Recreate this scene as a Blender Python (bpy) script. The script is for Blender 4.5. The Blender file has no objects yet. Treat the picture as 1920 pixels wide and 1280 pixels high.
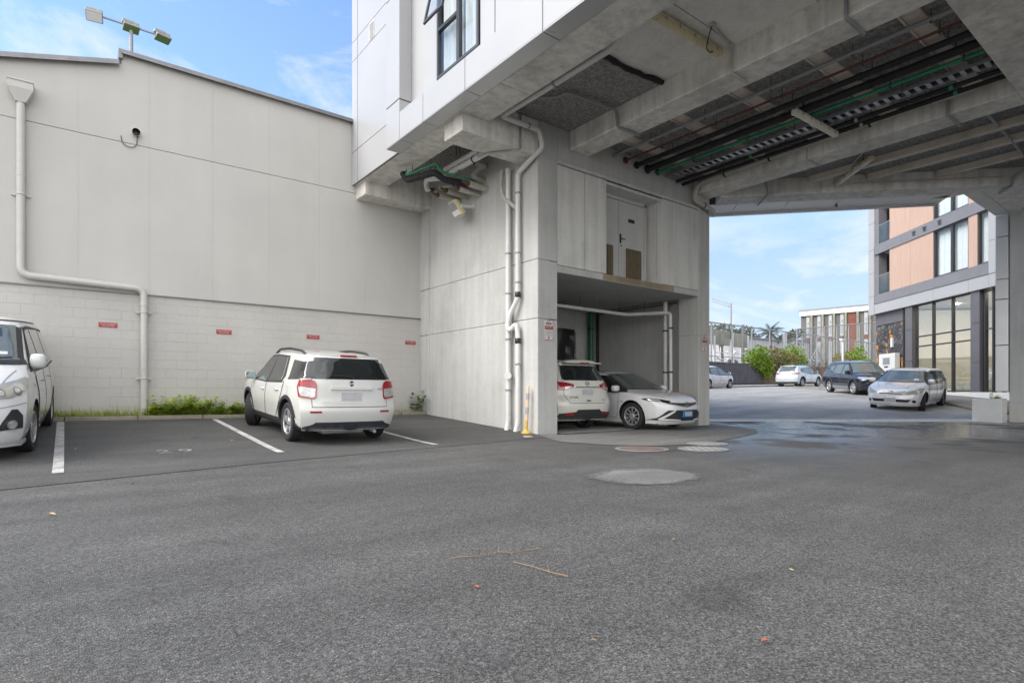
import bpy, bmesh, math, random
import numpy as np
from mathutils import Vector, Matrix
from mathutils.bvhtree import BVHTree
from mathutils.geometry import delaunay_2d_cdt

sc = bpy.context.scene
COL = sc.collection
rnd = random.Random(7)
R_ = math.radians
HEAD = R_(37.84)
FX, FY = math.sin(HEAD), math.cos(HEAD)
EYE = 0.93
ORG = {}

# ------------------------------------------------------------------ objects
def tag(o, label=None, cat=None, group=None, kind=None):
    if label: o['label'] = label
    if cat: o['category'] = cat
    if group: o['group'] = group
    if kind: o['kind'] = kind
    return o

def thing(name, loc, label, cat, group=None, rz=0.0, kind=None):
    o = bpy.data.objects.new(name, None)
    COL.objects.link(o)
    o.location = loc
    o.rotation_euler = (0, 0, rz)
    o.empty_display_size = 0.2
    ORG[o.name] = Vector(loc)
    return tag(o, label, cat, group, kind)

def org_of(o):
    while o.parent: o = o.parent
    return ORG.get(o.name, Vector((0, 0, 0)))

def copy_tree(o, parent=None):
    c = o.copy()
    COL.objects.link(c)
    if parent: c.parent = parent
    for ch in list(o.children): copy_tree(ch, c)
    return c

class MB:
    def __init__(s): s.v = []; s.f = []; s.m = []
    def add(s, vs, fs, m=0):
        b = len(s.v)
        s.v += [tuple(p) for p in vs]
        s.f += [tuple(b + i for i in f) for f in fs]
        s.m += [m] * len(fs)
        return s
    def box(s, x0, x1, y0, y1, z0, z1, m=0):
        if x0 > x1: x0, x1 = x1, x0
        if y0 > y1: y0, y1 = y1, y0
        if z0 > z1: z0, z1 = z1, z0
        return s.add([(x0,y0,z0),(x1,y0,z0),(x1,y1,z0),(x0,y1,z0),(x0,y0,z1),(x1,y0,z1),(x1,y1,z1),(x0,y1,z1)],
            [(0,3,2,1),(4,5,6,7),(0,1,5,4),(1,2,6,5),(2,3,7,6),(3,0,4,7)], m)
    def obox(s, o, a, b, c, m=0):
        o, a, b, c = Vector(o), Vector(a), Vector(b), Vector(c)
        if a.cross(b).dot(c) < 0: a, b = b, a
        p = [o, o+a, o+a+b, o+b, o+c, o+a+c, o+a+b+c, o+b+c]
        return s.add(p, [(0,3,2,1),(4,5,6,7),(0,1,5,4),(1,2,6,5),(2,3,7,6),(3,0,4,7)], m)
    def bar(s, p, q, w, h, m=0, up=(0,0,1)):
        p, q = Vector(p), Vector(q); d = (q-p)
        up = Vector(up); sd = d.cross(up)
        if sd.length < 1e-6: sd = d.cross(Vector((1,0,0)))
        sd.normalize(); u = sd.cross(d).normalized()
        return s.obox(p - sd*w/2 - u*h/2, d, sd*w, u*h, m)
    def ext(s, poly, vec, m=0):
        n = len(poly); vec = Vector(vec); P = [Vector(p) for p in poly]
        nm = Vector((0,0,0))
        for i in range(n):
            a, b = P[i], P[(i+1) % n]
            nm += a.cross(b)
        if nm.dot(vec) < 0: P.reverse()
        vs = P + [p+vec for p in P]
        fs = [tuple(range(n-1,-1,-1)), tuple(range(n,2*n))] + [(i,(i+1)%n,n+(i+1)%n,n+i) for i in range(n)]
        return s.add(vs, fs, m)
    def prism(s, poly, z0, z1, m=0):
        return s.ext([(x,y,z0) for x,y in poly], (0,0,z1-z0), m)
    def tube(s, path, r, n=10, m=0, closed=False, caps=True):
        P = [Vector(p) for p in path]; k = len(P)
        rr = r if isinstance(r, (list,tuple)) else [r]*k
        T = []
        for i in range(k):
            a = P[(i-1)%k] if (closed or i>0) else P[i]
            b = P[(i+1)%k] if (closed or i<k-1) else P[i]
            T.append((b-a).normalized())
        u = T[0].orthogonal().normalized(); b0 = len(s.v)
        for i in range(k):
            u = (u - T[i]*u.dot(T[i]))
            if u.length < 1e-6: u = T[i].orthogonal()
            u.normalize(); w = T[i].cross(u)
            sc_ = 1.0
            if 0 < i < k-1 and not closed:
                c = (P[i]-P[i-1]).normalized().dot(T[i])
                sc_ = 1.0
            for j in range(n):
                a = 2*math.pi*j/n
                s.v.append(tuple(P[i] + (u*math.cos(a)+w*math.sin(a))*rr[i]*sc_))
        for i in range(k if closed else k-1):
            i2 = (i+1)%k
            for j in range(n):
                j2 = (j+1)%n
                s.f.append((b0+i*n+j, b0+i*n+j2, b0+i2*n+j2, b0+i2*n+j)); s.m.append(m)
        if caps and not closed:
            s.f.append(tuple(b0+j for j in range(n-1,-1,-1))); s.m.append(m)
            s.f.append(tuple(b0+(k-1)*n+j for j in range(n))); s.m.append(m)
        return s
    def lathe(s, prof, c, axis='z', n=24, m=0, close=False):
        # prof: (radius, height)
        c = Vector(c); b0 = len(s.v); k = len(prof)
        ax = {'x':(Vector((0,1,0)),Vector((0,0,1)),Vector((1,0,0))),'y':(Vector((0,0,1)),Vector((1,0,0)),Vector((0,1,0))),'z':(Vector((1,0,0)),Vector((0,1,0)),Vector((0,0,1)))}[axis]
        for (r,h) in prof:
            for j in range(n):
                a = 2*math.pi*j/n
                s.v.append(tuple(c + ax[0]*r*math.cos(a) + ax[1]*r*math.sin(a) + ax[2]*h))
        for i in range(k-1 if not close else k):
            i2 = (i+1)%k
            for j in range(n):
                j2 = (j+1)%n
                s.f.append((b0+i*n+j, b0+i*n+j2, b0+i2*n+j2, b0+i2*n+j)); s.m.append(m)
        if not close:
            s.f.append(tuple(b0+j for j in range(n-1,-1,-1))); s.m.append(m)
            s.f.append(tuple(b0+(k-1)*n+j for j in range(n))); s.m.append(m)
        return s
    def build(s, name, mats, parent=None, smooth=False, bevel=0.0, seg=1, local=False, base=None):
        me = bpy.data.meshes.new(name)
        if not isinstance(mats, (list,tuple)): mats = [mats]
        V = s.v
        loc = None
        if parent is not None and not local:
            o0 = org_of(parent); V = [(x-o0.x, y-o0.y, z-o0.z) for x,y,z in V]
        elif parent is None and not local:
            A = np.array(V); mn = A.min(0); mx = A.max(0)
            loc = Vector(((mn[0]+mx[0])/2, (mn[1]+mx[1])/2, mn[2])) if base is None else Vector(base)
            V = [(x-loc.x, y-loc.y, z-loc.z) for x,y,z in V]
        me.from_pydata(V, [], s.f)
        for mt in mats: me.materials.append(mt)
        me.polygons.foreach_set('material_index', s.m)
        if bevel > 0:
            bm = bmesh.new(); bm.from_mesh(me)
            bmesh.ops.remove_doubles(bm, verts=bm.verts, dist=1e-5)
            ed = [e for e in bm.edges if len(e.link_faces)==2 and e.calc_face_angle(0) > 0.5]
            bmesh.ops.bevel(bm, geom=ed, offset=bevel, segments=seg, affect='EDGES', clamp_overlap=True)
            bm.to_mesh(me); bm.free()
        if smooth:
            me.polygons.foreach_set('use_smooth', [True]*len(me.polygons))
            try: me.set_sharp_from_angle(angle=R_(smooth if smooth is not True else 40))
            except Exception: pass
        me.update()
        o = bpy.data.objects.new(name, me)
        COL.objects.link(o)
        if parent is not None: o.parent = parent
        if loc is not None:
            o.location = loc; ORG[o.name] = loc
        return o

def fillet(path, rad, seg=5):
    P = [Vector(p) for p in path]; out = [P[0]]
    for i in range(1, len(P)-1):
        a, b, c = P[i-1], P[i], P[i+1]
        d1 = (a-b); d2 = (c-b)
        t = min(rad, d1.length*.48, d2.length*.48)
        p, q = b + d1.normalized()*t, b + d2.normalized()*t
        for k in range(seg+1):
            u = k/seg
            out.append(p*(1-u)**2 + b*2*u*(1-u) + q*u*u)
    out.append(P[-1])
    return out

def text_mesh(txt, size, extrude=0.0):
    cu = bpy.data.curves.new('t', 'FONT'); cu.body = txt; cu.size = size; cu.extrude = extrude
    cu.align_x = 'CENTER'; cu.align_y = 'CENTER'
    o = bpy.data.objects.new('t', cu); COL.objects.link(o)
    dg = bpy.context.evaluated_depsgraph_get()
    me = bpy.data.meshes.new_from_object(o.evaluated_get(dg))
    vs = [tuple(v.co) for v in me.vertices]; fs = [tuple(p.vertices) for p in me.polygons]
    bpy.data.objects.remove(o); bpy.data.curves.remove(cu); bpy.data.meshes.remove(me)
    return vs, fs

def put_text(mb, txt, size, origin, ux, uz, m=0, wmax=None):
    vs, fs = text_mesh(txt, size)
    if not vs: return
    k = 1.0
    if wmax:
        w = max(v[0] for v in vs) - min(v[0] for v in vs)
        if w > wmax: k = wmax / w
    o, ux, uz = Vector(origin), Vector(ux), Vector(uz)
    mb.add([o + ux*v[0]*k + uz*v[1] for v in vs], fs, m)

# ------------------------------------------------------------------ ground height
def softplus(x, k):
    t = x/k
    if t > 30: return x
    if t < -30: return 0.0
    return k*math.log(1+math.exp(t))
def sstep(a, b, x):
    t = min(1, max(0, (x-a)/(b-a))); return t*t*(3-2*t)
def G(x, y):
    xc = max(-8, min(8, x))
    lot = (.072-.0015*xc)*softplus(min(y,16)-9.0, .35) * (1-sstep(8.05, 8.5, x))
    s = softplus(x*FX+y*FY-17.5, .5)
    st = 1.6*(1-math.exp(-s/16)) * sstep(8.5, 12, x)
    near = -.012*softplus(5.0-(x*FX+y*FY), 1.0)
    return lot + st + max(near, -.12) + .010*softplus(x-42, 2)

def sheet(name, poly, off, mat, step=.5, label=None, thick=0.0, kind='structure', parent=None, zf=G):
    xs = [p[0] for p in poly]; ys = [p[1] for p in poly]
    bnd = []
    n = len(poly)
    for i in range(n):
        a, b = Vector(poly[i]), Vector(poly[(i+1)%n])
        k = max(1, int((b-a).length/step))
        for j in range(k): bnd.append(a.lerp(b, j/k))
    pts = list(bnd)
    def inside(x, y):
        c = False; j = len(poly)-1
        for i in range(len(poly)):
            xi, yi = poly[i]; xj, yj = poly[j]
            if (yi>y) != (yj>y) and x < (xj-xi)*(y-yi)/(yj-yi)+xi: c = not c
            j = i
        return c
    x = min(xs)+step/2
    while x < max(xs):
        y = min(ys)+step/2
        while y < max(ys):
            if inside(x,y): pts.append(Vector((x,y)))
            y += step
        x += step
    nb = len(bnd)
    V, E_, Fc, *_ = delaunay_2d_cdt(pts, [], [list(range(nb))], 1, 1e-4)
    mb = MB()
    if thick:
        mb.add([(p.x,p.y,zf(p.x,p.y)+off) for p in V], [tuple(f) for f in Fc])
        lo = [(p.x,p.y,zf(p.x,p.y)+off) for p in bnd]+[(p.x,p.y,zf(p.x,p.y)+off-thick) for p in bnd]
        ar = sum(bnd[i].x*bnd[(i+1)%nb].y-bnd[(i+1)%nb].x*bnd[i].y for i in range(nb))
        fs = [(i+nb,(i+1)%nb+nb,(i+1)%nb,i) if ar>0 else (i,(i+1)%nb,(i+1)%nb+nb,i+nb) for i in range(nb)]
        mb.add(lo, fs)
    else:
        mb.add([(p.x,p.y,zf(p.x,p.y)+off) for p in V], [tuple(f) for f in Fc])
    o = mb.build(name, mat, parent)
    bm = bmesh.new(); bm.from_mesh(o.data)
    for f in bm.faces:
        f.normal_update()
    for f in bm.faces:
        if abs(f.normal.z) > .7 and f.normal.z < 0: f.normal_flip()
    bm.to_mesh(o.data); bm.free()
    if kind: o['kind'] = kind
    if label: o['label'] = label
    return o

# ------------------------------------------------------------------ materials
class NT:
    def __init__(s, name):
        s.mat = bpy.data.materials.new(name); s.mat.use_nodes = True
        s.t = s.mat.node_tree; s.n = s.t.nodes; s.l = s.t.links
        s.b = s.n['Principled BSDF']
        s.pos = None
    def node(s, ty, **kw):
        n = s.n.new(ty)
        for k, v in kw.items(): setattr(n, k, v)
        return n
    def link(s, a, b): s.l.new(a, b)
    def P(s):
        if s.pos is None: s.pos = s.node('ShaderNodeNewGeometry').outputs['Position']
        return s.pos
    def obj(s): return s.node('ShaderNodeTexCoord').outputs['Object']
    def mapped(s, scale=(1,1,1), loc=(0,0,0), rot=(0,0,0), src=None):
        m = s.node('ShaderNodeMapping'); s.link(src or s.P(), m.inputs[0])
        m.inputs['Scale'].default_value = scale; m.inputs['Location'].default_value = loc; m.inputs['Rotation'].default_value = rot
        return m.outputs[0]
    def noise(s, scale, detail=4, rough=.55, vec=None, dist=0.0):
        n = s.node('ShaderNodeTexNoise'); n.inputs['Scale'].default_value = scale
        n.inputs['Detail'].default_value = detail; n.inputs['Roughness'].default_value = rough
        n.inputs['Distortion'].default_value = dist
        s.link(vec or s.P(), n.inputs['Vector']); return n.outputs['Fac']
    def voro(s, scale, feature='F1', out='Color', vec=None, rnd_=1.0):
        n = s.node('ShaderNodeTexVoronoi'); n.feature = feature; n.inputs['Scale'].default_value = scale
        n.inputs['Randomness'].default_value = rnd_
        s.link(vec or s.P(), n.inputs['Vector']); return n.outputs[out]
    def ramp(s, fac, stops, interp='LINEAR'):
        r = s.node('ShaderNodeValToRGB'); r.color_ramp.interpolation = interp
        el = r.color_ramp.elements
        while len(el) < len(stops): el.new(.5)
        for e, (p, c) in zip(el, stops):
            e.position = p
            e.color = (c,c,c,1) if isinstance(c,(int,float)) else (*c,1)
        s.link(fac, r.inputs[0]); return r.outputs[0]
    def mix(s, fac, a, b, mode='MIX'):
        m = s.node('ShaderNodeMix', data_type='RGBA', blend_type=mode)
        for k, v in ((0,fac),(6,a),(7,b)):
            sock = m.inputs[k]
            if isinstance(v,(int,float)): sock.default_value = v if k == 0 else (v,v,v,1)
            elif isinstance(v,tuple): sock.default_value = (*v,1) if len(v)==3 else v
            else: s.link(v, sock)
        return m.outputs[2]
    def math(s, op, a, b=0.0, clamp=False):
        m = s.node('ShaderNodeMath', operation=op); m.use_clamp = clamp
        for sock, v in ((m.inputs[0],a),(m.inputs[1],b)):
            if isinstance(v,(int,float)): sock.default_value = v
            else: s.link(v, sock)
        return m.outputs[0]
    def xyz(s, vec=None):
        n = s.node('ShaderNodeSeparateXYZ'); s.link(vec or s.P(), n.inputs[0]); return n.outputs
    def bump(s, h, strength=.3, dist=.01, prev=None):
        n = s.node('ShaderNodeBump'); n.inputs['Strength'].default_value = strength; n.inputs['Distance'].default_value = dist
        s.link(h, n.inputs['Height'])
        if prev: s.link(prev, n.inputs['Normal'])
        return n.outputs[0]
    def out(s, col=None, rough=None, metal=None, normal=None, **kw):
        def setv(nm, v):
            k = s.b.inputs[nm]
            if isinstance(v,(int,float)): k.default_value = v
            elif isinstance(v,tuple): k.default_value = (*v,1) if len(v)==3 else v
            else: s.link(v, k)
        if col is not None: setv('Base Color', col)
        if rough is not None: setv('Roughness', rough)
        if metal is not None: setv('Metallic', metal)
        if normal is not None: s.link(normal, s.b.inputs['Normal'])
        for k, v in kw.items(): setv(k, v)
        return s.mat

def simple(name, col, rough=.5, metal=0.0, var=.12, vs=6.0, bump=0.0, **kw):
    t = NT(name)
    n = t.noise(vs, 5)
    c = t.mix(1.0, col, t.ramp(n, [(.25,1-var),(.75,1+var*.6)]), 'MULTIPLY')
    nm = t.bump(t.noise(vs*12,3), bump, .004) if bump else None
    r = t.math('ADD', t.math('MULTIPLY', t.noise(vs*2.3,3), .12), rough-.06)
    return t.out(c, r, metal, nm, **kw)

def concrete(name, col, var=.3, streak=.22, dark=.25, warm=.25, bumpk=.25, seed=0.0):
    t = NT(name)
    big = t.noise(.9, 8, .62, t.mapped(loc=(seed,seed*2,seed)))
    st = t.noise(1.0, 6, .6, t.mapped(scale=(5.5,5.5,.35), loc=(seed,3,1)))
    fine = t.noise(55, 3, .6)
    med = t.noise(7, 6, .65)
    c = t.mix(1.0, col, t.ramp(big, [(.28,1-var),(.5,1.0),(.75,1+var*.35)]), 'MULTIPLY')
    c = t.mix(1.0, c, t.ramp(st, [(.3,1-streak),(.6,1.05)]), 'MULTIPLY')
    c = t.mix(1.0, c, t.ramp(fine, [(.3,.9),(.7,1.06)]), 'MULTIPLY')
    c = t.mix(t.ramp(med, [(.52,0.0),(.72,warm)]), c, (.36,.31,.23))
    pit = t.noise(34, 2, .5)
    c = t.mix(t.ramp(pit, [(.72,0.0),(.78,dark)]), c, (.08,.075,.07))
    nm = t.bump(t.math('ADD', med, t.math('MULTIPLY', fine, .35)), bumpk, .006)
    return t.out(c, .82, 0, nm)

M = {}
M['conc'] = concrete('tower_concrete', (.455,.452,.438), var=.16, streak=.09, dark=.12, seed=1)
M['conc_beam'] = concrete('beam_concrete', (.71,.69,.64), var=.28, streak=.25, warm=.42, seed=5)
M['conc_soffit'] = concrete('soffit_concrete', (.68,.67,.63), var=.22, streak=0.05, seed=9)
M['conc_pale'] = concrete('panel_concrete', (.60,.595,.575), var=.16, streak=.14, warm=.12, seed=13)
M['conc_brown'] = concrete('stained_concrete', (.30,.24,.16), var=.4, seed=17)
M['conc_kerb'] = concrete('kerb_concrete', (.24,.215,.175), var=.4, streak=.1, warm=.5, seed=19)
M['conc_path'] = concrete('path_concrete', (.36,.355,.34), var=.3, streak=.1, seed=21)
M['conc_floor'] = concrete('floor_concrete', (.50,.495,.47), var=.35, streak=.05, seed=23)
M['conc_old'] = concrete('old_concrete', (.25,.245,.19), var=.45, streak=.4, seed=27)

def m_asphalt(name, lo, hi, wet=True, speck=125):
    t = NT(name)
    v = t.voro(speck)
    sp = t.node('ShaderNodeSeparateColor'); t.link(v, sp.inputs[0])
    r1 = sp.outputs[0]
    fine = t.noise(speck*.42, 4, .7)
    k = t.math('ADD', t.math('MULTIPLY', r1, .55), t.math('MULTIPLY', fine, .5))
    c = t.ramp(k, [(.24, lo*.6), (.42, lo*.97), (.62, hi), (.82, hi*1.28), (.93, hi*1.9)])
    v2 = t.voro(speck*.95); s2 = t.node('ShaderNodeSeparateColor'); t.link(v2, s2.inputs[0])
    c = t.mix(t.ramp(s2.outputs[1], [(.945,0.0),(.965,.38)]), c, (hi*3.0,hi*2.95,hi*2.85))
    c = t.mix(t.ramp(s2.outputs[2], [(.92,0.0),(.95,.6)]), c, (lo*.3,lo*.3,lo*.3))
    c = t.mix(1.0, c, (1.0,.98,.95), 'MULTIPLY')
    big = t.noise(.35, 5, .6); mid = t.noise(2.3, 5, .6)
    c = t.mix(1.0, c, t.ramp(big, [(.3,.80),(.7,1.12)]), 'MULTIPLY')
    c = t.mix(1.0, c, t.ramp(mid, [(.3,.9),(.7,1.06)]), 'MULTIPLY')
    # faint warm dust
    c = t.mix(t.ramp(t.noise(.8,6,.65, t.mapped(loc=(4,9,0))), [(.55,0.0),(.8,.3)]), c, (.125,.115,.095))
    # old drips, tyre-polished lanes and hairline cracks
    oil = t.ramp(t.noise(1.7, 3, .5, t.mapped(loc=(7.3,2.2,0))), [(.62,0.0),(.72,.5)])
    c = t.mix(oil, c, t.mix(1.0, c, .55, 'MULTIPLY'))
    ln = t.ramp(t.noise(.9, 4, .6, t.mapped(scale=(.22,1.5,1), rot=(0,0,.25))), [(.36,.80),(.64,1.10)])
    c = t.mix(1.0, c, ln, 'MULTIPLY')
    wv = t.mapped(scale=(1,1,1), loc=(.4,.9,0))
    nz_ = t.node('ShaderNodeTexNoise'); nz_.inputs['Scale'].default_value = 1.1; nz_.inputs['Detail'].default_value = 5; t.link(wv, nz_.inputs['Vector'])
    ev = t.mix(.35, t.P(), nz_.outputs['Color'], 'ADD')
    ed_ = t.voro(.22, 'DISTANCE_TO_EDGE', 'Distance', ev)
    ck = t.math('MULTIPLY', t.ramp(ed_, [(0,1.0),(.0022,0.0)]), t.ramp(t.noise(.5,3,.5,t.mapped(loc=(3,3,3))), [(.56,0.0),(.64,.35)]))
    c = t.mix(ck, c, (.02,.02,.02))
    h = t.math('ADD', t.voro(speck,'F1','Distance'), t.math('MULTIPLY', fine, .6))
    rough = .78
    if wet:
        x, y, z = t.xyz()
        # damp ground towards the driveway and under the overhang
        fw = t.math('ADD', t.math('MULTIPLY', x, FX), t.math('MULTIPLY', y, FY))
        rt = t.math('SUBTRACT', t.math('MULTIPLY', x, FY), t.math('MULTIPLY', y, FX))
        a = t.ramp(t.math('MULTIPLY', fw, 1/30), [(.17,0.0),(.30,.55),(.42,1.0),(.6,1.0),(.75,.7)])
        b = t.ramp(t.math('ADD', t.math('MULTIPLY', rt, 1/20), .3), [(.36,0.0),(.47,1.0)])
        zone = t.math('MULTIPLY', a, b)
        wn = t.noise(.75, 6, .6, t.mapped(scale=(1,1,1), rot=(0,0,-HEAD), loc=(2,0,0), src=t.mapped(scale=(1,1,1))))
        wn2 = t.noise(1.0, 5, .6, t.mapped(scale=(.55,.42,1), loc=(1.3,4.1,0), src=t.mapped(rot=(0,0,HEAD))))
        w = t.math('MULTIPLY', t.ramp(wn2, [(.36,0.0),(.50,1.0)]), zone, True)
        c = t.mix(t.math('MULTIPLY', w, .55), c, t.mix(1.0, c, .85, 'MULTIPLY'))
        rough = t.math('SUBTRACT', .78, t.math('MULTIPLY', w, .56))
        bs = t.node('ShaderNodeBump'); bs.inputs['Distance'].default_value = .006
        t.link(t.math('SUBTRACT', .75, t.math('MULTIPLY', w, .68)), bs.inputs['Strength'])
        t.link(h, bs.inputs['Height']); nm = bs.outputs[0]
    else:
        nm = t.bump(h, .5, .005)
    return t.out(c, rough, 0, nm)
M['asphalt'] = m_asphalt('asphalt', .059, .104)
M['asphalt_lot'] = m_asphalt('asphalt_parking_bays', .048, .086, wet=False, speck=150)
M['asphalt_st'] = m_asphalt('street_asphalt', .29, .37, wet=False, speck=130)
def m_patch():
    m = m_asphalt('dry_patch_asphalt', .165, .205, wet=False, speck=170)
    t = NT('tmp'); bpy.data.materials.remove(t.mat)
    t.mat = m; t.t = m.node_tree; t.n = t.t.nodes; t.l = t.t.links; t.pos = None; t.b = t.n['Principled BSDF']
    x, y, z = t.xyz(t.mapped(scale=(1/.72,1/.60,1), src=t.obj()))
    d = t.math('SQRT', t.math('ADD', t.math('MULTIPLY', x, x), t.math('MULTIPLY', y, y)))
    d = t.math('ADD', d, t.math('MULTIPLY', t.math('SUBTRACT', t.noise(3.0,6,.65), .5), .75))
    d = t.math('ADD', d, t.math('MULTIPLY', t.math('SUBTRACT', t.noise(120,2,.6), .5), .25))
    a = t.ramp(d, [(.74,.92),(.97,0.0)])
    t.link(a, t.b.inputs['Alpha']); return m
M['asphalt_patch'] = m_patch()
M['asphalt_apron'] = m_asphalt('apron_asphalt', .135, .19, wet=False, speck=160)

def m_paint_line(k=0.0):
    t = NT('worn_road_paint')
    wear = t.math('ADD', t.math('MULTIPLY', t.noise(9,6,.7), .6), t.math('MULTIPLY', t.noise(60,4,.7), .45))
    c = t.mix(t.ramp(wear, [(.50+k,0.0),(.66+k,.85)]), (.50,.485,.46), (.13,.125,.12))
    c = t.mix(1.0, c, t.ramp(t.noise(2.2,5,.6), [(.35,.72),(.6,1.05)]), 'MULTIPLY')
    return t.out(c, .7, 0, t.bump(t.noise(110,3), .4, .004))
M['line'] = m_paint_line()
M['line_worn'] = m_paint_line(-.10)
M['seam_dirt'] = simple('seam_dirt', (.035,.035,.036), .9)

def m_panel_wall():
    t = NT('painted_fibre_cement')
    st = t.noise(1.0, 6, .6, t.mapped(scale=(2.6,2.6,.3)))
    c = t.mix(1.0, (.485,.470,.442), t.ramp(st, [(.3,.97),(.65,1.015)]), 'MULTIPLY')
    c = t.mix(1.0, c, t.ramp(t.noise(.6,6,.6), [(.3,.94),(.7,1.04)]), 'MULTIPLY')
    c = t.mix(t.ramp(t.noise(3.0,7,.7), [(.62,0.0),(.8,.18)]), c, (.30,.27,.22))
    return t.out(c, .62, 0, t.bump(t.noise(14,4), .06, .004))
M['wh_panel'] = m_panel_wall()

def m_block(col, name):
    t = NT(name)
    x, y, z = t.xyz()
    cb = t.node('ShaderNodeCombineXYZ')
    t.link(t.math('ADD', x, y), cb.inputs[0]); t.link(t.math('SUBTRACT', z, .02), cb.inputs[1])
    br = t.node('ShaderNodeTexBrick')
    dn = t.node('ShaderNodeTexNoise'); dn.inputs['Scale'].default_value = 3.0
    t.link(cb.outputs[0], dn.inputs['Vector'])
    wob = t.mix(.006, cb.outputs[0], dn.outputs['Color'])
    t.link(wob, br.inputs['Vector'])
    br.inputs['Scale'].default_value = 1.0; br.inputs['Brick Width'].default_value = .4; br.inputs['Row Height'].default_value = .2
    br.inputs['Mortar Size'].default_value = .006; br.inputs['Mortar Smooth'].default_value = .5
    br.inputs['Color1'].default_value = (1,1,1,1); br.inputs['Color2'].default_value = (.9,.9,.9,1); br.inputs['Mortar'].default_value = (.0,.0,.0,1)
    f = br.outputs['Fac']
    keep = t.ramp(t.noise(1.3,5,.7), [(.36,.15),(.56,1.0)])
    line = t.math('MULTIPLY', f, keep)
    c = t.mix(1.0, col, t.ramp(t.noise(.8,7,.6), [(.3,.93),(.7,1.04)]), 'MULTIPLY')
    c = t.mix(t.math('MULTIPLY', line, .16), c, (.14,.13,.12))
    c = t.mix(1.0, c, t.ramp(t.noise(26,4,.6), [(.3,.96),(.7,1.03)]), 'MULTIPLY')
    # splash dirt along the foot of the wall
    c = t.mix(t.math('MULTIPLY', t.ramp(z, [(.35,1.0),(.75,0.0)]), t.ramp(t.noise(5,5,.7), [(.4,.05),(.7,.45)])), c, (.22,.20,.15))
    hgt = t.math('ADD', t.math('MULTIPLY', line, -1.0), t.math('MULTIPLY', t.noise(40,4,.65), .35))
    return t.out(c, .68, 0, t.bump(hgt, .55, .010))
M['wh_block'] = m_block((.49,.473,.445), 'painted_blockwork')

M['wh_trim'] = simple('painted_downpipe', (.50,.485,.455), .45, var=.06)
M['flash'] = simple('zinc_flashing', (.22,.22,.225), .45, .6, var=.2)
M['galv'] = simple('galvanised_steel', (.38,.39,.40), .42, .75, var=.2, vs=14)
M['galv_dull'] = simple('dull_galvanised', (.30,.31,.33), .55, .35, var=.25, vs=14)
M['white_clad'] = simple('white_aluminium_panel', (.365,.365,.372), .34, .0, var=.05, vs=.7)
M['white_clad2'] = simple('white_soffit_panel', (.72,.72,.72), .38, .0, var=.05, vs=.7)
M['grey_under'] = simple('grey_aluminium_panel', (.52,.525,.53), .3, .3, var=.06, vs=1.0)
M['joint'] = simple('panel_gap', (.05,.05,.052), .8)
M['charcoal'] = simple('charcoal_panel', (.125,.12,.13), .42, .1, var=.1, vs=2)
M['charcoal_lt'] = simple('grey_spandrel_panel', (.20,.195,.21), .42, .1, var=.1, vs=2)
M['alu_dark'] = simple('dark_window_frame', (.045,.045,.05), .38, .3)
M['black_ins'] = simple('black_foam_lagging', (.016,.016,.020), .72, var=.4, vs=9, bump=.4)
M['green_pipe'] = simple('green_pipe', (.015,.26,.125), .4, var=.12)
M['green_dark'] = simple('dark_green_pipe', (.012,.13,.07), .45, var=.25)
M['red_pipe'] = simple('oxide_red_pipe', (.12,.035,.03), .55, var=.3)
M['pvc'] = simple('white_plastic_pipe', (.60,.595,.58), .38, var=.08, vs=3)
M['pvc_dirty'] = simple('weathered_plastic_pipe', (.46,.44,.39), .5, var=.22, vs=5)
M['pvc_grey'] = simple('grey_plastic_pipe', (.27,.275,.285), .45, var=.15)
M['rubber'] = simple('black_rubber', (.012,.012,.013), .62, var=.3)
M['rust'] = simple('rusty_fitting', (.13,.07,.035), .75, var=.5, vs=30)
M['brass'] = simple('aged_bracket', (.20,.15,.09), .6, .4, var=.4)
M['yellowed'] = simple('yellowed_plastic', (.60,.52,.33), .42, var=.15, vs=8)
M['lens'] = simple('frosted_lens', (.66,.62,.50), .35, var=.08)
M['lamp_grey'] = simple('weathered_lamp_housing', (.30,.29,.27), .5, var=.2)
M['off_white'] = simple('off_white_lamp', (.62,.60,.54), .4, var=.1)
M['yellow_rub'] = simple('worn_yellow_rubber', (.55,.36,.07), .55, var=.3, vs=20)
M['peach'] = simple('faded_orange_plastic', (.60,.42,.27), .5, var=.12, vs=10)
M['silver_tape'] = simple('silver_reflective_band', (.36,.36,.38), .4, .5, var=.2)
M['white_paint'] = simple('white_enamel', (.62,.615,.60), .45, var=.07, vs=4)
M['white_metal'] = simple('white_powdercoat', (.66,.66,.66), .42)
M['red_sign'] = simple('red_sign_enamel', (.36,.018,.022), .4, var=.12)
M['sign_white'] = simple('white_sign_enamel', (.62,.61,.60), .4, var=.06)
M['sign_ink'] = simple('grey_sign_print', (.20,.20,.23), .5)
M['door_pale'] = simple('grey_door_paint', (.50,.50,.495), .5, var=.1, vs=2.5)
M['louvre'] = simple('brown_louvre', (.20,.155,.10), .6, var=.25)
M['black'] = simple('black_plastic', (.014,.014,.015), .45, var=.2)
M['curtain'] = simple('sheer_curtain', (.72,.74,.76), .9, var=.06)
M['joist'] = concrete('joist_concrete', (.60,.53,.46), var=.3, streak=0.05, warm=.25, seed=31)
M['brick_red'] = simple('red_brick', (.17,.06,.042), .85, var=.3, vs=3, bump=.3)
M['dkgrey_wall'] = concrete('dark_rendered_wall', (.075,.073,.085), var=.35, streak=.35, warm=.05, seed=33)
M['seat_white'] = simple('white_furniture', (.6,.58,.54), .7)
M['soil'] = simple('dark_soil', (.075,.06,.04), .95, var=.5, vs=12, bump=.6)
M['blue_paint'] = simple('blue_marking', (.16,.35,.5), .7)

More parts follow.
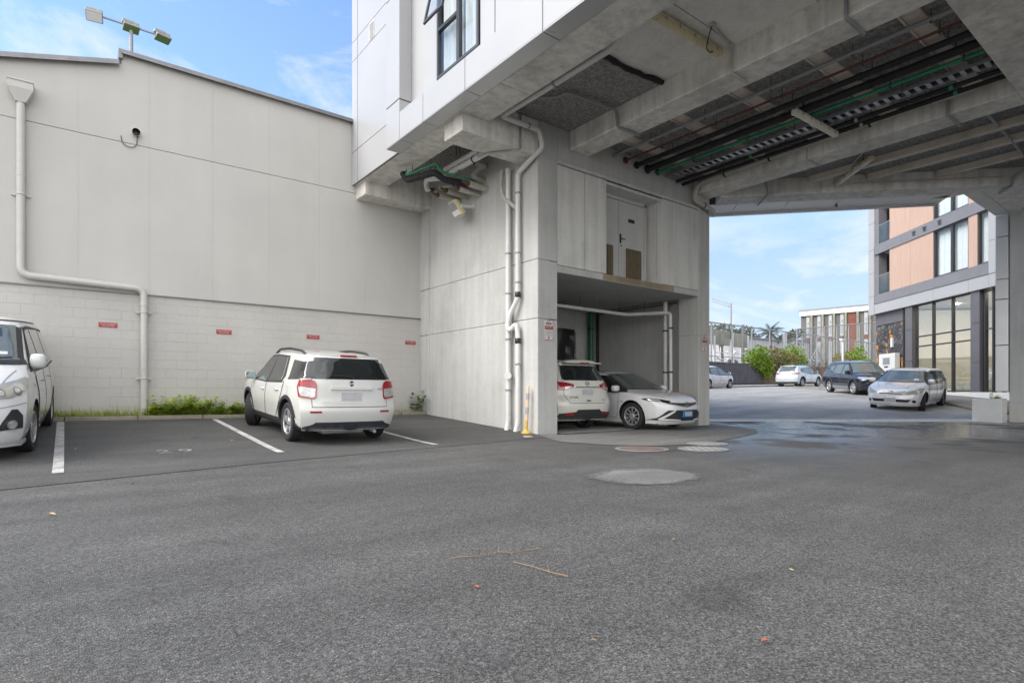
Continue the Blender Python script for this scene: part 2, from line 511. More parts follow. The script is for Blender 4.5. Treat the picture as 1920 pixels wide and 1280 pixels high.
M['bush_lime_glass'] = simple('green_tinted_lens', (.13,.22,.06), .3)

def m_insul():
    t = NT('sprayed_insulation')
    n = t.noise(16, 7, .72); n2 = t.noise(60, 4, .7); v = t.voro(38, 'F1', 'Distance')
    k = t.math('ADD', t.math('MULTIPLY', n, .6), t.math('MULTIPLY', n2, .4))
    c = t.ramp(k, [(.3,(.05,.049,.049)),(.46,(.22,.215,.205)),(.58,(.42,.41,.395)),(.72,(.62,.61,.58))])
    sp = t.noise(4.5, 3, .5)
    c = t.mix(t.ramp(sp, [(.74,0.0),(.77,.6)]), c, (.5,.48,.42))
    h = t.math('ADD', n, t.math('MULTIPLY', v, .8))
    return t.out(c, .9, 0, t.bump(h, 1.0, .03))
M['insul'] = m_insul()

def m_copper():
    t = NT('copper_timber_panel')
    x, y, z = t.xyz()
    s_ = t.math('ADD', t.math('MULTIPLY', x, .656), t.math('MULTIPLY', y, .756))
    cb = t.node('ShaderNodeCombineXYZ'); t.link(s_, cb.inputs[0]); t.link(t.math('MULTIPLY', z, .06), cb.inputs[2])
    g = t.noise(14, 6, .65, cb.outputs[0])
    c = t.ramp(g, [(.3,(.43,.285,.215)),(.7,(.54,.375,.29))])
    return t.out(c, .5, 0, t.bump(g, .1, .004))
M['copper'] = m_copper()

def m_stone():
    t = NT('basalt_stone_wall')
    v = t.node('ShaderNodeTexVoronoi'); v.inputs['Scale'].default_value = 3.4; t.link(t.P(), v.inputs['Vector'])
    sp = t.node('ShaderNodeSeparateColor'); t.link(v.outputs['Color'], sp.inputs[0])
    e = t.voro(3.4, 'DISTANCE_TO_EDGE', 'Distance')
    c = t.ramp(sp.outputs[0], [(.0,(.045,.042,.045)),(.5,(.10,.095,.10)),(.86,(.14,.135,.135)),(.88,(.50,.24,.06)),(1.0,(.42,.17,.03))], 'LINEAR')
    c = t.mix(1.0, c, t.ramp(t.noise(14,6,.7), [(.3,.65),(.7,1.25)]), 'MULTIPLY')
    c = t.mix(t.ramp(e, [(.0,1.0),(.05,0.0)]), c, (.03,.03,.03))
    return t.out(c, .85, 0, t.bump(t.math('ADD', t.ramp(e,[(0,0.0),(.12,1.0)]), t.math('MULTIPLY', t.noise(18,5), .4)), .9, .05))
M['stone'] = m_stone()
def m_rockwall():
    t = NT('brown_rock_wall')
    e = t.voro(3.0, 'DISTANCE_TO_EDGE', 'Distance'); n = t.noise(9, 7, .7)
    c = t.ramp(n, [(.3,(.04,.03,.022)),(.5,(.15,.11,.075)),(.72,(.30,.22,.15))])
    c = t.mix(t.ramp(e,[(0,1.0),(.06,0.0)]), c, (.03,.025,.02))
    return t.out(c, .9, 0, t.bump(t.math('ADD', n, e), .9, .06))
M['rock'] = m_rockwall()

def glass(name, tint=(.9,.95,.95), rough=.0, refl=1.0, dark=0.0):
    t = NT(name)
    t.n.remove(t.b)
    o = t.n['Material Output']
    tr = t.node('ShaderNodeBsdfTransparent'); tr.inputs[0].default_value = (*tint,1)
    gl = t.node('ShaderNodeBsdfGlossy'); gl.inputs['Roughness'].default_value = rough; gl.inputs[0].default_value = (1,1,1,1)
    fr = t.node('ShaderNodeFresnel'); fr.inputs['IOR'].default_value = 1.5
    k = t.math('ADD', t.math('MULTIPLY', fr.outputs[0], refl), dark, True)
    bf = t.node('ShaderNodeNewGeometry').outputs['Backfacing']
    k = t.math('MULTIPLY', k, t.math('SUBTRACT', 1.0, bf))
    mx = t.node('ShaderNodeMixShader'); t.link(k, mx.inputs[0]); t.link(tr.outputs[0], mx.inputs[1]); t.link(gl.outputs[0], mx.inputs[2])
    t.link(mx.outputs[0], o.inputs[0]); return t.mat
M['glass'] = glass('window_glass', (.93,.95,.95), refl=1.0, dark=.02)
M['glass_dim'] = glass('lobby_glass', (.85,.88,.88), refl=1.5, dark=.15)
M['glass_bal'] = glass('balustrade_glass', (.75,.85,.84), refl=1.2, dark=.05)

def m_cover():
    t = NT('cast_cover'); x, y, z = t.xyz()
    ch = t.node('ShaderNodeTexChecker'); ch.inputs['Scale'].default_value = 13.0; t.link(t.P(), ch.inputs[0])
    n = t.noise(22, 5, .7)
    c = t.mix(1.0, t.ramp(ch.outputs['Fac'], [(.4,(.20,.195,.18)),(.6,(.34,.335,.315))]), t.ramp(n, [(.3,.6),(.7,1.15)]), 'MULTIPLY')
    return t.out(c, .75, 0, t.bump(ch.outputs['Fac'], .4, .006))
M['cover'] = m_cover()
def foliage(name, cols, rough=.55):
    t = NT(name)
    g = t.node('ShaderNodeNewGeometry')
    c = t.ramp(g.outputs['Random Per Island'], [(i/(len(cols)-1), k) for i, k in enumerate(cols)])
    n = t.noise(3.0, 3)
    c = t.mix(1.0, c, t.ramp(n, [(.3,.75),(.7,1.2)]), 'MULTIPLY')
    t.out(c, rough)
    t.b.inputs['Transmission Weight'].default_value = 0.0
    # a little light through the leaf
    tl = t.node('ShaderNodeBsdfTranslucent'); t.link(c, tl.inputs[0])
    mx = t.node('ShaderNodeMixShader'); mx.inputs[0].default_value = .55
    o = t.n['Material Output']; t.link(t.b.outputs[0], mx.inputs[1]); t.link(tl.outputs[0], mx.inputs[2]); t.link(mx.outputs[0], o.inputs[0])
    return t.mat
M['weed'] = foliage('weed_leaves', [(.24,.38,.03),(.38,.52,.04),(.50,.60,.06),(.60,.64,.12)])
M['grass'] = foliage('grass_blades', [(.20,.28,.03),(.34,.44,.05),(.46,.52,.10),(.52,.50,.18)])
M['plant'] = foliage('dark_leaf', [(.03,.08,.015),(.06,.14,.03),(.10,.2,.05)])
M['bush_lime'] = foliage('lime_leaves', [(.06,.14,.012),(.15,.27,.018),(.26,.38,.025),(.36,.43,.045)])
M['bush_olive'] = foliage('olive_leaves', [(.09,.11,.03),(.18,.18,.06),(.30,.27,.10),(.36,.31,.15)])
M['bush_dark'] = foliage('shrub_leaves', [(.025,.05,.015),(.06,.11,.025),(.11,.18,.04)])
M['tree_far'] = foliage('tree_leaves', [(.035,.05,.025),(.07,.09,.045),(.12,.13,.07),(.17,.16,.10)])
M['palm'] = foliage('palm_fronds', [(.03,.05,.02),(.07,.10,.04),(.13,.14,.07)])
M['bark'] = simple('bark', (.12,.10,.08), .9, var=.4)
M['dry'] = simple('dry_leaf', (.27,.165,.085), .8, var=.3)
M['dry_red'] = simple('red_leaf', (.35,.10,.05), .8, var=.3)
M['dry_yel'] = simple('yellow_leaf', (.55,.43,.20), .8, var=.3)
# ------------------------------------------------------------------ camera, light, sky
cam = bpy.data.cameras.new('camera'); cob = bpy.data.objects.new('camera', cam); COL.objects.link(cob)
cam.sensor_width = 36.0; cam.lens = 36.0*1080/1920; cam.shift_y = 95/1920
cam.clip_start = .05; cam.clip_end = 3000
cob.location = (0, 0, EYE); cob.rotation_euler = (R_(90), 0, -HEAD)
sc.camera = cob

SUN_EL, SUN_AZ = R_(44), R_(288)      # azimuth clockwise from +Y: light arrives from behind-left of the camera
sl = bpy.data.lights.new('sun', 'SUN'); sl.energy = 1.5; sl.angle = R_(35); sl.color = (1,.965,.91)
so = bpy.data.objects.new('sun', sl); COL.objects.link(so)
sd = Vector((math.sin(SUN_AZ)*math.cos(SUN_EL), math.cos(SUN_AZ)*math.cos(SUN_EL), math.sin(SUN_EL)))
so.rotation_euler = (-sd).to_track_quat('-Z', 'Y').to_euler()
so.location = (0, 0, 60)

w = bpy.data.worlds.new('World'); sc.world = w; w.use_nodes = True
wt = w.node_tree; wn = wt.nodes; wl = wt.links
bg = wn['Background']; bg.inputs[1].default_value = .12
sky = wn.new('ShaderNodeTexSky'); sky.sky_type = 'NISHITA'; sky.sun_disc = False
sky.sun_elevation = SUN_EL; sky.sun_rotation = SUN_AZ
sky.air_density = 1.0; sky.dust_density = .15; sky.ozone_density = 3.0
tc = wn.new('ShaderNodeTexCoord')
def wnoise(scale, detail, rough, ms, loc=(0,0,0), rot=(0,0,0), dist=0.0):
    mp = wn.new('ShaderNodeMapping'); mp.inputs['Scale'].default_value = ms; mp.inputs['Location'].default_value = loc; mp.inputs['Rotation'].default_value = rot
    wl.new(tc.outputs['Generated'], mp.inputs[0])
    n = wn.new('ShaderNodeTexNoise'); n.inputs['Scale'].default_value = scale; n.inputs['Detail'].default_value = detail; n.inputs['Roughness'].default_value = rough
    n.inputs['Distortion'].default_value = dist
    wl.new(mp.outputs[0], n.inputs['Vector']); return n.outputs['Fac']
def wramp(f, stops):
    r = wn.new('ShaderNodeValToRGB'); e = r.color_ramp.elements
    while len(e) < len(stops): e.new(.5)
    for el, (p, c) in zip(e, stops): el.position = p; el.color = (c,c,c,1)
    wl.new(f, r.inputs[0]); return r.outputs[0]
def wmath(op, a, b):
    m = wn.new('ShaderNodeMath'); m.operation = op; m.use_clamp = True
    for s_, v in ((m.inputs[0],a),(m.inputs[1],b)):
        if isinstance(v,(int,float)): s_.default_value = v
        else: wl.new(v, s_)
    return m.outputs[0]
sx = wn.new('ShaderNodeSeparateXYZ'); wl.new(tc.outputs['Generated'], sx.inputs[0])
el = sx.outputs[2]
wisp = wramp(wnoise(3.2, 9, .62, (1,1,2.2), (3.1,.4,.2), (.3,.2,.5), .6), [(.49,0),(.70,.8)])
cum = wramp(wnoise(3.4, 9, .55, (1,1,2.4), (1.7,2.2,.6)), [(.44,0),(.57,1)])
low = wramp(el, [(.02,1),(.17,.95),(.27,.25),(.42,.0)])
cum_l = wmath('MULTIPLY', cum, low)
hz = wramp(el, [(.0,.45),(.08,.2),(.22,.0)])
cl = wmath('MAXIMUM', wmath('MAXIMUM', wisp, cum_l), hz)
# thick bright cloud over the rest of the sky, behind the camera
vm = wn.new('ShaderNodeVectorMath'); vm.operation = 'DOT_PRODUCT'; wl.new(tc.outputs['Generated'], vm.inputs[0]); vm.inputs[1].default_value = (-.86,-.51,0)
back = wmath('MULTIPLY', wramp(vm.outputs['Value'], [(.0,0),(.35,1)]), wramp(wnoise(1.7,7,.55,(1,1,1.6),(5,1,2)), [(.30,.25),(.55,.9)]))
mx = wn.new('ShaderNodeMix'); mx.data_type = 'RGBA'
lowm = wn.new('ShaderNodeMix'); lowm.data_type = 'RGBA'
wl.new(wramp(el, [(.0,.92),(.22,.80),(.42,.12),(.55,0)]), lowm.inputs[0]); wl.new(sky.outputs[0], lowm.inputs[6]); lowm.inputs[7].default_value = (1.55,2.12,2.95,1)
wl.new(cl, mx.inputs[0]); wl.new(lowm.outputs[2], mx.inputs[6]); mx.inputs[7].default_value = (3.5,3.5,3.5,1)
mx2 = wn.new('ShaderNodeMix'); mx2.data_type = 'RGBA'
wl.new(back, mx2.inputs[0]); wl.new(mx.outputs[2], mx2.inputs[6]); mx2.inputs[7].default_value = (11.0,10.8,10.4,1)
wl.new(mx2.outputs[2], bg.inputs[0])

vs = sc.view_settings
vs.view_transform = 'Standard'; vs.look = 'None'; vs.gamma = 1.0; vs.exposure = 1.40
try: vs.use_curve_mapping = False
except Exception: pass
sc.cycles.max_bounces = 10; sc.cycles.diffuse_bounces = 6; sc.cycles.glossy_bounces = 4; sc.cycles.transparent_max_bounces = 24
sc.cycles.use_denoising = True
sc.cycles.use_adaptive_sampling = False

# ------------------------------------------------------------------ ground
def axis(segs):
    out = []
    for a, b, st in segs:
        n = max(1, int(round((b-a)/st)))
        out += [a+(b-a)*i/n for i in range(n)]
    out.append(segs[-1][1]); return out
xs = axis([(-120,-20,20),(-20,-4,2),(-4,32,.5),(32,90,1.0),(90,300,15)])
ys = axis([(-120,-20,20),(-20,-4,2),(-4,22,.5),(22,46,1.0),(46,300,15)])
mb = MB()
mb.v = [(x,y,G(x,y)) for y in ys for x in xs]
nx = len(xs)
mb.f = [(j*nx+i, j*nx+i+1, (j+1)*nx+i+1, (j+1)*nx+i) for j in range(len(ys)-1) for i in range(nx-1)]
mb.m = [0]*len(mb.f)
g = mb.build('ground', M['asphalt'], smooth=True, base=(0,0,0)); tag(g, kind='structure')

# darker, newer seal of the parking bays with its seam running across the lot
SEAM = [(-6,6.55),(-1.05,7.2),(2.4,8.02),(5.4,8.45),(7.98,8.85)]
tag(sheet('parking_bays', SEAM + [(7.98,14.12),(-6,14.12)], .005, M['asphalt_lot'], .5), kind='structure')
sheet('asphalt_seam', [(x,y-.004-.004*math.sin(x*9)) for x,y in SEAM] + [(x,y+.004) for x,y in reversed(SEAM)], .009, M['seam_dirt'], .4)
# street beyond the driveway strip
street = [(15.6,10.6),(22.2,5.25),(26,-2),(60,-30),(110,-30),(110,23.3),(24,23.3),(14.6,17.5),(14.6,11.4)]
sheet('street', street, .018, M['asphalt_st'], .8)
sheet('driveway_strip', [(14.9,10.70),(22.45,4.80),(22.75,5.18),(15.15,11.10)], .026, M['conc_pale'], .4, thick=.08)
# pale apron at the tower, dry patch
sheet('tower_apron', [(7.87,9.3),(7.75,8.9),(7.3,7.95),(7.5,7.0),(8.0,6.35),(8.9,6.05),(10.4,6.35),(12.4,6.9),(13.6,7.6),(14.2,8.5),(14.9,9.6),(14.4,9.9),(14.3,9.4)], .008, M['asphalt_apron'], .4)
sheet('dry_patch', [(4.1,3.3),(6.05,3.3),(6.05,4.95),(4.1,4.95)], .009, M['asphalt_patch'], .2)
sheet('tower_floor', [(8.2,9.4),(14.3,9.4),(14.3,13.55),(8.2,13.55)], .012, M['conc_floor'], .5)

# kerb along the warehouse: separate concrete lengths
kx = -6.0; i = 0
mbk = MB()
while kx < 7.95:
    L = min(1.2, 7.98-kx)
    z0, z1 = G(kx,14.2), G(kx+L,14.2)
    dz = rnd.uniform(-.008,.008); dy = rnd.uniform(-.008,.008)
    a = [(kx+.006,14.13+dy,z0-.1),(kx+L-.006,14.13+dy,z1-.1),(kx+L-.006,14.15+dy,z1+.08+dz),(kx+.006,14.15+dy,z0+.08+dz)]
    mbk.ext(a, (0,.13,0))
    kx += L
tag(mbk.build('kerb', M['conc_kerb'], bevel=.012), kind='structure')
sheet('verge', [(-6,14.27),(7.98,14.27),(7.98,14.56),(-6,14.56)], .05, M['soil'], .3)

# painted bay lines
for j, (xl, y0, y1) in enumerate([(-.06,8.35,13.95),(2.58,9.0,13.9),(5.12,8.75,13.9)]):
    lp = sheet('bay_line', [(xl-.055,y0),(xl+.055,y0),(xl+.055,y1),(xl-.055,y1)], .011, M['line'], .3)
sheet('bay_line', [(7.3,8.98),(7.5,8.95),(7.62,9.2),(7.42,9.2)], .011, M['line'], .2)
# worn bay number on the asphalt
mbn = MB()
put_text(mbn, '9', .40, (1.42,9.72,G(1.42,9.72)+.013), (1,0,0), (0,1,.062))
put_text(mbn, '2', .40, (1.14,9.72,G(1.14,9.72)+.013), (1,0,0), (0,1,.062))
tag(mbn.build('bay_number', M['line_worn']), kind='structure')
# floor lines in the tower
sheet('bay_line', [(11.0,9.5),(11.08,9.5),(11.08,13.2),(11.0,13.2)], .018, M['line'], .4)

# far kerb and footpath
sheet('footpath', [(22,23.5),(96,23.5),(96,27.2),(22,27.2)], .13, M['conc_path'], 1.0)
mbk = MB(); kx = 22.0
while kx < 96:
    L = 1.5; z0, z1 = G(kx,23.4), G(kx+L,23.4)
    mbk.ext([(kx,23.32,z0-.1),(kx+L-.01,23.32,z1-.1),(kx+L-.01,23.34,z1+.135),(kx,23.34,z0+.135)], (0,.17,0)); kx += L
tag(mbk.build('kerb', M['conc_kerb']), kind='structure')
tag(sheet('bank', [(22,27.1),(120,27.1),(120,80),(22,80)], 0, M['soil'], 3.0, zf=lambda x,y: G(x,y)+.2), kind='structure')
# ------------------------------------------------------------------ warehouse
WY = 14.55
wh = thing('warehouse', (2, WY, .3), 'long pale grey warehouse with painted blockwork base and panel wall above', 'warehouse')
mb = MB()
# roofline of the gable wall: rises to x=.95, steps up, then level
def strip(x0, x1, z0, z1l, z1r):
    mb.ext([(x0,WY-.03,z0),(x1,WY-.03,z0),(x1,WY-.03,z1r),(x0,WY-.03,z1l)], (0,.2,0))
joints = [-4.66+1.22*k for k in range(17) if -4.66+1.22*k < 14.6]
roofz = lambda x: 7.26+(x+.97)*.272
for a, b in zip(joints[:-1], joints[1:]):
    segs = [(a+.006, b-.006)]
    if a < .94 < b: segs = [(a+.006, .94), (.94, b-.006)]
    for p, q in segs:
        strip(p, q, 3.02, 6.155, 6.155)
        if q <= .945: strip(p, q, 6.167, roofz(p), roofz(q))
        else: strip(p, q, 6.167, 8.0, 8.0)
mb.ext([(-4.6,WY-.0265,3.022),(14.6,WY-.0265,3.022),(14.6,WY-.0265,6.154),(-4.6,WY-.0265,6.154)], (0,.15,0))
mb.ext([(-4.6,WY-.0265,6.168),(14.6,WY-.0265,6.168),(14.6,WY-.0265,7.99),(.94,WY-.0265,7.99),(.94,WY-.0265,roofz(.94)-.01),(-4.6,WY-.0265,roofz(-4.6)-.01)], (0,.15,0))
mb.build('panel_wall', M['wh_panel'], wh)
mb = MB(); mb.box(-4.66, 14.6, WY+.0, WY+.24, -.3, 3.0)
mb.build('block_wall', M['wh_block'], wh)
mb = MB(); mb.box(-4.66, 14.6, WY+.19, WY+14, .2, 3.05); 
mb.ext([(-4.6,WY+.2,3.0),(14.6,WY+.2,3.0),(14.6,WY+.2,7.9),(.97,WY+.2,7.9),(.97,WY+.2,roofz(.97)-.06),(-4.6,WY+.2,roofz(-4.6)-.06)], (0,13.8,0))
mb.build('rear_wall', M['wh_panel'], wh)
mb = MB()   # metal capping along the parapet
mb.bar((-4.6,WY+.04,roofz(-4.6)+.03),(.89,WY+.04,roofz(.89)+.03),.34,.055)
mb.box(.885,.955,WY-.127,WY+.207,roofz(.9)+.1,8.004)
mb.bar((.885,WY+.04,8.03),(14.6,WY+.04,8.03),.34,.055)
mb.bar((.93,WY-.145,7.985),(14.6,WY-.145,7.985),.015,.05)
mb.bar((-4.6,WY-.145,roofz(-4.6)-.02),(.89,WY-.145,roofz(.89)-.02),.015,.05)
mb.build('parapet_capping', M['flash'], wh)
mb = MB(); mb.box(-4.66, 14.6, WY-.045, WY-.002, 3.0, 3.022); mb.build('drip_flashing', M['flash'], wh)

# rainwater downpipe, painted with the wall
px0 = -.66
dp = MB()
path = fillet([(px0,WY-.13,6.45),(px0,WY-.13,3.17),(1.33,WY-.13,3.11),(1.33,WY-.13,.38)], .16, 6)
dp.tube(path, .068, 14)
for z in (5.05, 3.75): dp.lathe([(.073,0),(.073,.05)], (px0,WY-.13,z), n=14)
for z in (2.75, 1.4): dp.lathe([(.077,0),(.077,.06)], (1.33,WY-.13,z), n=14)
d_o = dp.build('downpipe', M['wh_trim'], wh, smooth=40)
hb = MB()
t, b, zt, zm, zb = .19, .075, 6.82, 6.68, 6.44
for (wa, za), (wb_, zb_) in (((t,zt),(t,zm)), ((t,zm),(b,zb))):
    y0a, y0b = WY-.25, WY-.21
    v = [(px0-wa,WY-.26,za),(px0+wa,WY-.26,za),(px0+wa,WY-.03,za),(px0-wa,WY-.03,za),
         (px0-wb_,WY-.26+(.06 if wb_==b else 0),zb_),(px0+wb_,WY-.26+(.06 if wb_==b else 0),zb_),(px0+wb_,WY-.03,zb_),(px0-wb_,WY-.03,zb_)]
    hb.add(v, [(0,1,5,4),(1,2,6,5),(2,3,7,6),(3,0,4,7)])
hb.add([(px0-t+.02,WY-.24,zt-.05),(px0+t-.02,WY-.24,zt-.05),(px0+t-.02,WY-.03,zt-.05),(px0-t+.02,WY-.03,zt-.05)], [(0,1,2,3)])
hb.tube([(px0-t,WY-.265,zt),(px0+t,WY-.265,zt),(px0+t,WY-.03,zt),(px0-t,WY-.03,zt)], .018, 6, closed=True)
hb.build('rainwater_head', M['wh_trim'], d_o)
for (x, z) in ((px0,4.7),(1.33,2.62),(1.33,1.22)):
    cb = MB(); cb.lathe([(.076,-.015),(.082,0),(.076,.015)], (x,WY-.13,z), n=14)
    cb.box(x-.14, x+.14, WY-.075, WY-.03, z-.018, z+.018)
    cb.build('pipe_clip', M['wh_trim'], d_o, smooth=40)
ov = MB(); ov.tube([(1.19,WY+.05,6.42),(1.19,WY-.14,6.40)], .075, 14, caps=False); ov.tube([(1.19,WY-.14,6.40),(1.19,WY-.03,6.42)], .062, 14, caps=False, m=1)
ov.lathe([(.06,0),(.06,.01)], (1.19,WY-.05,6.41), 'y', 14, m=1)
ov.build('overflow_pipe', [M['wh_trim'], M['black']], wh, smooth=40)
ca = MB(); ca.tube(fillet([(1.22,WY-.045,6.34),(1.2,WY-.06,6.12),(1.08,WY-.06,6.06),(.95,WY-.06,6.12),(.93,WY-.06,6.28)],.1,4), .008, 6)
ca.build('hanging_cable', M['alu_dark'], wh, smooth=True)

# red parking signs screwed to the blockwork
def red_sign(x, z, label):
    s = MB(); s.box(x-.16, x+.16, WY-.012, WY-.001, z-.05, z+.05)
    o = s.build('parking_sign', M['red_sign'], bevel=.003)
    tag(o, label, 'sign', 'red signs on the warehouse wall')
    tx = MB()
    put_text(tx, 'PRIVATE PARKING', .036, (x,WY-.0145,z+.018), (1,0,0), (0,0,1), wmax=.27)
    put_text(tx, 'TOW AWAY AREA', .036, (x,WY-.0145,z-.020), (1,0,0), (0,0,1), wmax=.21)
    tx.build('lettering', M['sign_white'], o)
red_sign(.71, 2.32, 'small red sign on the blockwork left of the painted downpipe')
red_sign(2.90, 2.315, 'small red sign right of the painted downpipe, above the tallest weeds')
red_sign(4.95, 2.32, 'small red sign on the blockwork directly above the parked white hatchback')
red_sign(7.68, 2.32, 'small red sign on the blockwork in the corner beside the concrete tower')

# floodlight mast far behind the warehouse
fx, fy, fz = 2.9, 38.0, 21.1
fm = thing('floodlight_mast', (fx, fy, 1), 'tall grey mast with three floodlights rising behind the warehouse roof', 'floodlight mast')
s = MB(); s.tube([(fx,fy,.5),(fx,fy,fz-.2)], [.16,.10], 12); s.build('pole', M['galv_dull'], fm, smooth=True)
s = MB(); s.tube([(fx-1.95,fy,fz),(fx+1.75,fy,fz-.0)], .055, 8); s.lathe([(.1,-.12),(.1,.12)], (fx,fy,fz-.12), n=10); s.build('crossarm', M['galv_dull'], fm, smooth=40)
for i, dx in enumerate((-1.65, 0, 1.5)):
    s = MB(); c = Vector((fx+dx, fy-.1, fz-.05))
    yaw = (-.15, .1, .25)[i]
    ux = Vector((math.cos(yaw), math.sin(yaw), 0)); uy = Vector((-math.sin(yaw), math.cos(yaw), 0)); uz = Vector((0,0,1))
    tilt = (.75, .35, .3)[i]
    a = uy*math.cos(tilt) - uz*math.sin(tilt)*1; n_ = ux.cross(a)
    s.obox(c-ux*.38-a*.28-n_*.08+Vector((0,0,-.1)), ux*.76, a*.56, n_*.12)
    s.obox(c-ux*.40-a*.0+Vector((0,0,.16)), ux*.62, uy*.3, uz*.17)
    s.obox(c+ux*.14-a*.1+Vector((0,0,.0)), ux*.22, uy*.25, uz*.22)
    s.bar(c-ux*.33+Vector((0,0,-.02)), c-ux*.33+Vector((0,0,.2)), .05, .05)
    s.bar(c+ux*.1+Vector((0,0,-.02)), c+ux*.1+Vector((0,0,.2)), .05, .05)
    fl = s.build('floodlight', M['lamp_grey'], fm, bevel=.02)
    s = MB(); s.obox(c-ux*.34-a*.24-n_*.087+Vector((0,0,-.1)), ux*.68, a*.48, n_*.004)
    s.build('glass_lens', M['bush_lime_glass'] if i else M['sign_white'], fl)
# ------------------------------------------------------------------ apartment building over the driveway
ap = thing('apartment_building', (11, 9.4, 0), 'white panelled apartment block carried over the driveway on a raw concrete tower and beams', 'apartment building')
TX, TY, SZ, BZ = 8.0, 9.4, 6.80, 6.34
# tower: left wall, pillars, back and right walls, all one concrete shell of butted pieces
mb = MB()
# left wall in lifts with shadow gaps, slightly proud pilaster by the warehouse
lifts = [(-.3,2.505),(2.52,3.78),(3.795,SZ)]
for z0, z1 in lifts:
    mb.box(TX, 8.57, TY, 10.02, z0, z1)
    mb.box(TX+.004, 8.4, 10.02, 14.05, z0, z1)
    mb.box(TX-.012, 8.4, 14.05, 14.548, z0, z1)
mb.box(TX+.02, 8.35, TY+.02, 14.5, 2.4, 4.0)
for z0, z1 in lifts[:1]+[(2.52,3.56)]:
    mb.box(13.83, 14.35, TY, 10.06, z0, z1)
mb.box(13.85, 14.33, TY+.02, 10.04, 2.4, 2.6)
mb.box(13.83, 14.35, TY, 10.06, 3.56, 6.0)
mb.box(14.12, 14.35, 10.06, 13.75, -.3, SZ)
# back wall with an opening
mb.box(8.4, 10.4, 13.5, 13.75, -.3, SZ); mb.box(13.12, 14.12, 13.5, 13.75, -.3, SZ)
mb.box(10.4, 13.12, 13.5, 13.75, 2.88, SZ); mb.box(10.4, 13.12, 13.5, 13.75, -.3, .85)
for z in (1.5, 2.05, 2.55): mb.box(13.0, 13.12, 13.52, 13.72, z, z+.14)
# wall above the opening, ledge strip
mb.box(8.57, 14.35, TY, 9.75, 6.0, SZ)
tower = mb.build('tower_wall', M['conc'], ap, bevel=.012)
mb = MB(); mb.box(8.57, 13.83, TY+.004, 13.5, 3.57, 3.725); mb.build('floor_slab', M['conc'], ap, bevel=.01)
mb = MB(); mb.box(10.02, 12.72, TY-.004, TY+.1, 3.585, 3.722); mb.build('rain_stained_edge', M['conc_brown'], ap)
mb = MB(); mb.box(8.54, 13.86, TY-.03, TY-.002, 5.985, 6.02); mb.box(8.55, 13.85, TY-.02, TY-.001, 5.955, 5.982); mb.build('ledge_trim', M['conc_pale'], ap, bevel=.006)
# precast panels and the recessed service door
mb = MB()
for x0, x1 in ((8.575,9.42),(9.435,10.145),(12.245,12.83),(12.845,13.825)):
    mb.box(x0, x1, TY+.01, 9.6, 3.735, 5.95)
mb.box(10.0, 10.145, 9.61, 9.93, 3.735, 5.95); mb.box(12.245, 12.4, 9.61, 9.93, 3.735, 5.95)
mb.box(10.0, 12.4, 9.93, 10.05, 3.735, 5.95)
mb.box(10.15, 12.24, TY+.05, 9.93, 5.88, 5.95)
mb.build('precast_panel', M['conc_pale'], ap, bevel=.006)
mb = MB(); mb.box(12.1, 12.18, 9.87, 9.925, 3.74, 5.88); mb.box(10.16, 12.18, 9.87, 9.925, 5.80, 5.88)
mb.build('door_frame', M['door_pale'], ap, bevel=.004)
for (x0, x1, lv) in ((11.11,12.09,(11.38,11.92)),(10.17,11.10,(10.36,10.84))):
    mb = MB(); mb.box(x0, x1, 9.885, 9.922, 3.77, 5.79); d = mb.build('service_door', M['door_pale'], ap, bevel=.003)
    mb = MB(); mb.box(lv[0], lv[1], 9.872, 9.884, 3.86, 4.62)
    nb = int((lv[1]-lv[0])/.07)
    for i in range(nb+1):
        xx = lv[0]+i*(lv[1]-lv[0])/nb; mb.obox((xx-.008,9.845,3.87),(.03,.0,0),(.02,.028,0),(0,0,.74))
    mb.build('louvre_grille', M['louvre'], d)
    if x0 > 11:
        mb = MB(); mb.box(x0+.03, x0+.075, 9.865, 9.884, 4.72, 4.95); mb.tube([(x0+.052,9.85,4.83),(x0+.19,9.84,4.83)], .011, 8); mb.tube([(x0+.052,9.87,4.83),(x0+.052,9.835,4.83)], .011, 8)
        mb.build('door_handle', M['black'], d)
        mb = MB(); mb.box(x0+.36, x0+.60, 9.876, 9.884, 5.30, 5.39); mb.build('name_plate', M['black'], d)
        mb = MB(); mb.box(x0+.06, x0+.12, 9.878, 9.884, 4.64, 4.68); mb.build('door_sticker', M['green_pipe'], d)

# cantilever brackets on the tower's left side
for nm, y0, y1 in (('bracket_beam', TY+.003, 10.07), ('bracket_beam', 13.96, 14.54)):
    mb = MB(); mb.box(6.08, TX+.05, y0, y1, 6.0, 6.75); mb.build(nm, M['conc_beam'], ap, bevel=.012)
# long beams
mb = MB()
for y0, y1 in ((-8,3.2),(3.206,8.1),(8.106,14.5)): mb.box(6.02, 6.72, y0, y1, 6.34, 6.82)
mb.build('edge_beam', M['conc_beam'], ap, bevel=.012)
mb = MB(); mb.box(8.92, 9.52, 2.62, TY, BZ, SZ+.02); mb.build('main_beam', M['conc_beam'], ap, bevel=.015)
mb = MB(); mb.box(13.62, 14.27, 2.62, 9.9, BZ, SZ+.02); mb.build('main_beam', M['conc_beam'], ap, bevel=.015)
mb = MB(); mb.box(6.72, 22.6, .9, 2.62, BZ+.002, SZ+.02); mb.build('cross_beam', M['conc_beam'], ap, bevel=.015)
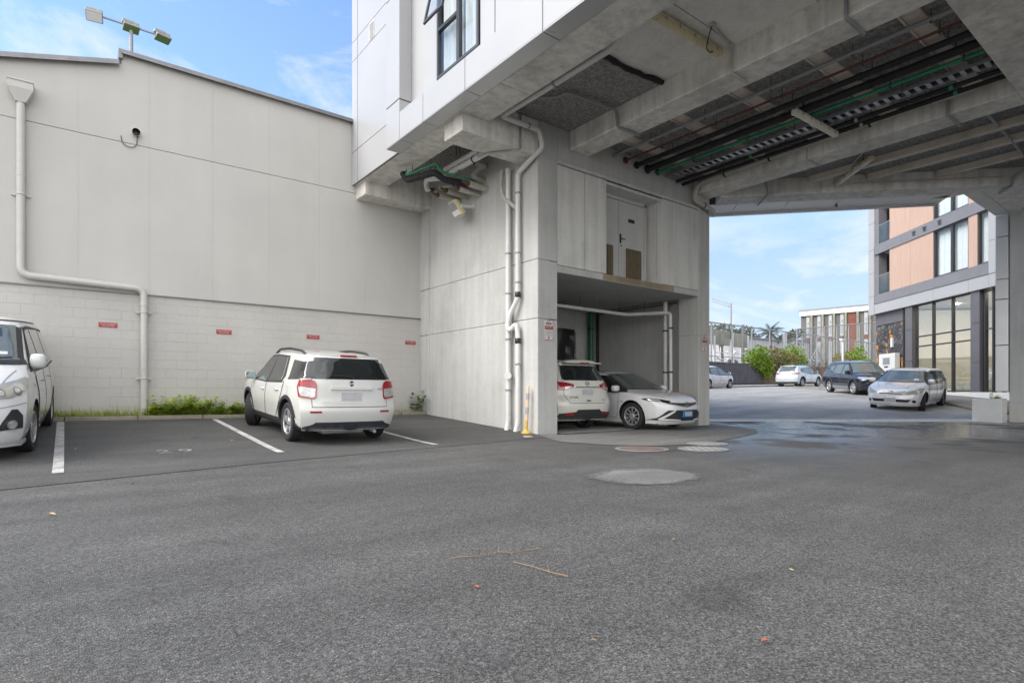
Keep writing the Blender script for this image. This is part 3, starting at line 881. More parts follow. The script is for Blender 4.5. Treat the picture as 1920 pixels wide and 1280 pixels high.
# skewed edge beam on the driveway side
u = Vector((.698,-.716,0)); nrm = Vector((.716,.698,0))
p0 = Vector((14.33,9.05,0))
mb = MB(); L = 7.6
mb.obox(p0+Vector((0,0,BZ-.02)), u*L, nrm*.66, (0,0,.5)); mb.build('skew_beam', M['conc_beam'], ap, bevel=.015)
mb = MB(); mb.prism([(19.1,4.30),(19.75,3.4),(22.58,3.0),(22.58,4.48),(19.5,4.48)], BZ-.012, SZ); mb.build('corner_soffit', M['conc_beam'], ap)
mb = MB(); mb.box(22.6, 23.6, -6, 4.54, -.2, BZ-.004); mb.box(22.585,23.5,-6,4.55,-.25,.62); mb.build('support_column', M['conc'], ap, bevel=.02)
# soffit slab and body of the building above it
foot = [(6.9,-8),(23.6,-8),(23.6,4.5),(19.42,4.5),(19.28,5.25),(19.75,5.62),(15.63,10.16),(14.4,11.4),(14.4,14.45),(6.9,14.45)]
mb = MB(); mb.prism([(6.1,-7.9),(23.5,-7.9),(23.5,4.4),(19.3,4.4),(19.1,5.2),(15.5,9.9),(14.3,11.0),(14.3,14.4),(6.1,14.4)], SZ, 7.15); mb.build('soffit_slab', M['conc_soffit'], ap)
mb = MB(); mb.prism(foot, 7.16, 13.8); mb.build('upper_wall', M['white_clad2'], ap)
# insulation sprayed on the soffit, ragged at its edge
mb = MB()
def ragged(x0, x1, y0, y1, z, amp=.05, n=10, edge='y0'):
    pts = []
    for i in range(n+1):
        x = x0+(x1-x0)*i/n; pts.append((x, y0+(rnd.uniform(-amp,amp)+.10*math.sin(i/n*3.1) if edge=='y0' else 0)))
    for i in range(n, -1, -1):
        pts.append((x0+(x1-x0)*i/n, y1))
    mb.prism(pts, z, SZ+.01)
ragged(6.73, 8.91, 6.85, 9.39, 6.735, .035, 14)
ragged(9.53, 13.61, 2.63, 9.39, 6.73, 0, 4, 'x')
mb.prism([(14.28,2.63),(20.3,2.63),(19.6,3.6),(14.5,8.8),(14.28,8.9)], 6.735, SZ+.01)
mb.prism([(6.73,10.08),(7.99,10.08),(7.99,13.95),(6.73,13.95)], 6.74, SZ+.01)
mb.build('soffit_insulation', M['insul'], ap, bevel=.02)
mb = MB(); mb.tube([(6.75+i*.155, 6.86+.10*math.sin(i/14*3.1)-.03+rnd.uniform(-.02,.02), 6.765) for i in range(15)], [.04+rnd.uniform(-.012,.02) for i in range(15)], 7)
mb.build('insulation_edge', M['rubber'], ap, smooth=True)
# smooth soffit panels in the first bay, with open joints
mb = MB()
yy = [2.63, 4.0, 5.36, 6.72]
for a, b in zip(yy[:-1], yy[1:]): mb.box(6.73, 8.915, a+.012, b-.012, 6.775, SZ-.002)
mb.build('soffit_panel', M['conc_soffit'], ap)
for y in (3.2, 4.6, 6.05, 7.4, 8.75):
    mb = MB(); mb.box(9.525, 13.615, y-.125, y+.125, 6.69, 6.735); mb.box(9.525,13.615,y+.125,y+.16,6.66,6.70); mb.build('ceiling_rib', M['joist'], ap, bevel=.006)
for x, y1 in ((15.9,7.0),(16.95,5.95),(18.15,4.75)):
    mb = MB(); mb.box(x-.09, x+.09, 2.63, y1+.35, 6.58, 6.74); mb.build('ceiling_joist', M['joist'], ap, bevel=.008)
# white panel soffit and gutter along the skewed edge
e0, e1 = Vector((15.0,10.75,0)), Vector((19.72,5.58,0))
d = (e1-e0); Ld = d.length; d.normalize(); nn = Vector((d.y*-1, d.x, 0)); nn = nn if nn.dot(nrm)>0 else -nn
mb = MB(); k = 5
for i in range(k):
    a = Ld*i/k+.008; b = Ld*(i+1)/k-.008
    mb.obox(e0-nn*.92+d*a+Vector((0,0,6.33)), d*(b-a), nn*.90, (0,0,.03))
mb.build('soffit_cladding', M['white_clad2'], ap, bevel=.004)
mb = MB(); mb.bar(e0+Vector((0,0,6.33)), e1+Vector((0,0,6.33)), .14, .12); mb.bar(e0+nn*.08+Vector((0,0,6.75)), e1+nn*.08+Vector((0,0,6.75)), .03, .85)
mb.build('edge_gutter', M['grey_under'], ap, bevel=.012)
mb = MB(); q = e0+d*Ld*.6-nn*.45; mb.lathe([(.02,-.09),(.035,-.075),(.035,-.03),(.015,0)], (q.x,q.y,6.33), n=10); mb.build('sprinkler_head', M['brass'], ap, smooth=True)
# metal-clad frame at the right hand end
mb = MB()
mb.box(19.42, 21.0, 4.49, 4.86, 6.325, 6.8); mb.box(21.012, 22.58, 4.49, 4.86, 6.325, 6.8)
for z0, z1 in ((.96,2.35),(2.37,3.75),(3.77,4.36),(4.38,5.65),(5.67,6.31)): mb.box(22.56, 22.95, 4.555, 4.86, z0, z1)
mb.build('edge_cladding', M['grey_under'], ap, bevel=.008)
mb = MB(); mb.box(19.12, 19.42, 4.49, 5.45, 6.33, 6.8); mb.obox((19.3,5.2,6.31),(.55,.42,0),(-.2,.25,0),(0,0,.45)); mb.build('end_cladding', M['grey_under'], ap, bevel=.008)

# ---- white facade on the left (plane x = 5.95, band at 5.65)
FXP = 5.95
mb = MB()
for y0, y1, z0, z1 in ((-8,8.62,6.36,13.8),(10.1,14.5,6.36,13.8),(8.62,10.1,6.36,7.2),(8.62,10.1,9.74,13.8)): mb.box(FXP+.032, 6.1, y0, y1, z0, z1)
mb.box(5.67, 5.935, -7.99, 11.84, 6.345, 6.895); mb.box(5.67, 5.935, 11.21, 11.84, 6.90, 13.78)
mb.box(6.1, 6.95, 14.452, 14.5, 7.16, 13.8); mb.box(6.11, 6.9, -8, 14.45, 13.7, 13.8)
mb.build('cladding_backing', M['joint'], ap)
mb = MB()
zrows = [6.335, 7.18, 9.55, 10.05, 12.4, 13.8]
g = .008
for z0, z1 in zip(zrows[:-1], zrows[1:]):
    for y0, y1 in ((11.87,14.13),(14.14,14.5)):
        mb.box(FXP, FXP+.03, y0+g, y1-g, z0+g, z1-g)
# wall behind the fin and beside the window
for y0, y1, z0, z1 in ((10.12,11.22,6.85,13.8),(8.15,8.60,6.85,13.8),(6.95,8.14,6.85,13.8),(2.0,6.94,6.85,9.2),(2.0,6.94,9.21,13.8),(-8,1.99,6.85,13.8),(8.60,10.12,6.85,7.2),(8.60,10.12,9.75,13.8)):
    mb.box(FXP, FXP+.03, y0+g, y1-g, z0, z1)
mb.build('wall_panel', M['white_clad'], ap)
mb = MB()   # projecting fin
for z0, z1 in ((7.215,9.55),(9.568,13.8)): mb.box(5.65, FXP+.0, 11.205, 11.85, z0, z1)
mb.build('facade_fin', M['white_clad'], ap, bevel=.006)
mb = MB()   # projecting band
ys_ = [11.85, 11.20, 10.18, 8.65, 6.53, 4.4, 2.27, .14, -2, -4.1, -6.2, -8]
for i, (a, b) in enumerate(zip(ys_[:-1], ys_[1:])):
    mb.box(5.65, FXP+.0, b+.009, a-.009, 6.335, 7.195 if i == 0 else 6.91)
mb.build('facade_band', M['white_clad'], ap, bevel=.006)
mb = MB()
for a, b in zip(ys_[:-1], ys_[1:]): mb.box(5.654, 6.0, b+.009, a-.009, 6.322, 6.334)
mb.build('band_soffit', M['grey_under'], ap)
# window: fixed sash, opening sash pushed out at the top, sheer curtain behind
WY0, WY1, WZ0, WZ1 = 8.62, 10.10, 7.21, 9.74
mb = MB()
for y0, y1, z0, z1 in ((WY0,WY0+.06,WZ0,WZ1),(WY1-.06,WY1,WZ0,WZ1),(9.27,9.36,WZ0,WZ1),(WY0+.06,9.27,WZ0,WZ0+.06),(9.36,WY1-.06,WZ0,WZ0+.06),(WY0+.06,WY1-.06,WZ1-.06,WZ1),(9.36,WY1-.06,8.16,8.23)):
    mb.box(FXP-.03, FXP+.05, y0, y1, z0, z1)
wf = mb.build('window', M['alu_dark'], ap, bevel=.004)
mb = MB(); mb.box(FXP+.01, FXP+.016, WY0+.06, 9.27, WZ0+.06, WZ1-.06); mb.box(FXP+.01, FXP+.016, 9.36, WY1-.06, WZ0+.06, 8.16); mb.build('pane', M['glass'], wf)
sa = MB(); top = Vector((FXP-.03, 9.36, WZ1-.08)); ang = .22
dn = Vector((-math.sin(ang),0,-math.cos(ang))); hh = 1.5; yy = Vector((0,1,0)); th = Vector((math.cos(ang),0,-math.sin(ang)))
for (o_, a_, b_) in ((top, yy*.05, dn*hh), (top+yy*.66, yy*.05, dn*hh), (top+dn*(hh-.06)+yy*.05, yy*.61, dn*.06), (top+yy*.05, yy*.61, dn*.05)):
    sa.obox(o_, a_, b_, th*.04)
sh = sa.build('opening_sash', M['alu_dark'], wf)
sa = MB(); sa.obox(top+yy*.05+dn*.05+th*.02, yy*.61, dn*(hh-.11), th*.006); sa.build('sash_pane', M['glass'], wf)
cu = MB(); n = 60
for (y0, y1) in ((WY0,9.29),(9.34,WY1)):
    vs_ = []; fs_ = []
    for i in range(n+1):
        y = y0+(y1-y0)*i/n; x = FXP+.13+.035*math.sin(i*1.3)+.02*math.sin(i*.47)
        vs_ += [(x,y,WZ0),(x,y,WZ1)]
    cu.add(vs_, [(2*i,2*i+2,2*i+3,2*i+1) for i in range(n)])
cu.build('curtain', M['curtain'], wf, smooth=True)
# vent grille in the left part
mb = MB(); yv, zv = 13.25, 9.80
mb.box(FXP-.012, FXP-.001, yv-.15, yv+.15, zv-.21, zv+.21)
for i in range(6): mb.obox((FXP-.03,yv-.13,zv-.17+i*.062),(.02,0,.028),(0,.26,0),(0,0,.008))
mb.build('vent_grille', M['white_metal'], ap)
# ------------------------------------------------------------------ pipes, lights and signs hung on the concrete
def pipe(name, path, r, mat, label, cat, group, rad=.12, n=12, clips=None, clipmat=None, partname='pipe_clip', collars=None, base=None):
    s = MB(); s.tube(fillet(path, rad, 5) if len(path) > 2 else path, r, n)
    for c in (collars or []): 
        a, ax = c
        s.lathe([(r*1.0,-.05),(r*1.14,-.045),(r*1.14,.045),(r*1.0,.05)], a, ax, n)
    o = s.build(name, mat, smooth=45)
    tag(o, label, cat, group)
    for c in (clips or []):
        a, ax = c; q = MB(); q.lathe([(r*1.02,-.022),(r*1.22,-.018),(r*1.22,.018),(r*1.02,.022)], a, ax, n)
        q.build(partname, clipmat or M['rubber'], o, smooth=45)
    return o
def rods(o, pts, top, mat=None, nm='hanger_rod'):
    for (x, y, z) in pts:
        q = MB(); q.tube([(x,y,z-.02),(x,y,top)], .007, 6); q.box(x-.03,x+.03,y-.012,y+.012,z-.075,z-.06); q.build(nm, mat or M['alu_dark'], o)

GB = 'services along the driveway soffit'
S0, S1 = TY-.002, 2.64
ysr = [8.3,6.9,5.5,4.1,3.0]
o = pipe('conduit_pipe', [(10.37,S0,6.58),(10.37,S1,6.58)], .04, M['pvc_grey'], 'grey plastic conduit, nearest to the left hand beam of the services on the soffit', 'pipe', GB, clips=[((10.37,y,6.58),'y') for y in ysr], clipmat=M['galv_dull'])
rods(o, [(10.37,y,6.6) for y in ysr], 6.73)
o = pipe('sprinkler_pipe', [(10.78,S0,6.56),(10.78,S1,6.56)], .024, M['red_pipe'], 'thin oxide red pipe on the soffit between the grey conduit and the black lagged pipes', 'pipe', GB, clips=[((10.78,y,6.56),'y') for y in ysr], clipmat=M['rust'])
rods(o, [(10.78,y,6.58) for y in ysr], 6.73)
q = MB(); q.lathe([(.075,0),(.085,.012),(.085,.02),(.03,.05)], (10.78,S0-.05,6.56), 'y', 14); q.build('wall_flange', M['red_pipe'], o, smooth=40)
for (x, lab, r) in ((11.18,'slimmer black lagged pipe on the soffit, next to the red pipe',.055),(11.60,'thickest black lagged pipe on the soffit, beside the green pipe',.072)):
    o = pipe('lagged_pipe', [(x,S0,6.54),(x,S1,6.54)], r, M['black_ins'], lab, 'pipe', GB, n=14, collars=[((x,y,6.54),'y') for y in (7.6,5.9,4.3)])
    q = MB(); q.lathe([(r*1.0,0),(r*1.6,.012),(r*1.6,.03),(r*1.1,.06)], (x,S0-.06,6.54), 'y', 14); q.build('wall_flange', M['black'], o, smooth=40)
    rods(o, [(x,y,6.56) for y in ysr], 6.73)
o = pipe('water_pipe', [(12.0,S0,6.56),(12.0,S1,6.56)], .034, M['green_pipe'], 'bright green water pipe running the length of the soffit', 'pipe', GB, clips=[((12.0,y,6.56),'y') for y in ysr], clipmat=M['green_dark'], collars=[((12.0,5.1,6.56),'y'),((12.0,3.1,6.56),'y')])
q = MB(); q.lathe([(.075,0),(.085,.012),(.085,.02),(.04,.05)], (12.0,S0-.05,6.56), 'y', 14); q.build('wall_flange', M['green_dark'], o, smooth=40)
rods(o, [(12.0,y,6.58) for y in ysr], 6.73)
# ladder cable tray
ct = thing('cable_tray', (12.42,6,6.5), 'galvanised ladder cable tray hung between the green pipe and the far beam', 'cable tray', GB)
s = MB(); s.box(12.29,12.305,S1,S0-.05,6.50,6.56); s.box(12.55,12.565,S1,S0-.05,6.50,6.56); s.build('side_rail', M['galv'], ct)
s = MB()
y = S1+.1
while y < S0-.1: s.box(12.305,12.55,y,y+.075,6.505,6.52); y += .17
s.build('rung', M['galv'], ct)
s = MB()
for i in range(4): s.tube([(12.34+i*.05,S1+.05+k*.7,6.535+rnd.uniform(-.006,.006)) for k in range(10)], .014, 6)
s.build('cable_run', M['black'], ct, smooth=True)
rods(ct, [(x,y,6.52) for y in (8.0,6.0,4.0) for x in (12.28,12.575)], 6.73)
for (x, z, lab) in ((12.84,6.52,'black lagged pipe on the soffit just past the cable tray'),(13.10,6.50,'black lagged pipe on the soffit closest to the far beam')):
    o = pipe('lagged_pipe', [(x,S0,z),(x,S1,z)], .042, M['black_ins'], lab, 'pipe', GB)
    for y in (7.3,5.0,3.4):
        q = MB(); q.lathe([(.046,-.03),(.05,-.02),(.05,.02),(.046,.03)], (x,y,z), 'y', 12); q.build('coloured_band', M['green_pipe'] if y != 5.0 else M['galv'], o, smooth=40)
    rods(o, [(x,y,z+.02) for y in (8.2,6.6,5.2,3.8)], 6.73)
o = pipe('waste_pipe', [(13.52,3.2,6.66),(13.5,8.6,6.57),(13.5,9.22,6.54),(13.42,9.28,6.12),(14.2,9.22,5.98),(14.42,9.3,5.9)], .062, M['pvc_dirty'], 'weathered white waste pipe along the far beam, bent down at the tower corner', 'pipe', GB, rad=.2, n=14,
    clips=[((13.515,5.0,6.63),'y'),((13.5,7.2,6.593),'y'),((13.5,8.4,6.574),'y'),((13.85,9.25,6.05),'x')])
# conduits crossing beams
GC = 'conduits looped over the beams'
def conduit(path, r, mat, label):
    s = MB(); s.tube(fillet(path, .05, 4), r, 8); o = s.build('conduit', mat, smooth=45); tag(o, label, 'conduit', GC)
    return o
conduit([(6.78,9.0,6.66),(7.55,8.3,6.66),(7.6,8.05,6.66),(8.86,7.95,6.66),(8.88,7.93,6.31),(9.5,7.9,6.31)], .030, M['pvc_grey'], 'grey conduit looped under the left hand beam near the tower, starting at the insulation')
conduit([(8.13,5.27,6.74),(8.86,5.40,6.74),(8.885,5.41,6.31),(9.4,5.41,6.31)], .02, M['pvc_dirty'], 'thin cream conduit looped under the left hand beam beside the yellowed batten light')
conduit([(8.885,3.6,6.75),(8.885,3.6,6.31),(9.5,3.6,6.31)], .03, M['pvc_grey'], 'grey conduit dropping down the left hand beam close to the cross beam')
conduit([(13.58,6.35,6.6),(13.59,6.35,6.315),(14.2,6.35,6.315)], .018, M['pvc_dirty'], 'thin pale conduit over the far beam beside the middle batten light')
conduit([(13.58,3.65,6.6),(13.59,3.65,6.31),(14.3,3.65,6.31),(14.75,3.65,6.68)], .028, M['pvc_grey'], 'grey conduit over the far beam near the cross beam')
conduit([(14.25,3.35,6.66),(18.9,3.35,6.55),(19.35,3.8,6.5),(19.4,3.85,6.28),(19.9,4.2,6.28)], .032, M['pvc_grey'], 'long grey conduit crossing under the joists of the far bay')
conduit([(14.4,5.2,6.62),(15.6,6.2,6.62),(16.6,6.55,6.5),(19.2,3.95,6.5)], .016, M['pvc_dirty'], 'thin cream conduit running along the skewed beam')
conduit([(14.32,8.6,6.7),(15.1,8.16,6.66),(15.14,8.12,6.3),(15.75,8.75,6.3)], .022, M['pvc_grey'], 'short grey conduit bent around the skewed beam near the tower')
conduit([(14.5,3.2,6.68),(14.9,3.05,6.68)], .02, M['black'], 'short black conduit stub above the far bay')
s = MB(); s.tube(fillet([(8.12,5.28,6.73),(8.10,5.32,6.60),(8.22,5.45,6.50),(8.45,5.53,6.55),(8.62,5.56,6.66)],.12,5), .010, 6)
tag(s.build('loose_cable', M['black'], smooth=45), 'loose black cable looping from the cream conduit to the yellowed batten light', 'cable')
s = MB(); s.box(8.07,8.17,5.22,5.32,6.735,6.774); tag(s.build('junction_box', M['pvc_dirty'], bevel=.01), 'small cream junction box on the smooth soffit beside the yellowed batten light', 'junction box')

# batten lights
def batten(a, b, z, body, lens, label, nm_off=.05):
    a, b = Vector((*a,z)), Vector((*b,z)); d = (b-a).normalized(); sd = Vector((-d.y,d.x,0)); c = (a+b)/2
    t = thing('batten_light', c, label, 'light', 'fluorescent batten lights on the soffits')
    s = MB(); s.obox(a-sd*.06, b-a, sd*.12, (0,0,.06)); s.obox(a-d*.03-sd*.065+Vector((0,0,-.05)), d*.06, sd*.13, (0,0,.11)); s.obox(b-d*.03-sd*.065+Vector((0,0,-.05)), d*.06, sd*.13, (0,0,.11))
    s.build('housing', body, t, bevel=.012)
    s = MB()
    prof = [(-.055,0),(-.05,-.035),(-.03,-.055),(0,-.062),(.03,-.055),(.05,-.035),(.055,0)]
    s.ext([a+d*.03+sd*p+Vector((0,0,q)) for p,q in prof], d*((b-a).length-.06)); s.build('diffuser', lens, t, smooth=40)
    s = MB()
    for k in (.2,.8): p = a.lerp(b,k); s.tube([p+Vector((0,0,.05)),p+Vector((0,0,6.75-z if z>6 else .09))], .01, 6)
    s.build('mounting_rod', M['alu_dark'], t)
    for k in (.12,.32,.55,.76,.92):
        q = MB(); p = a.lerp(b,k)
        for sg in (-1,1): q.obox(p-d*.012+sd*(.062*sg)-sd*.004+Vector((0,0,-.02)), d*.024, sd*.008, (0,0,.05))
        q.build('clip', M['galv_dull'], t)
batten((7.12,5.6), (8.78,5.57), 6.68, M['yellowed'], M['yellowed'], 'yellowed batten light on the smooth soffit left of the main beam')
batten((11.28,5.5), (12.94,5.46), 6.40, M['off_white'], M['lens'], 'cream batten light hung below the black and green pipes')
batten((16.35,6.85), (15.2,5.6), 6.50, M['yellowed'], M['off_white'], 'slanting batten light hung across the far bay beside the skewed beam')
batten((9.9,12.3), (11.4,12.2), 3.42, M['black'], M['yellowed'], 'dim yellow batten light on the ceiling of the tower parking bay')

# downpipes on the tower's left face
GD = 'white downpipes on the tower'
xa, xb = TX-.10, TX-.10
y1_, y2_ = 10.31, 9.96
o = pipe('downpipe', [(xa,y1_,5.96),(xa,y1_,2.86),(xa-.0,y1_-.02,2.42),(xa,y1_,2.05),(xa,y1_,.30),(xa-.06,y1_-.02,.07)], .058, M['pvc'], 'left hand white downpipe on the tower with a round access cap low down', 'downpipe', GD, rad=.12, n=14,
    clips=[((xa,y1_,z),'z') for z in (4.05,3.15,2.12,.98)], clipmat=M['galv_dull'], collars=[((xa,y1_,5.9),'z'),((xa,y1_,.32),'z')])
q = MB(); q.lathe([(.075,0),(.085,.02),(.085,.05),(.0,.055)], (xa-.05,y1_+.0,1.25), 'x', 16); q.tube([(xa,y1_,1.25),(xa-.05,y1_,1.25)],.06,12)
q = MB(); q.tube([(xa,y1_,1.3),(xa-.06,y1_-.07,1.3)],.062,14); q.tube([(xa-.06,y1_-.07,1.3),(xa-.085,y1_-.095,1.3)],.082,16); q.build('access_cap', M['pvc'], o, smooth=40)
o = pipe('downpipe', [(6.95,6.0,6.72),(6.97,6.3,6.47),(6.95,8.6,6.47),(6.92,9.24,6.46),(7.9,9.23,6.44),(7.99,9.23,6.1),(xb,9.5,5.92),(xb,y2_,5.75),(xb,y2_,3.0),(xb-.05,y2_+.22,2.66),(xb-.09,y2_+.27,2.42),(xb-.1,y2_+.18,2.28),(xb-.02,y2_+.03,2.45),(xb,y2_,2.2),(xb,y2_,.26),(xb-.05,y2_+.02,.05)], .055, M['pvc'],
    'right hand white downpipe on the tower, kinked halfway and bent round the bracket beam', 'downpipe', GD, rad=.10, n=14,
    clips=[((xb,y2_,z),'z') for z in (5.32,4.0,3.35,1.55)]+[((6.95,7.7,6.47),'y'),((7.6,9.232,6.447),'x')], clipmat=M['galv_dull'])
q = MB(); q.lathe([(.058,-.06),(.066,-.05),(.066,.05),(.058,.06)], (xb,y2_,3.08), 'z', 14); q.build('rubber_coupling', M['black'], o, smooth=40)
q = MB(); q.lathe([(.058,-.06),(.066,-.05),(.066,.05),(.058,.06)], (xb,y2_,2.06), 'z', 14); q.build('rubber_coupling', M['black'], o, smooth=40)
pipe('branch_pipe', [(xa-.02,y1_+.18,5.98),(xa-.05,y1_+.22,5.62),(xa-.06,y1_+.1,5.32),(xb,y2_+.02,4.98)], .048, M['pvc_dirty'], 'bent branch pipe joining the right hand tower downpipe under the bracket beam', 'downpipe', GD, rad=.12)
conduit([(7.5,9.36,6.72),(7.5,9.37,5.98),(7.1,9.9,5.97),(7.0,10.2,5.97)], .022, M['galv'], 'galvanised conduit bent under the bracket beam on the tower')

# overflow stubs and pipes in the pocket between bracket beams
GS = 'pipe stubs on the tower wall'
def stub(y, z, x1, lab, back=None):
    r = .074
    path = [(TX+.02,y,z),(x1,y,z+.02)] if not back else [(TX+.02,y,z),(TX-.22,y,z+.01),(TX-.30,y+.02,z+.1),(TX-.22,y-.12,z+.24),(TX-.05,y-.2,z+.30),(TX-.33,y-.12,z+.33)]
    o = pipe('pipe_stub', path, r, M['pvc_dirty'], lab, 'pipe', GS, rad=.1)
    e = path[-1]; q = MB(); q.tube(fillet([e,(e[0]-.11,e[1],e[2]),(e[0]-.14,e[1]+.06,e[2]+.05)],.04,3), .030, 8); q.lathe([(.048,-.014),(.048,.014)], (e[0]-.06,e[1],e[2]),'x',10); q.lathe([(.05,-.008),(.06,0),(.06,.02),(.05,.028)], (e[0]-.02,e[1],e[2]),'x',10); q.build('drain_fitting', M['rust'], o, smooth=45)
    q = MB(); q.lathe([(r,0),(r+.03,.004),(r+.03,.016),(r,.02)], (TX-.021,y,z),'x',16); q.build('wall_flange', M['pvc_dirty'], o, smooth=40)
stub(11.42,6.03,7.7,'uppermost grey pipe stub, doubled back on the tower wall below the bracket beam', back=1)
stub(11.30,5.80,7.50,'grey pipe stub at the end of the black and green lagged pipe')
stub(11.62,5.76,7.43,'long grey pipe stub in the middle of the row on the tower wall')
stub(12.11,5.84,7.40,'grey pipe stub with a rusty end, above the floodlight')
stub(12.95,6.10,7.50,'grey pipe stub on the tower wall closest to the warehouse')
stub(12.52,5.84,7.40,'lowest grey pipe stub, left of the floodlight')
pipe('waste_pipe', [(7.98,12.2,6.02),(7.6,12.2,6.04),(7.5,12.6,6.08)], .07, M['pvc_dirty'], 'bent grey pipe tucked behind the row of pipe stubs', 'pipe', GS, rad=.1)
o = pipe('lagged_pipe', [(6.46,12.62,6.22),(6.50,12.5,6.02),(6.80,11.66,6.03),(6.98,11.62,5.90),(7.85,11.45,5.88)], .075, M['black_ins'], 'black lagged pipe with green piping bent across the pocket beside the tower', 'pipe', GS, rad=.1)
q = MB(); q.tube(fillet([(6.50,12.52,6.28),(6.44,12.42,6.10),(6.72,11.50,6.17),(6.84,11.46,6.0),(7.8,11.42,5.985)],.04,4), .02, 8); q.build('green_tube', M['green_pipe'], o, smooth=45)
rods(o, [(6.55,12.3,6.1),(6.75,11.8,6.1)], 6.74)
for k,(a,b,lab) in enumerate((((7.3,12.04,6.33),(7.3,10.05,6.31),'upper pale pipe running back under the bracket beam'),((7.3,11.78,6.18),(7.3,10.05,6.17),'lower pale pipe running back under the bracket beam'))):
    o = pipe('waste_pipe', [a,b], .066, M['pvc'], lab, 'pipe', GS, clips=[((7.3,10.6+.2*k,a[2]),'y')])
    rods(o, [(7.3,11.4,a[2])], 6.74)
pipe('waste_pipe', [(7.25,11.95,6.10),(7.15,12.65,6.24),(7.2,12.8,6.2),(7.22,12.75,6.0)], .07, M['pvc'], 'short bent white pipe below the black lagged pipe', 'pipe', GS, rad=.08)
for i,(yy,xx) in enumerate(((13.2,6.95),(12.9,7.05),(11.2,7.1))):
    s = MB(); s.tube([(xx,yy,6.74),(xx,yy,6.35)], .008, 6)
    tag(s.build('hanger_rod', M['alu_dark']), 'bare threaded rod hanging from the soffit in the pocket beside the tower', 'rod', 'bare rods in the pocket')
# wall floodlight, yellowed
ft = thing('wall_floodlight', (TX,11.8,5.5), 'yellowed floodlight on a swivel bracket on the tower wall', 'light')
A0 = Vector((7.45,12.25,5.58)); B0 = Vector((7.45,11.88,5.60)); C0 = Vector((7.60,11.72,5.22)); D0 = A0+(C0-B0)
ux = (D0-A0); uy = (B0-A0); nz = ux.cross(uy).normalized()
if nz.z > 0: nz = -nz
s = MB(); s.obox(A0, ux, uy, -nz*.14); s.build('housing', M['yellowed'], ft, bevel=.03, seg=2)
s = MB(); s.obox(A0+ux*.10+uy*.12+nz*.001, ux*.48, uy*.72, nz*.005); s.build('glass_lens', M['galv_dull'], ft)
s = MB(); s.obox(A0+ux*.62+uy*.10+nz*.001, ux*.30, uy*.80, nz*.005); s.build('reflector', M['sign_white'], ft)
s = MB(); mid_ = (B0+C0)/2-nz*.07; s.bar(mid_, (TX,11.82,5.50), .09, .06); s.lathe([(.07,-.06),(.07,0)], (TX,11.82,5.50),'x',12); s.build('bracket', M['white_metal'], ft, bevel=.01)

# parking notices on the two front pillars
def notice(x, z, w_, h_, label):
    y = TY-.004
    s = MB(); s.box(x-w_/2, x+w_/2, y-.012, y, z-h_/2, z+h_/2); o = s.build('parking_notice', M['sign_white'], bevel=.003); tag(o, label, 'sign', 'red and white notices on the tower pillars')
    f = y-.0135
    s = MB(); s.box(x-w_/2, x+w_/2, f-.001, f, z+.02*h_, z+.20*h_)
    for (a,b,c_,d_) in ((-.5,.5,.485,.5),(-.5,.5,-.5,-.485),(-.5,-.48,-.5,.5),(.48,.5,-.5,.5)): s.box(x+a*w_,x+b*w_,f-.001,f,z+c_*h_,z+d_*h_)
    put_text(s, 'WARNING', .05, (x,f-.001,z+.43*h_), (1,0,0), (0,0,1), wmax=w_*.5)
    s.ext([(x-.03,f,z-.44*h_),(x+.03,f,z-.44*h_),(x,f,z-.30*h_)], (0,-.001,0))
    s.build('red_band', M['red_sign'], o)
    s = MB(); put_text(s, 'PRIVATE PROPERTY', .045, (x,f-.003,z+.115*h_), (1,0,0), (0,0,1), wmax=w_*.86); s.build('lettering', M['sign_white'], o)
    s = MB()
    for k, (t_, dz) in enumerate((('PERMIT HOLDERS ONLY',-.07),('VEHICLES TOWED',-.14),('AT OWNERS COST',-.21),('NO PARKING',-.30))): put_text(s, t_, .036, (x,f-.002,z+dz*h_), (1,0,0), (0,0,1), wmax=w_*.8)
    s.box(x-w_*.36,x+w_*.36,f-.001,f,z+.26*h_,z+.37*h_)
    s.build('printed_text', M['sign_ink'], o)
notice(8.30, 2.28, .235, .43, 'red and white notice on the near pillar of the tower, beside the downpipes')
notice(14.09, 2.30, .235, .45, 'red and white notice on the far pillar of the tower, above the white sedan')

# flexible bollard at the pillar
bo = thing('bollard', (7.86,9.62,G(7.86,9.62)), 'leaning orange and grey banded flexible bollard on a yellow base against the tower', 'bollard')
bz = G(7.86,9.62)
s = MB(); s.lathe([(.115,0),(.11,.03),(.06,.06),(.042,.09)], (7.86,9.62,bz), n=16); s.build('base', M['yellow_rub'], bo, smooth=40)
ln = Vector((.035,-.03,1)).normalized(); p = Vector((7.86,9.62,bz+.08)); L = .92
s = MB(); s.tube([p, p+ln*L, p+ln*(L+.02)], [.035,.032,.016], 14); po = s.build('post', M['peach'], bo, smooth=40)
for k in (.45,.78): 
    s = MB(); s.tube([p+ln*(k*L-.07), p+ln*(k*L+.07)], .0365, 14); s.build('reflective_band', M['silver_tape'], po, smooth=40)
s = MB(); s.tube([p, p+ln*.2], .0367, 14); s.build('worn_sleeve', M['yellow_rub'], po, smooth=40)

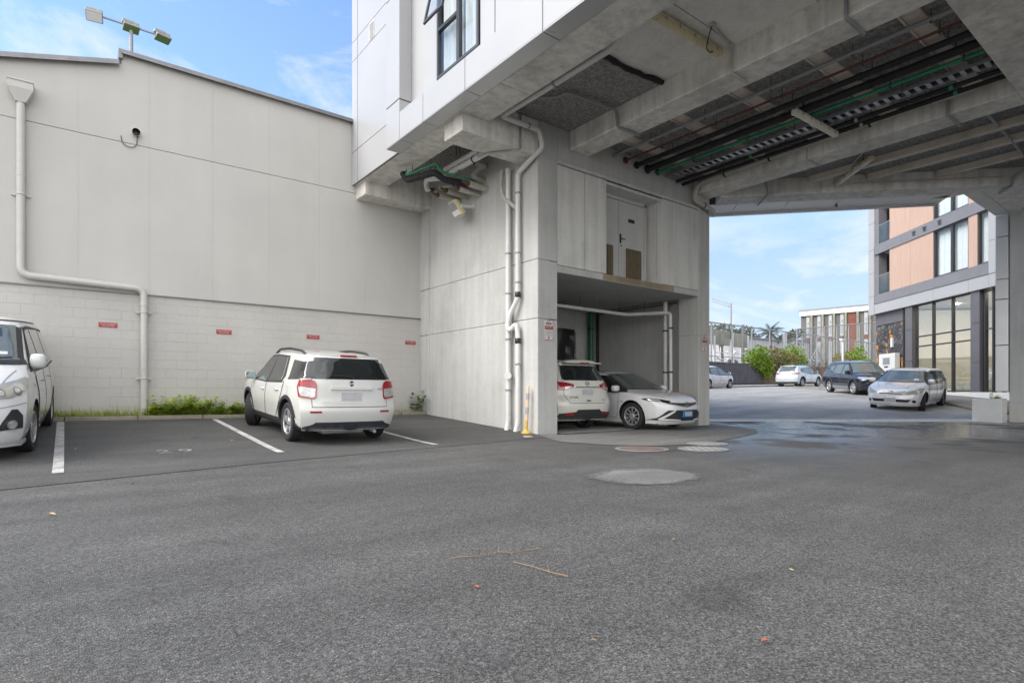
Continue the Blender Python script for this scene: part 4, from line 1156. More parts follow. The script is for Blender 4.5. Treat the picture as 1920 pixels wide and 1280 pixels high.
# inside the parking bay of the tower
GI = 'pipes inside the tower parking bay'
def cpipe(path, r, mat, lab, rad=.12, clips=None, rodx=None, nm='pipe'):
    return pipe(nm, path, r, mat, lab, 'pipe', GI, rad=rad, clips=clips)
o = cpipe([(8.6,11.3,3.24),(13.0,11.28,3.2),(13.62,10.3,3.2),(13.64,10.2,3.16),(13.64,10.18,.1)], .05, M['pvc'], 'white pipe hung below the parking bay ceiling that turns down beside the far pillar', rad=.14, nm='waste_pipe', clips=[((13.64,10.18,z),'z') for z in (2.75,1.5)])
rods(o, [(x,11.3-.0045*(x-8.6),3.24) for x in (9.2,10.2,11.1,11.9,12.7)], 3.57)
rods(o, [(13.3,10.85,3.2)], 3.57)
cpipe([(13.74,10.45,3.55),(13.74,10.45,.1)], .062, M['pvc'], 'thicker vertical white pipe in the parking bay beside the far pillar', nm='waste_pipe', clips=[((13.74,10.45,z),'z') for z in (2.7,1.5)])
cpipe([(13.6,13.3,3.55),(13.6,13.3,0)], .085, M['green_dark'], 'dark green vertical pipe in the back corner of the parking bay', nm='water_pipe', clips=[((13.6,13.3,z),'z') for z in (3.0,)])
cpipe([(13.95,13.33,3.55),(13.95,13.33,0)], .05, M['black_ins'], 'black vertical pipe next to the green one in the back corner', nm='lagged_pipe', clips=[((13.95,13.33,z),'z') for z in (3.0,1.4)])
s = MB(); s.tube([(8.6,12.6,3.5),(13.9,12.55,3.5)], .012, 6); s.tube([(13.95,13.4,3.5),(13.95,10.2,3.5)], .012, 6)
tag(s.build('conduit', M['alu_dark']), 'thin dark conduit on the parking bay ceiling and wall', 'conduit', GC)
# torn black plastic sheet over the opening in the back wall
n, m_ = 16, 10; vs_ = []; fs_ = []
for j in range(m_+1):
    for i in range(n+1):
        uu = i/n; vv = j/m_
        zb = 1.35+.45*abs(math.sin(uu*5.5))+ .5*max(0,.3-uu) 
        x = 10.3+2.72*uu; z = 2.95+(zb-2.95)*vv
        x -= .25*vv*max(0,uu-.6)
        vs_.append((x, 13.42+.05*math.sin(uu*21+vv*3)+.03*math.sin(uu*47+vv*8), z))
for j in range(m_):
    for i in range(n): a = j*(n+1)+i; fs_.append((a,a+1,a+n+2,a+n+1))
s = MB(); s.add(vs_, fs_); o = s.build('plastic_sheet', simple('black_polythene',(.02,.02,.023),.3,var=.4), smooth=True); tag(o, 'torn black plastic sheet hung over the opening at the back of the parking bay', 'plastic sheet')

# waste pipe cluster under the far bay
wp = thing('waste_pipe', (19.0,2.9,6.3), 'cluster of white waste pipe fittings hung in the far bay beside the column', 'pipe', 'waste pipes in the far bay')
s = MB()
s.tube(fillet([(17.7,3.2,6.7),(17.75,3.2,6.45),(17.95,3.15,6.38),(19.6,2.75,6.30)],.1,4), .07, 12)
s.tube(fillet([(18.5,3.02,6.36),(18.75,2.7,6.5),(19.3,2.63,6.52)],.1,4), .06, 12)
s.tube(fillet([(19.0,2.9,6.33),(19.3,2.66,6.42),(19.8,2.63,6.42)],.1,4), .05, 12)
s.lathe([(.078,-.08),(.085,-.07),(.085,.07),(.078,.08)], (18.1,3.11,6.37),'x',14)
s.build('pipe_run', M['pvc'], wp, smooth=45)
s = MB(); s.lathe([(.074,-.02),(.074,.02)], (17.71,3.2,6.62),'z',12); s.build('label_band', M['red_sign'], wp)

# planter by the column
pl = thing('planter', (22.28,4.92,G(22.28,4.92)), 'square white concrete planter with a small fern beside the right hand column', 'planter')
pz = G(22.2,4.9)
s = MB()
X0,X1,Y0,Y1,Z0,Z1 = 21.98,22.56,4.58,5.30,pz-.05,pz+.70
s.box(X0,X0+.06,Y0,Y1,Z0,Z1); s.box(X1-.06,X1,Y0,Y1,Z0,Z1); s.box(X0+.06,X1-.06,Y0,Y0+.06,Z0,Z1); s.box(X0+.06,X1-.06,Y1-.06,Y1,Z0,Z1); s.box(X0+.06,X1-.06,Y0+.06,Y1-.06,Z0,Z0+.1)
s.build('box', M['white_paint'], pl, bevel=.012)
s = MB(); s.box(X0+.06,X1-.06,Y0+.06,Y1-.06,Z1-.12,Z1-.07); s.build('soil', M['soil'], pl)
def blade(s, p, d, L, w_, droop=.5, n=4, m=0):
    p = Vector(p); d = Vector(d).normalized(); sd = d.cross(Vector((0,0,1)))
    if sd.length < .01: sd = Vector((1,0,0))
    sd.normalize(); vs_ = []; pos = p.copy(); dd = d.copy()
    for i in range(n+1):
        k = i/n; ww = w_*(1-k)*(.4+1.2*min(1,k*4))*.6 if i else w_*.4
        vs_ += [pos-sd*ww/2, pos+sd*ww/2]
        pos = pos + dd*(L/n); dd = (dd+Vector((0,0,-droop/n))).normalized()
    s.add(vs_, [(2*i,2*i+1,2*i+3,2*i+2) for i in range(n)], m)
s = MB(); 
for i in range(70):
    a = rnd.uniform(0,6.28); el_ = rnd.uniform(.3,1.3)
    blade(s, (22.2+rnd.uniform(-.08,.08),4.78+rnd.uniform(-.08,.08),Z1-.08), (math.cos(a)*math.cos(el_),math.sin(a)*math.cos(el_),math.sin(el_)), rnd.uniform(.15,.32), .045, 1.0)
s.build('fern', M['bush_lime'], pl)
# ------------------------------------------------------------------ building across the driveway (white, charcoal and copper)
BA = Vector((30.4,6.8,0)); BU = Vector((.656,.756,0)).normalized(); BN = Vector((-BU.y,BU.x,0))
bb = thing('apartment_building', (30.4,6.8,.7), 'modern building in white, charcoal and copper panels with a tall glazed lobby, beyond the driveway', 'building')
class FB(MB):
    def fb(s, s0, s1, n0, n1, z0, z1, m=0):
        if s0 > s1: s0, s1 = s1, s0
        if n0 > n1: n0, n1 = n1, n0
        o = BA+BU*s0+BN*n0; return s.obox(o+Vector((0,0,z0)), BU*(s1-s0), BN*(n1-n0), (0,0,z1-z0), m)
def feach(nm, mt, boxes, parent=bb, bevel=0):
    for b in boxes: fbox(nm, mt, [b], parent, bevel)
def fbox(nm, mt, boxes, parent=bb, bevel=0):
    f = FB()
    for b in boxes: f.fb(*b)
    return f.build(nm, mt, parent, bevel=bevel)
# body behind the facade
fbox('rear_wall', M['white_clad2'], [(-9,8.7,-12,-6.2,.3,14),(6.1,8.7,-6.2,-.5,.3,5.2),(-9,-4.6,-6.2,-.5,.3,5.2)])
fbox('roof_slab', M['conc_soffit'], [(-9,8.7,-12,-.15,14,14.3),(-9,8.6,-6.2,-.3,5.40,5.6),(-9,8.6,-6.2,-.3,8.62,8.9),(-9,8.6,-6.2,-.3,11.5,11.8)])
fbox('room_wall', M['conc_pale'], [(-9,8.6,-2.4,-2.2,5.6,14),(6.7,6.8,-2.2,-.3,5.6,14),(.8,.9,-2.2,-.3,5.6,14)])
# white frame
fbox('white_cladding', M['white_clad'], [(-4.6,-2.4,-.2,0,5.29,5.83),(-2.39,-.06,-.2,0,5.29,5.83),(-.05,1.1,-.2,0,5.29,5.83),(1.112,3.38,-.2,0,5.29,5.83),(3.392,5.1,-.2,0,5.29,5.83),(5.112,6.85,-.2,0,5.29,5.83),(6.862,8.24,-.2,0,5.29,5.83),
    (8.252,8.8,-.2,.02,5.27,6.3),(8.252,8.8,-.2,.02,6.312,7.6),(8.252,8.8,-.2,.02,7.612,8.9),(8.252,8.8,-.2,.02,8.912,10.4),(8.252,8.8,-.2,.02,10.412,14),
    (-.6,-.06,-.2,.02,5.84,7.2),(-.6,-.06,-.2,.02,7.212,8.5),(-.6,-.06,-.2,.02,8.512,10),(-.6,-.06,-.2,.02,10.012,14),(8.7,8.8,-8,-.2,5.27,14)], bevel=.004)
for (z0,z1) in ((5.84,6.33),(8.57,9.10),(11.4,11.9)): fbox('spandrel_band', M['charcoal_lt'], [(a+.006,b-.006,-.2,.03,z0,z1) for a,b in ((-.05,1.12),(1.12,3.38),(3.38,5.11),(5.11,6.85),(6.85,8.2))]+[(-.05,8.2,-.19,.026,z0+.003,z1-.003)], bevel=.004)
feach('copper_panel', M['copper'], [(3.40,5.105,-.2,-.02,6.335,8.565),(5.115,6.85,-.2,-.02,6.335,8.565),(.61,1.12,-.2,-.02,6.335,8.565),(3.40,5.105,-.2,-.02,9.105,11.39),(5.115,6.85,-.2,-.02,9.105,11.39),(.61,1.12,-.2,-.02,9.105,11.39)])
feach('end_panel', M['charcoal_lt'], [(7.93,8.24,-.5,-.06,6.335,8.565),(7.93,8.24,-.5,-.06,9.105,11.39)])
for z0, z1 in ((6.34,8.56),(9.11,11.39)):
    for s0, s1 in ((2.2,3.38),(1.13,2.2),(-.05,.60)):
        fr = fbox('window', M['alu_dark'], [(s0,s0+.06,-.16,-.05,z0,z1),(s1-.08,s1,-.16,-.05,z0,z1),(s0+.06,s1-.08,-.16,-.05,z0,z0+.06),(s0+.06,s1-.08,-.16,-.05,z1-.06,z1)])
        fbox('pane', M['glass'], [(s0+.06,s1-.08,-.11,-.10,z0+.06,z1-.06)], fr)
        f = FB(); n = 30; vs_ = []
        for i in range(n+1):
            p = BA+BU*(s0+(s1-s0)*i/n)+BN*(-.28+.03*math.sin(i*1.7)); vs_ += [(p.x,p.y,z0),(p.x,p.y,z1)]
        f.add(vs_, [(2*i,2*i+2,2*i+3,2*i+1) for i in range(n)]); f.build('curtain', M['curtain'], fr, smooth=True)
    # balcony recess
    bal = fbox('balcony', M['charcoal_lt'], [(6.87,7.92,-1.6,-1.5,z0,z1),(6.87,7.92,-1.5,-.1,z0-.005,z0+.03)])
    fbox('balcony_door', M['alu_dark'], [(7.3,7.36,-1.49,-1.4,z0+.03,z1),(6.9,6.96,-1.49,-1.4,z0+.03,z1),(7.8,7.86,-1.49,-1.4,z0+.03,z1)], bal)
    fbox('door_pane', M['white_clad'], [(6.97,7.29,-1.48,-1.47,z0+.05,z1-.1),(7.37,7.79,-1.48,-1.47,z0+.05,z1-.1)], bal)
    fbox('balustrade', M['glass_bal'], [(6.9,7.9,-.06,-.045,z0+.06,z0+1.0)], bal)
    fbox('handrail', M['galv'], [(6.86,7.93,-.075,-.03,z0+1.0,z0+1.04),(7.88,7.92,-.075,-.03,z0,z0+1.0)], bal)
for s_ in (4.72,3.92,2.85):
    v = fbox('vent_cowl', M['charcoal'], [(s_-.1,s_+.1,.03,.06,8.74,8.96),(s_-.08,s_+.08,.06,.12,8.9,8.93)])
    fbox('vent_slot', M['black'], [(s_-.075,s_+.075,.061,.064,8.765,8.80),(s_-.075,s_+.075,.061,.064,8.82,8.85)], v)
# ground floor
fbox('stone_wall', M['stone'], [(6.03,8.58,-.6,-.3,.3,4.64)])
feach('grey_fascia', M['charcoal'], [(6.03,7.68,-.6,-.26,4.65,5.28),(7.69,8.56,-.6,-.26,4.65,5.28)], bevel=.004)
fbox('lobby_soffit', M['conc_soffit'], [(-4.6,8.75,-.5,-.205,5.30,5.38)])
fbox('lobby_pillar', M['charcoal'], [(5.11,5.65,-.45,-.1,.93,2.5),(5.11,5.65,-.45,-.1,2.512,4.1),(5.11,5.65,-.45,-.1,4.112,5.29),(.59,1.12,-.45,-.1,.93,2.2),(.59,1.12,-.45,-.1,2.212,3.9),(.59,1.12,-.45,-.1,3.912,5.29)], bevel=.004)
gl = fbox('lobby_glazing', M['alu_dark'], [(s_-.035,s_+.035,-.34,-.2,.93,5.29) for s_ in (4.98,3.72,2.40,1.16,5.68,6.0,.55,.44,.0,-.5,-2.2,-4.0)]
    +[(1.19,4.94,-.32,-.22,z-.03,z+.03) for z in (.98,3.21,3.70,5.25)]+[(.04,.40,-.32,-.22,z-.025,z+.025) for z in (.98,3.6,5.2)]+[(-.46,-.04,-.32,-.22,z-.04,z+.04) for z in (1.0,3.4)]+[(-4,-.5,-.32,-.22,z-.03,z+.03) for z in (.98,3.3,5.25)])
fbox('lobby_pane', M['glass_dim'], [(1.19,4.94,-.275,-.265,1.0,5.25),(5.7,5.97,-.275,-.265,1.0,5.25),(.03,.41,-.275,-.265,1.0,5.25),(-.46,-.03,-.275,-.265,1.0,5.25),(-4,-.53,-.275,-.265,1.0,5.25)], gl)
fbox('plinth', M['white_paint'], [(-.0,6.02,-.5,-.08,.2,.93),(-4.6,-.01,-.5,-.2,.2,.925)])
# lobby interior
fbox('lobby_floor', M['conc_floor'], [(-4.6,6.0,-6.2,-.5,.8,.93)])
fbox('lobby_wall', simple('lobby_wall_paint',(.66,.61,.53),.7), [(-4.6,6.0,-6.19,-6.0,.93,5.3),(-.35,-.25,-6,-3.5,.93,5.3)])
fbox('lobby_stone', M['stone'], [(2.6,3.9,-5.9,-5.6,.93,5.2)])
so_ = fbox('lobby_sofa', M['seat_white'], [(2.0,4.0,-2.4,-1.5,1.05,1.42),(2.0,4.0,-2.6,-2.3,1.05,1.85),(1.85,2.05,-2.5,-1.5,1.05,1.65),(3.95,4.15,-2.5,-1.5,1.05,1.65)], bevel=.04)
fbox('lobby_sofa', M['seat_white'], [(.05,.55,-1.6,-.9,1.0,1.5),(.05,.55,-1.75,-1.6,1.0,1.9)], bevel=.04)
t = NT('downlight_and_fill_glow'); t.b.inputs['Emission Color'].default_value = (1,.82,.55,1); t.b.inputs['Emission Strength'].default_value = 80.0; M['glow'] = t.mat
for s_, n_ in ((-.27,-1.0),(.25,-1.6),(1.8,-1.8),(3.1,-1.8),(4.4,-1.8),(1.8,-4.0),(3.1,-4.0),(4.4,-4.0)):  # one lit lobby lamp; the other discs are added to brighten the interior
    f = FB(); p_ = BA+BU*s_+BN*n_; f.lathe([(.11,0),(.11,.02)], (p_.x,p_.y,5.255), n=14); f.build('downlight_and_fill', M['glow'], bb)
fbox('lobby_ceiling', M['conc_pale'], [(-4.6,6.0,-6.0,-.36,5.285,5.295)])
# letterbox board in front of the stone wall
lb = thing('letterbox_board', (35.6,12.6,1), 'white letterbox board with a grey notice and black slot in front of the basalt wall', 'letterbox')
fbox('board', M['white_paint'], [(6.28,7.72,-.22,.05,.6,3.0)], lb, bevel=.01)
fbox('notice_plate', M['galv_dull'], [(6.72,7.32,.051,.06,2.42,2.78)], lb)
fbox('letter_slot', M['black'], [(6.85,7.2,.051,.062,2.26,2.33)], lb)
f = FB(); f.fb(6.95,7.1,-.30,-.2,3.35,3.85); tag(f.build('wall_light', M['white_metal'], bevel=.01), 'small white box light on the basalt wall above the letterbox board', 'light')
# paving and kerb in front of it
def BF(s_, n_): p = BA+BU*s_+BN*n_; return (p.x,p.y)
fp = [BF(15,-.3),BF(15,1.5),BF(9,1.5),BF(4,1.6),BF(0,2.3),BF(-2.8,3.0),BF(-4.3,3.35),BF(-4.8,3.2),BF(-4.9,2.7),BF(-5.2,.2),BF(-5,-.3)]
sheet('footpath', fp, .13, M['asphalt_apron'], .7, thick=.25)
kb = [BF(15,1.5),BF(9,1.5),BF(4,1.6),BF(0,2.3),BF(-2.8,3.0),BF(-4.3,3.35),BF(-4.8,3.2),BF(-4.95,2.7)]
s = MB(); s.tube([(x,y,G(x,y)+.06) for x,y in [tuple(v)[:2] for v in fillet([(p[0],p[1],0) for p in kb], .3, 4)]], .085, 8); tag(s.build('kerb', M['conc_kerb'], smooth=50), kind='structure')
sheet('blue_marking', [BF(-6.2,2.9),BF(-6.0,3.5),BF(-6.35,3.55),BF(-6.5,2.95)], .012, M['blue_paint'], .3)
# ------------------------------------------------------------------ far side of the street
def rayXY(px, py):
    dx = (px-960)/1080; return (FX+dx*FY, FY-dx*FX, (735-py)/1080)
def onY(px, py, Y):
    r = rayXY(px, py); d = Y/r[1]; return Vector((r[0]*d, Y, EYE+r[2]*d))
def atD(px, py, d):
    r = rayXY(px, py); return Vector((r[0]*d, r[1]*d, EYE+r[2]*d))
mb = MB(); mb.box(28,49.6,27.2,27.55,.3,3.37); mb.box(27.98,49.62,27.17,27.58,3.37,3.42)
tag(mb.build('boundary_wall', M['dkgrey_wall']), 'long dark grey rendered wall along the far footpath', 'wall')
# rough rock wall
bm = bmesh.new()
mb = MB(); nx_, nz_ = 120, 10; vs_ = []
for k in range(nz_+1):
    for i in range(nx_+1):
        x = 49.7+ (96-49.7)*i/nx_; zb = G(x,27)+.1
        top = 3.25+.03*(x-49.7)+rnd.uniform(-.08,.08)
        vs_.append((x, 27.2+rnd.uniform(-.1,.1)+.25*k/nz_, zb+(top-zb)*k/nz_))
mb.add(vs_, [(k*(nx_+1)+i,k*(nx_+1)+i+1,(k+1)*(nx_+1)+i+1,(k+1)*(nx_+1)+i) for k in range(nz_) for i in range(nx_)])
mb.box(49.7,96,27.5,28.0,.3,3.2)
tag(mb.build('rock_wall', M['rock'], smooth=60), 'low wall of brown volcanic rock continuing from the dark wall', 'wall')

# tall chain-link fences
t = NT('chain_link'); t.n.remove(t.b); o_ = t.n['Material Output']
tr = t.node('ShaderNodeBsdfTransparent'); df = t.node('ShaderNodeBsdfDiffuse'); df.inputs[0].default_value = (.34,.35,.36,1)
mxs = t.node('ShaderNodeMixShader'); mxs.inputs[0].default_value = .16
t.link(tr.outputs[0], mxs.inputs[1]); t.link(df.outputs[0], mxs.inputs[2]); t.link(mxs.outputs[0], o_.inputs[0]); M['mesh'] = t.mat
def fence(y, x0, x1, sp, z0, top, label, midr=()):
    f = thing('chain_link_fence', (x0,y,z0), label, 'fence')
    m = MB(); m.add([(x0,y,z0),(x1,y,z0),(x1,y,top(x1)),(x0,y,top(x0))], [(0,1,2,3)]); m.build('wire_mesh', M['mesh'], f)
    m = MB(); m.tube([(x0,y,top(x0)),(x1,y,top(x1))], .06, 8)
    for zz in midr: m.tube([(x0,y,zz),(x1,y,zz)], .035, 8)
    m.build('rail', M['galv_dull'], f, smooth=True)
    x = x0
    while x <= x1+.01:
        m = MB(); m.tube([(x,y,z0),(x,y,top(x))], .065, 8); m.build('post', M['galv_dull'], f, smooth=True); x += sp
fence(28.2, 40.1, 91.3, 3.2, 3.2, lambda x: 6.85, 'tall grey chain-link fence standing behind the dark wall', (4.0,))
fence(31.0, 64.0, 90.4, 3.3, 3.0, lambda x: 7.9+(x-64)*.11, 'taller chain-link fence with a sloping top rail in front of the brick building')
# concrete screens, shed, stands
s = MB(); a = onY(1335,617,34); b = onY(1369,620,34); c = onY(1369,648,34)
s.box(a.x-1.5,b.x,34,34.25,c.z,a.z); tag(s.build('concrete_screen', M['conc_old'], bevel=.02), 'weathered concrete panel behind the fence, nearest to the tower', 'wall panel')
s = MB(); a = onY(1376,624,34.5); b = onY(1402,627,34.5); c = onY(1402,652,34.5)
s.box(a.x,b.x,34.5,34.75,c.z,a.z); tag(s.build('concrete_screen', M['conc_old'], bevel=.02), 'weathered concrete panel behind the fence, next to the white shed', 'wall panel')
for px in (1338,1372,1401):
    p = onY(px,640,34.1); s = MB(); s.tube([(p.x,34,2.0),(p.x,34,p.z+.6)], .12, 8)
    tag(s.build('steel_post', M['galv']), 'grey steel post carrying the concrete panels', 'post', 'posts carrying the concrete panels')
def shed(y, pl, pr, ptop, dep, label):
    a = onY(pl,ptop[0],y); b = onY(pr,ptop[1],y); z = (a.z+b.z)/2
    r = thing('shed', ((a.x+b.x)/2,y,2.5), label, 'shed')
    m = MB(); 
    n = int((b.x-a.x)/.35)
    for i in range(n):
        x0 = a.x+(b.x-a.x)*i/n; x1 = a.x+(b.x-a.x)*(i+1)/n
        m.box(x0+.02,x1-.02,y-.03*(i%2),y+.1,1.5,z)
    m.box(a.x,b.x,y+.1,y+dep,1.5,z); m.build('wall', simple('shed_cladding',(.46,.46,.48),.5,var=.1,vs=.8), r)
    m = MB(); m.box(a.x-.2,b.x+.2,y-.25,y+dep+.2,z,z+.15); m.build('roof', M['charcoal_lt'], r)
shed(40, 1402, 1482, (635,641), 8, 'pale grey corrugated shed behind the lime green bush')
shed(43, 1483, 1600, (640,648), 8, 'long white corrugated shed in front of the brick building')
st = thing('grandstand', (45,30,2.5), 'white tubular steps and railings behind the dark wall', 'stand')
s = MB(); p0_ = onY(1338,678,30.5); p1_ = onY(1400,678,30.5)
for i in range(6):
    x = p0_.x+(p1_.x-p0_.x)*i/5; s.tube([(x,30.5,2.8),(x,30.5,4.9+.25*(i%2))], .05, 6)
for z in (3.4,4.0,4.6): s.tube([(p0_.x,30.5,z),(p1_.x,30.5,z+.1)], .035, 6)
s.tube([(p0_.x+1.2,30.4,3.4),(p0_.x+3.6,30.4,4.9)], .06, 6); s.tube([(p0_.x+.3,30.4,4.2),(p0_.x+2.6,30.4,3.3)], .05, 6)
s.build('frame', M['white_metal'], st, smooth=True)
s = MB(); s.box(p0_.x,p1_.x,31.2,33.5,2.6,3.9); s.build('deck', M['white_clad2'], st)
s = MB(); s.box(p1_.x-2.3,p1_.x-.9,30.9,31.1,3.2,4.0); s.build('dark_panel', M['charcoal'], st)
s = MB(); s.box(p1_.x-2.4,p1_.x-1.3,30.85,31.15,4.0,4.1); s.build('red_rail', M['red_sign'], st)
gs = thing('bleachers', (62,32,3), 'grey tubular bleachers in rows between the two bushes', 'stand')
s = MB(); a = onY(1496,690,32); b = onY(1562,690,32)
for r_ in range(5):
    z = 3.5+r_*.42; y = 32+r_*.5
    s.box(a.x,b.x,y,y+.25,z,z+.05); s.tube([(a.x,y+.3,z-.2),(b.x,y+.3,z-.2)], .03, 6)
n = 9
for i in range(n):
    x = a.x+(b.x-a.x)*i/(n-1); s.tube([(x,32,3.0),(x,34.2,5.3)], .04, 6); s.tube([(x,34.2,3.0),(x,34.2,5.9)], .04, 6)
    if i < n-1: s.tube([(x,32.1,3.1),(x+(b.x-a.x)/(n-1),32.1,3.6)], .025, 6)
s.build('frame', M['galv'], gs, smooth=50)
s = MB(); p = onY(1532,650,33); s.tube([(p.x-.3,33,6.2),(p.x-3.2,33,3.2)], .05, 6); s.tube([(p.x-.1,33,6.3),(p.x+2.6,33,3.8)], .06, 6); s.build('brace', M['galv_dull'], gs)
s = MB(); p = atD(1580,640,47); q = G(p.x,p.y); s.tube([(p.x,p.y,q),(p.x,p.y,p.z+.1)], .075, 10); s.box(p.x-.35,p.x+.1,p.y-.1,p.y+.1,p.z+.08,p.z+.22)
tag(s.build('lamp_post', M['white_paint'], smooth=40), 'slim white lamp post behind the dark blue car', 'lamp post')
for px, zt in ((1556,660),(1470,625),(1393,609)):
    p = atD(px,zt,58); s = MB(); s.tube([(p.x,p.y,2),(p.x,p.y,p.z)], .16 if px!=1556 else .2, 8)
    lab = {1556:'pale grey pole in front of the brick building',1470:'short white chimney pipe above the shed roof, beside the palm',1393:'dark chimney pipe above the concrete panels'}[px]
    tag(s.build('steel_pole', M['charcoal'] if px==1393 else M['galv'], smooth=True), lab, 'pole')

# brick and concrete building
A_ = atD(1502,592,92); B_ = atD(1680,592,83); A_.z = B_.z = 0
U = (B_-A_); LB = U.length; U.normalize(); Nn = Vector((U.y,-U.x,0))
if Nn.dot(A_) > 0: Nn = -Nn
ob = thing('office_building', A_+Vector((0,0,2)), 'three storey brick and concrete block with white fascia and fins, beyond the fences', 'building')
def ub(m, s0, s1, n0, n1, z0, z1): m.obox(A_+U*s0+Nn*n0+Vector((0,0,z0)), U*(s1-s0), Nn*(n1-n0), (0,0,z1-z0))
m = MB(); ub(m,0,LB,-14,0,1.5,13.0); m.build('wall', simple('dark_block',(.13,.125,.12),.85,var=.3), ob)
m = MB(); ub(m,-.1,LB,-14,.35,13.0,13.75); m.build('fascia', M['white_clad2'], ob)
m = MB(); ub(m,-.15,LB,-14.1,.42,13.75,13.95); m.build('roof', M['charcoal_lt'], ob)
m = MB(); ub(m,13.2,17,-9,-3,13.95,15.6); m.build('plant_room', M['white_clad2'], ob)
m = MB(); ub(m,14,16.3,-2.99,-2.9,14.5,15.2); m.build('plant_louvre', M['black'], ob)
bay = LB/8.0
m = MB(); ub(m,4*bay+.24,5*bay-.24,0,.12,1.5,12.9); m.build('brick_panel', M['brick_red'], ob)
for i in range(1,9):
    m = MB(); ub(m,i*bay-.15,i*bay+.15,0,.32,1.5,13.3); m.build('fin', M['conc_old'], ob)
for i in (0,1,2,3,5,6,7):
    for zf_ in (9.5,5.5,1.6):
        s0 = i*bay+bay*.52; s1 = (i+1)*bay-.3
        m = MB(); ub(m,s0,s1,.0,.12,zf_,zf_+3.3); wn_ = m.build('window', M['white_clad'], ob)
        m = MB(); ub(m,s0+.15,s1-.1,.121,.14,zf_+.4,zf_+1.7); ub(m,s0+.15,s1-.1,.121,.14,zf_+2.0,zf_+2.5); m.build('pane', simple('far_pane',(.22,.25,.27),.15), wn_)
    m = MB(); ub(m,i*bay+bay*.52,(i+1)*bay-.3,.0,.1,8.82,9.48); m.build('brick_spandrel', M['brick_red'], ob)
# tower crane far away
cr = thing('tower_crane', atD(1372,640,200), 'faint thin tower crane jib far behind the fence', 'crane')
a = atD(1334,565,200); b = atD(1372,577,200); c = atD(1370,640,200)
s = MB(); d_ = (b-a); k = 14
for z in (0,1.1): s.bar(a+Vector((0,0,z)), b+Vector((0,0,z)), .12, .12)
for i in range(k): s.bar(a+d_*(i/k)+Vector((0,0,1.1*(i%2))), a+d_*((i+1)/k)+Vector((0,0,1.1*((i+1)%2))), .08, .08)
s.build('jib', M['galv_dull'], cr)
s = MB(); s.bar((b.x-.6,b.y,c.z-6),(b.x-.6,b.y,b.z+1.5),.5,.5,up=(0,1,0)); s.build('mast', M['galv_dull'], cr)

# ------------------------------------------------------------------ plants
def leaf_cloud(mb, c, rad, n, size, r_, flat=.7, shell=.35):
    c = Vector(c)
    for i in range(n):
        while True:
            v = Vector((r_.uniform(-1,1),r_.uniform(-1,1),r_.uniform(-1,1)))
            if shell < v.length < 1: break
        p = c+Vector((v.x*rad[0],v.y*rad[1],v.z*rad[2]))
        a = Vector((r_.uniform(-1,1),r_.uniform(-1,1),r_.uniform(-flat,flat))).normalized()
        b = a.cross(Vector((r_.uniform(-1,1),r_.uniform(-1,1),r_.uniform(-1,1))))
        if b.length < .01: continue
        b.normalize(); L = size*r_.uniform(.6,1.35); W_ = L*r_.uniform(.35,.55)
        mb.add([p-a*L/2, p+b*W_/2, p+a*L/2, p-b*W_/2], [(0,1,2,3)])
def shrub(name, c, blobs, mt, size, label, n=260, seed=1):
    r_ = random.Random(seed); t_ = thing(name, c, label, 'shrub')
    s = MB()
    for (dx,dy,dz,rx,ry,rz,k) in blobs: leaf_cloud(s, (c[0]+dx,c[1]+dy,c[2]+dz), (rx,ry,rz), int(n*k), size, r_)
    s.build('foliage', mt, t_)
    s = MB()
    for (dx,dy,dz,rx,ry,rz,k) in blobs: s.tube([(c[0]+dx*.3,c[1]+dy*.3,c[2]-.3),(c[0]+dx*.8,c[1]+dy,c[2]+dz)], [.06,.02], 6)
    s.build('stem', M['bark'], t_)
c = (49.2,27.3,3.2)
shrub('shrub', c, [(-1.0,0,.75,1.2,.8,.8,1),(.0,-.1,1.25,1.0,.8,.75,1),(1.0,-.25,.1,.8,.6,1.1,1),(.6,-.3,-.4,.7,.5,.7,.6),(-.2,-.3,.2,1.0,.6,.7,.8)], M['bush_lime'], .30, 'bright lime green bush spilling over the end of the dark wall', 300, 3)
shrub('shrub', (53.2,27.3,3.3), [(-1.6,0,1.1,1.3,.8,.8,1),(-.1,-.1,.9,1.5,.9,.8,1),(1.6,-.1,.9,1.4,.8,.7,1),(-1.2,-.3,-.0,1.2,.6,.8,1),(.6,-.3,.2,1.5,.6,.6,1)], M['bush_olive'], .28, 'olive brown sprawling bush on the rock wall behind the parked crossover', 320, 5)
shrub('shrub', (56.0,27.4,3.4), [(-.8,0,1.4,1.1,.8,.7,1),(.6,-.1,1.2,1.1,.7,.8,1),(.9,-.2,.4,.9,.6,.7,.8)], M['bush_lime'], .28, 'lime green bush rising at the right end of the olive bush', 260, 7)
shrub('shrub', (66.5,27.4,3.6), [(-1.5,0,.5,1.4,.8,.6,1),(.2,0,.9,1.3,.8,.8,1),(1.5,-.1,.4,1.2,.7,.7,.8)], M['bush_olive'], .3, 'olive bush beside the white lamp post', 260, 9)
shrub('shrub', (70.3,27.4,3.6), [(-1.2,0,1.0,1.2,.8,1.0,1),(.2,-.1,1.6,1.1,.8,1.1,1),(1.6,-.1,.6,1.2,.7,.8,.8),(2.8,0,.6,1.0,.7,.7,.7)], M['bush_lime'], .32, 'lime green bush at the corner of the basalt wall', 260, 11)
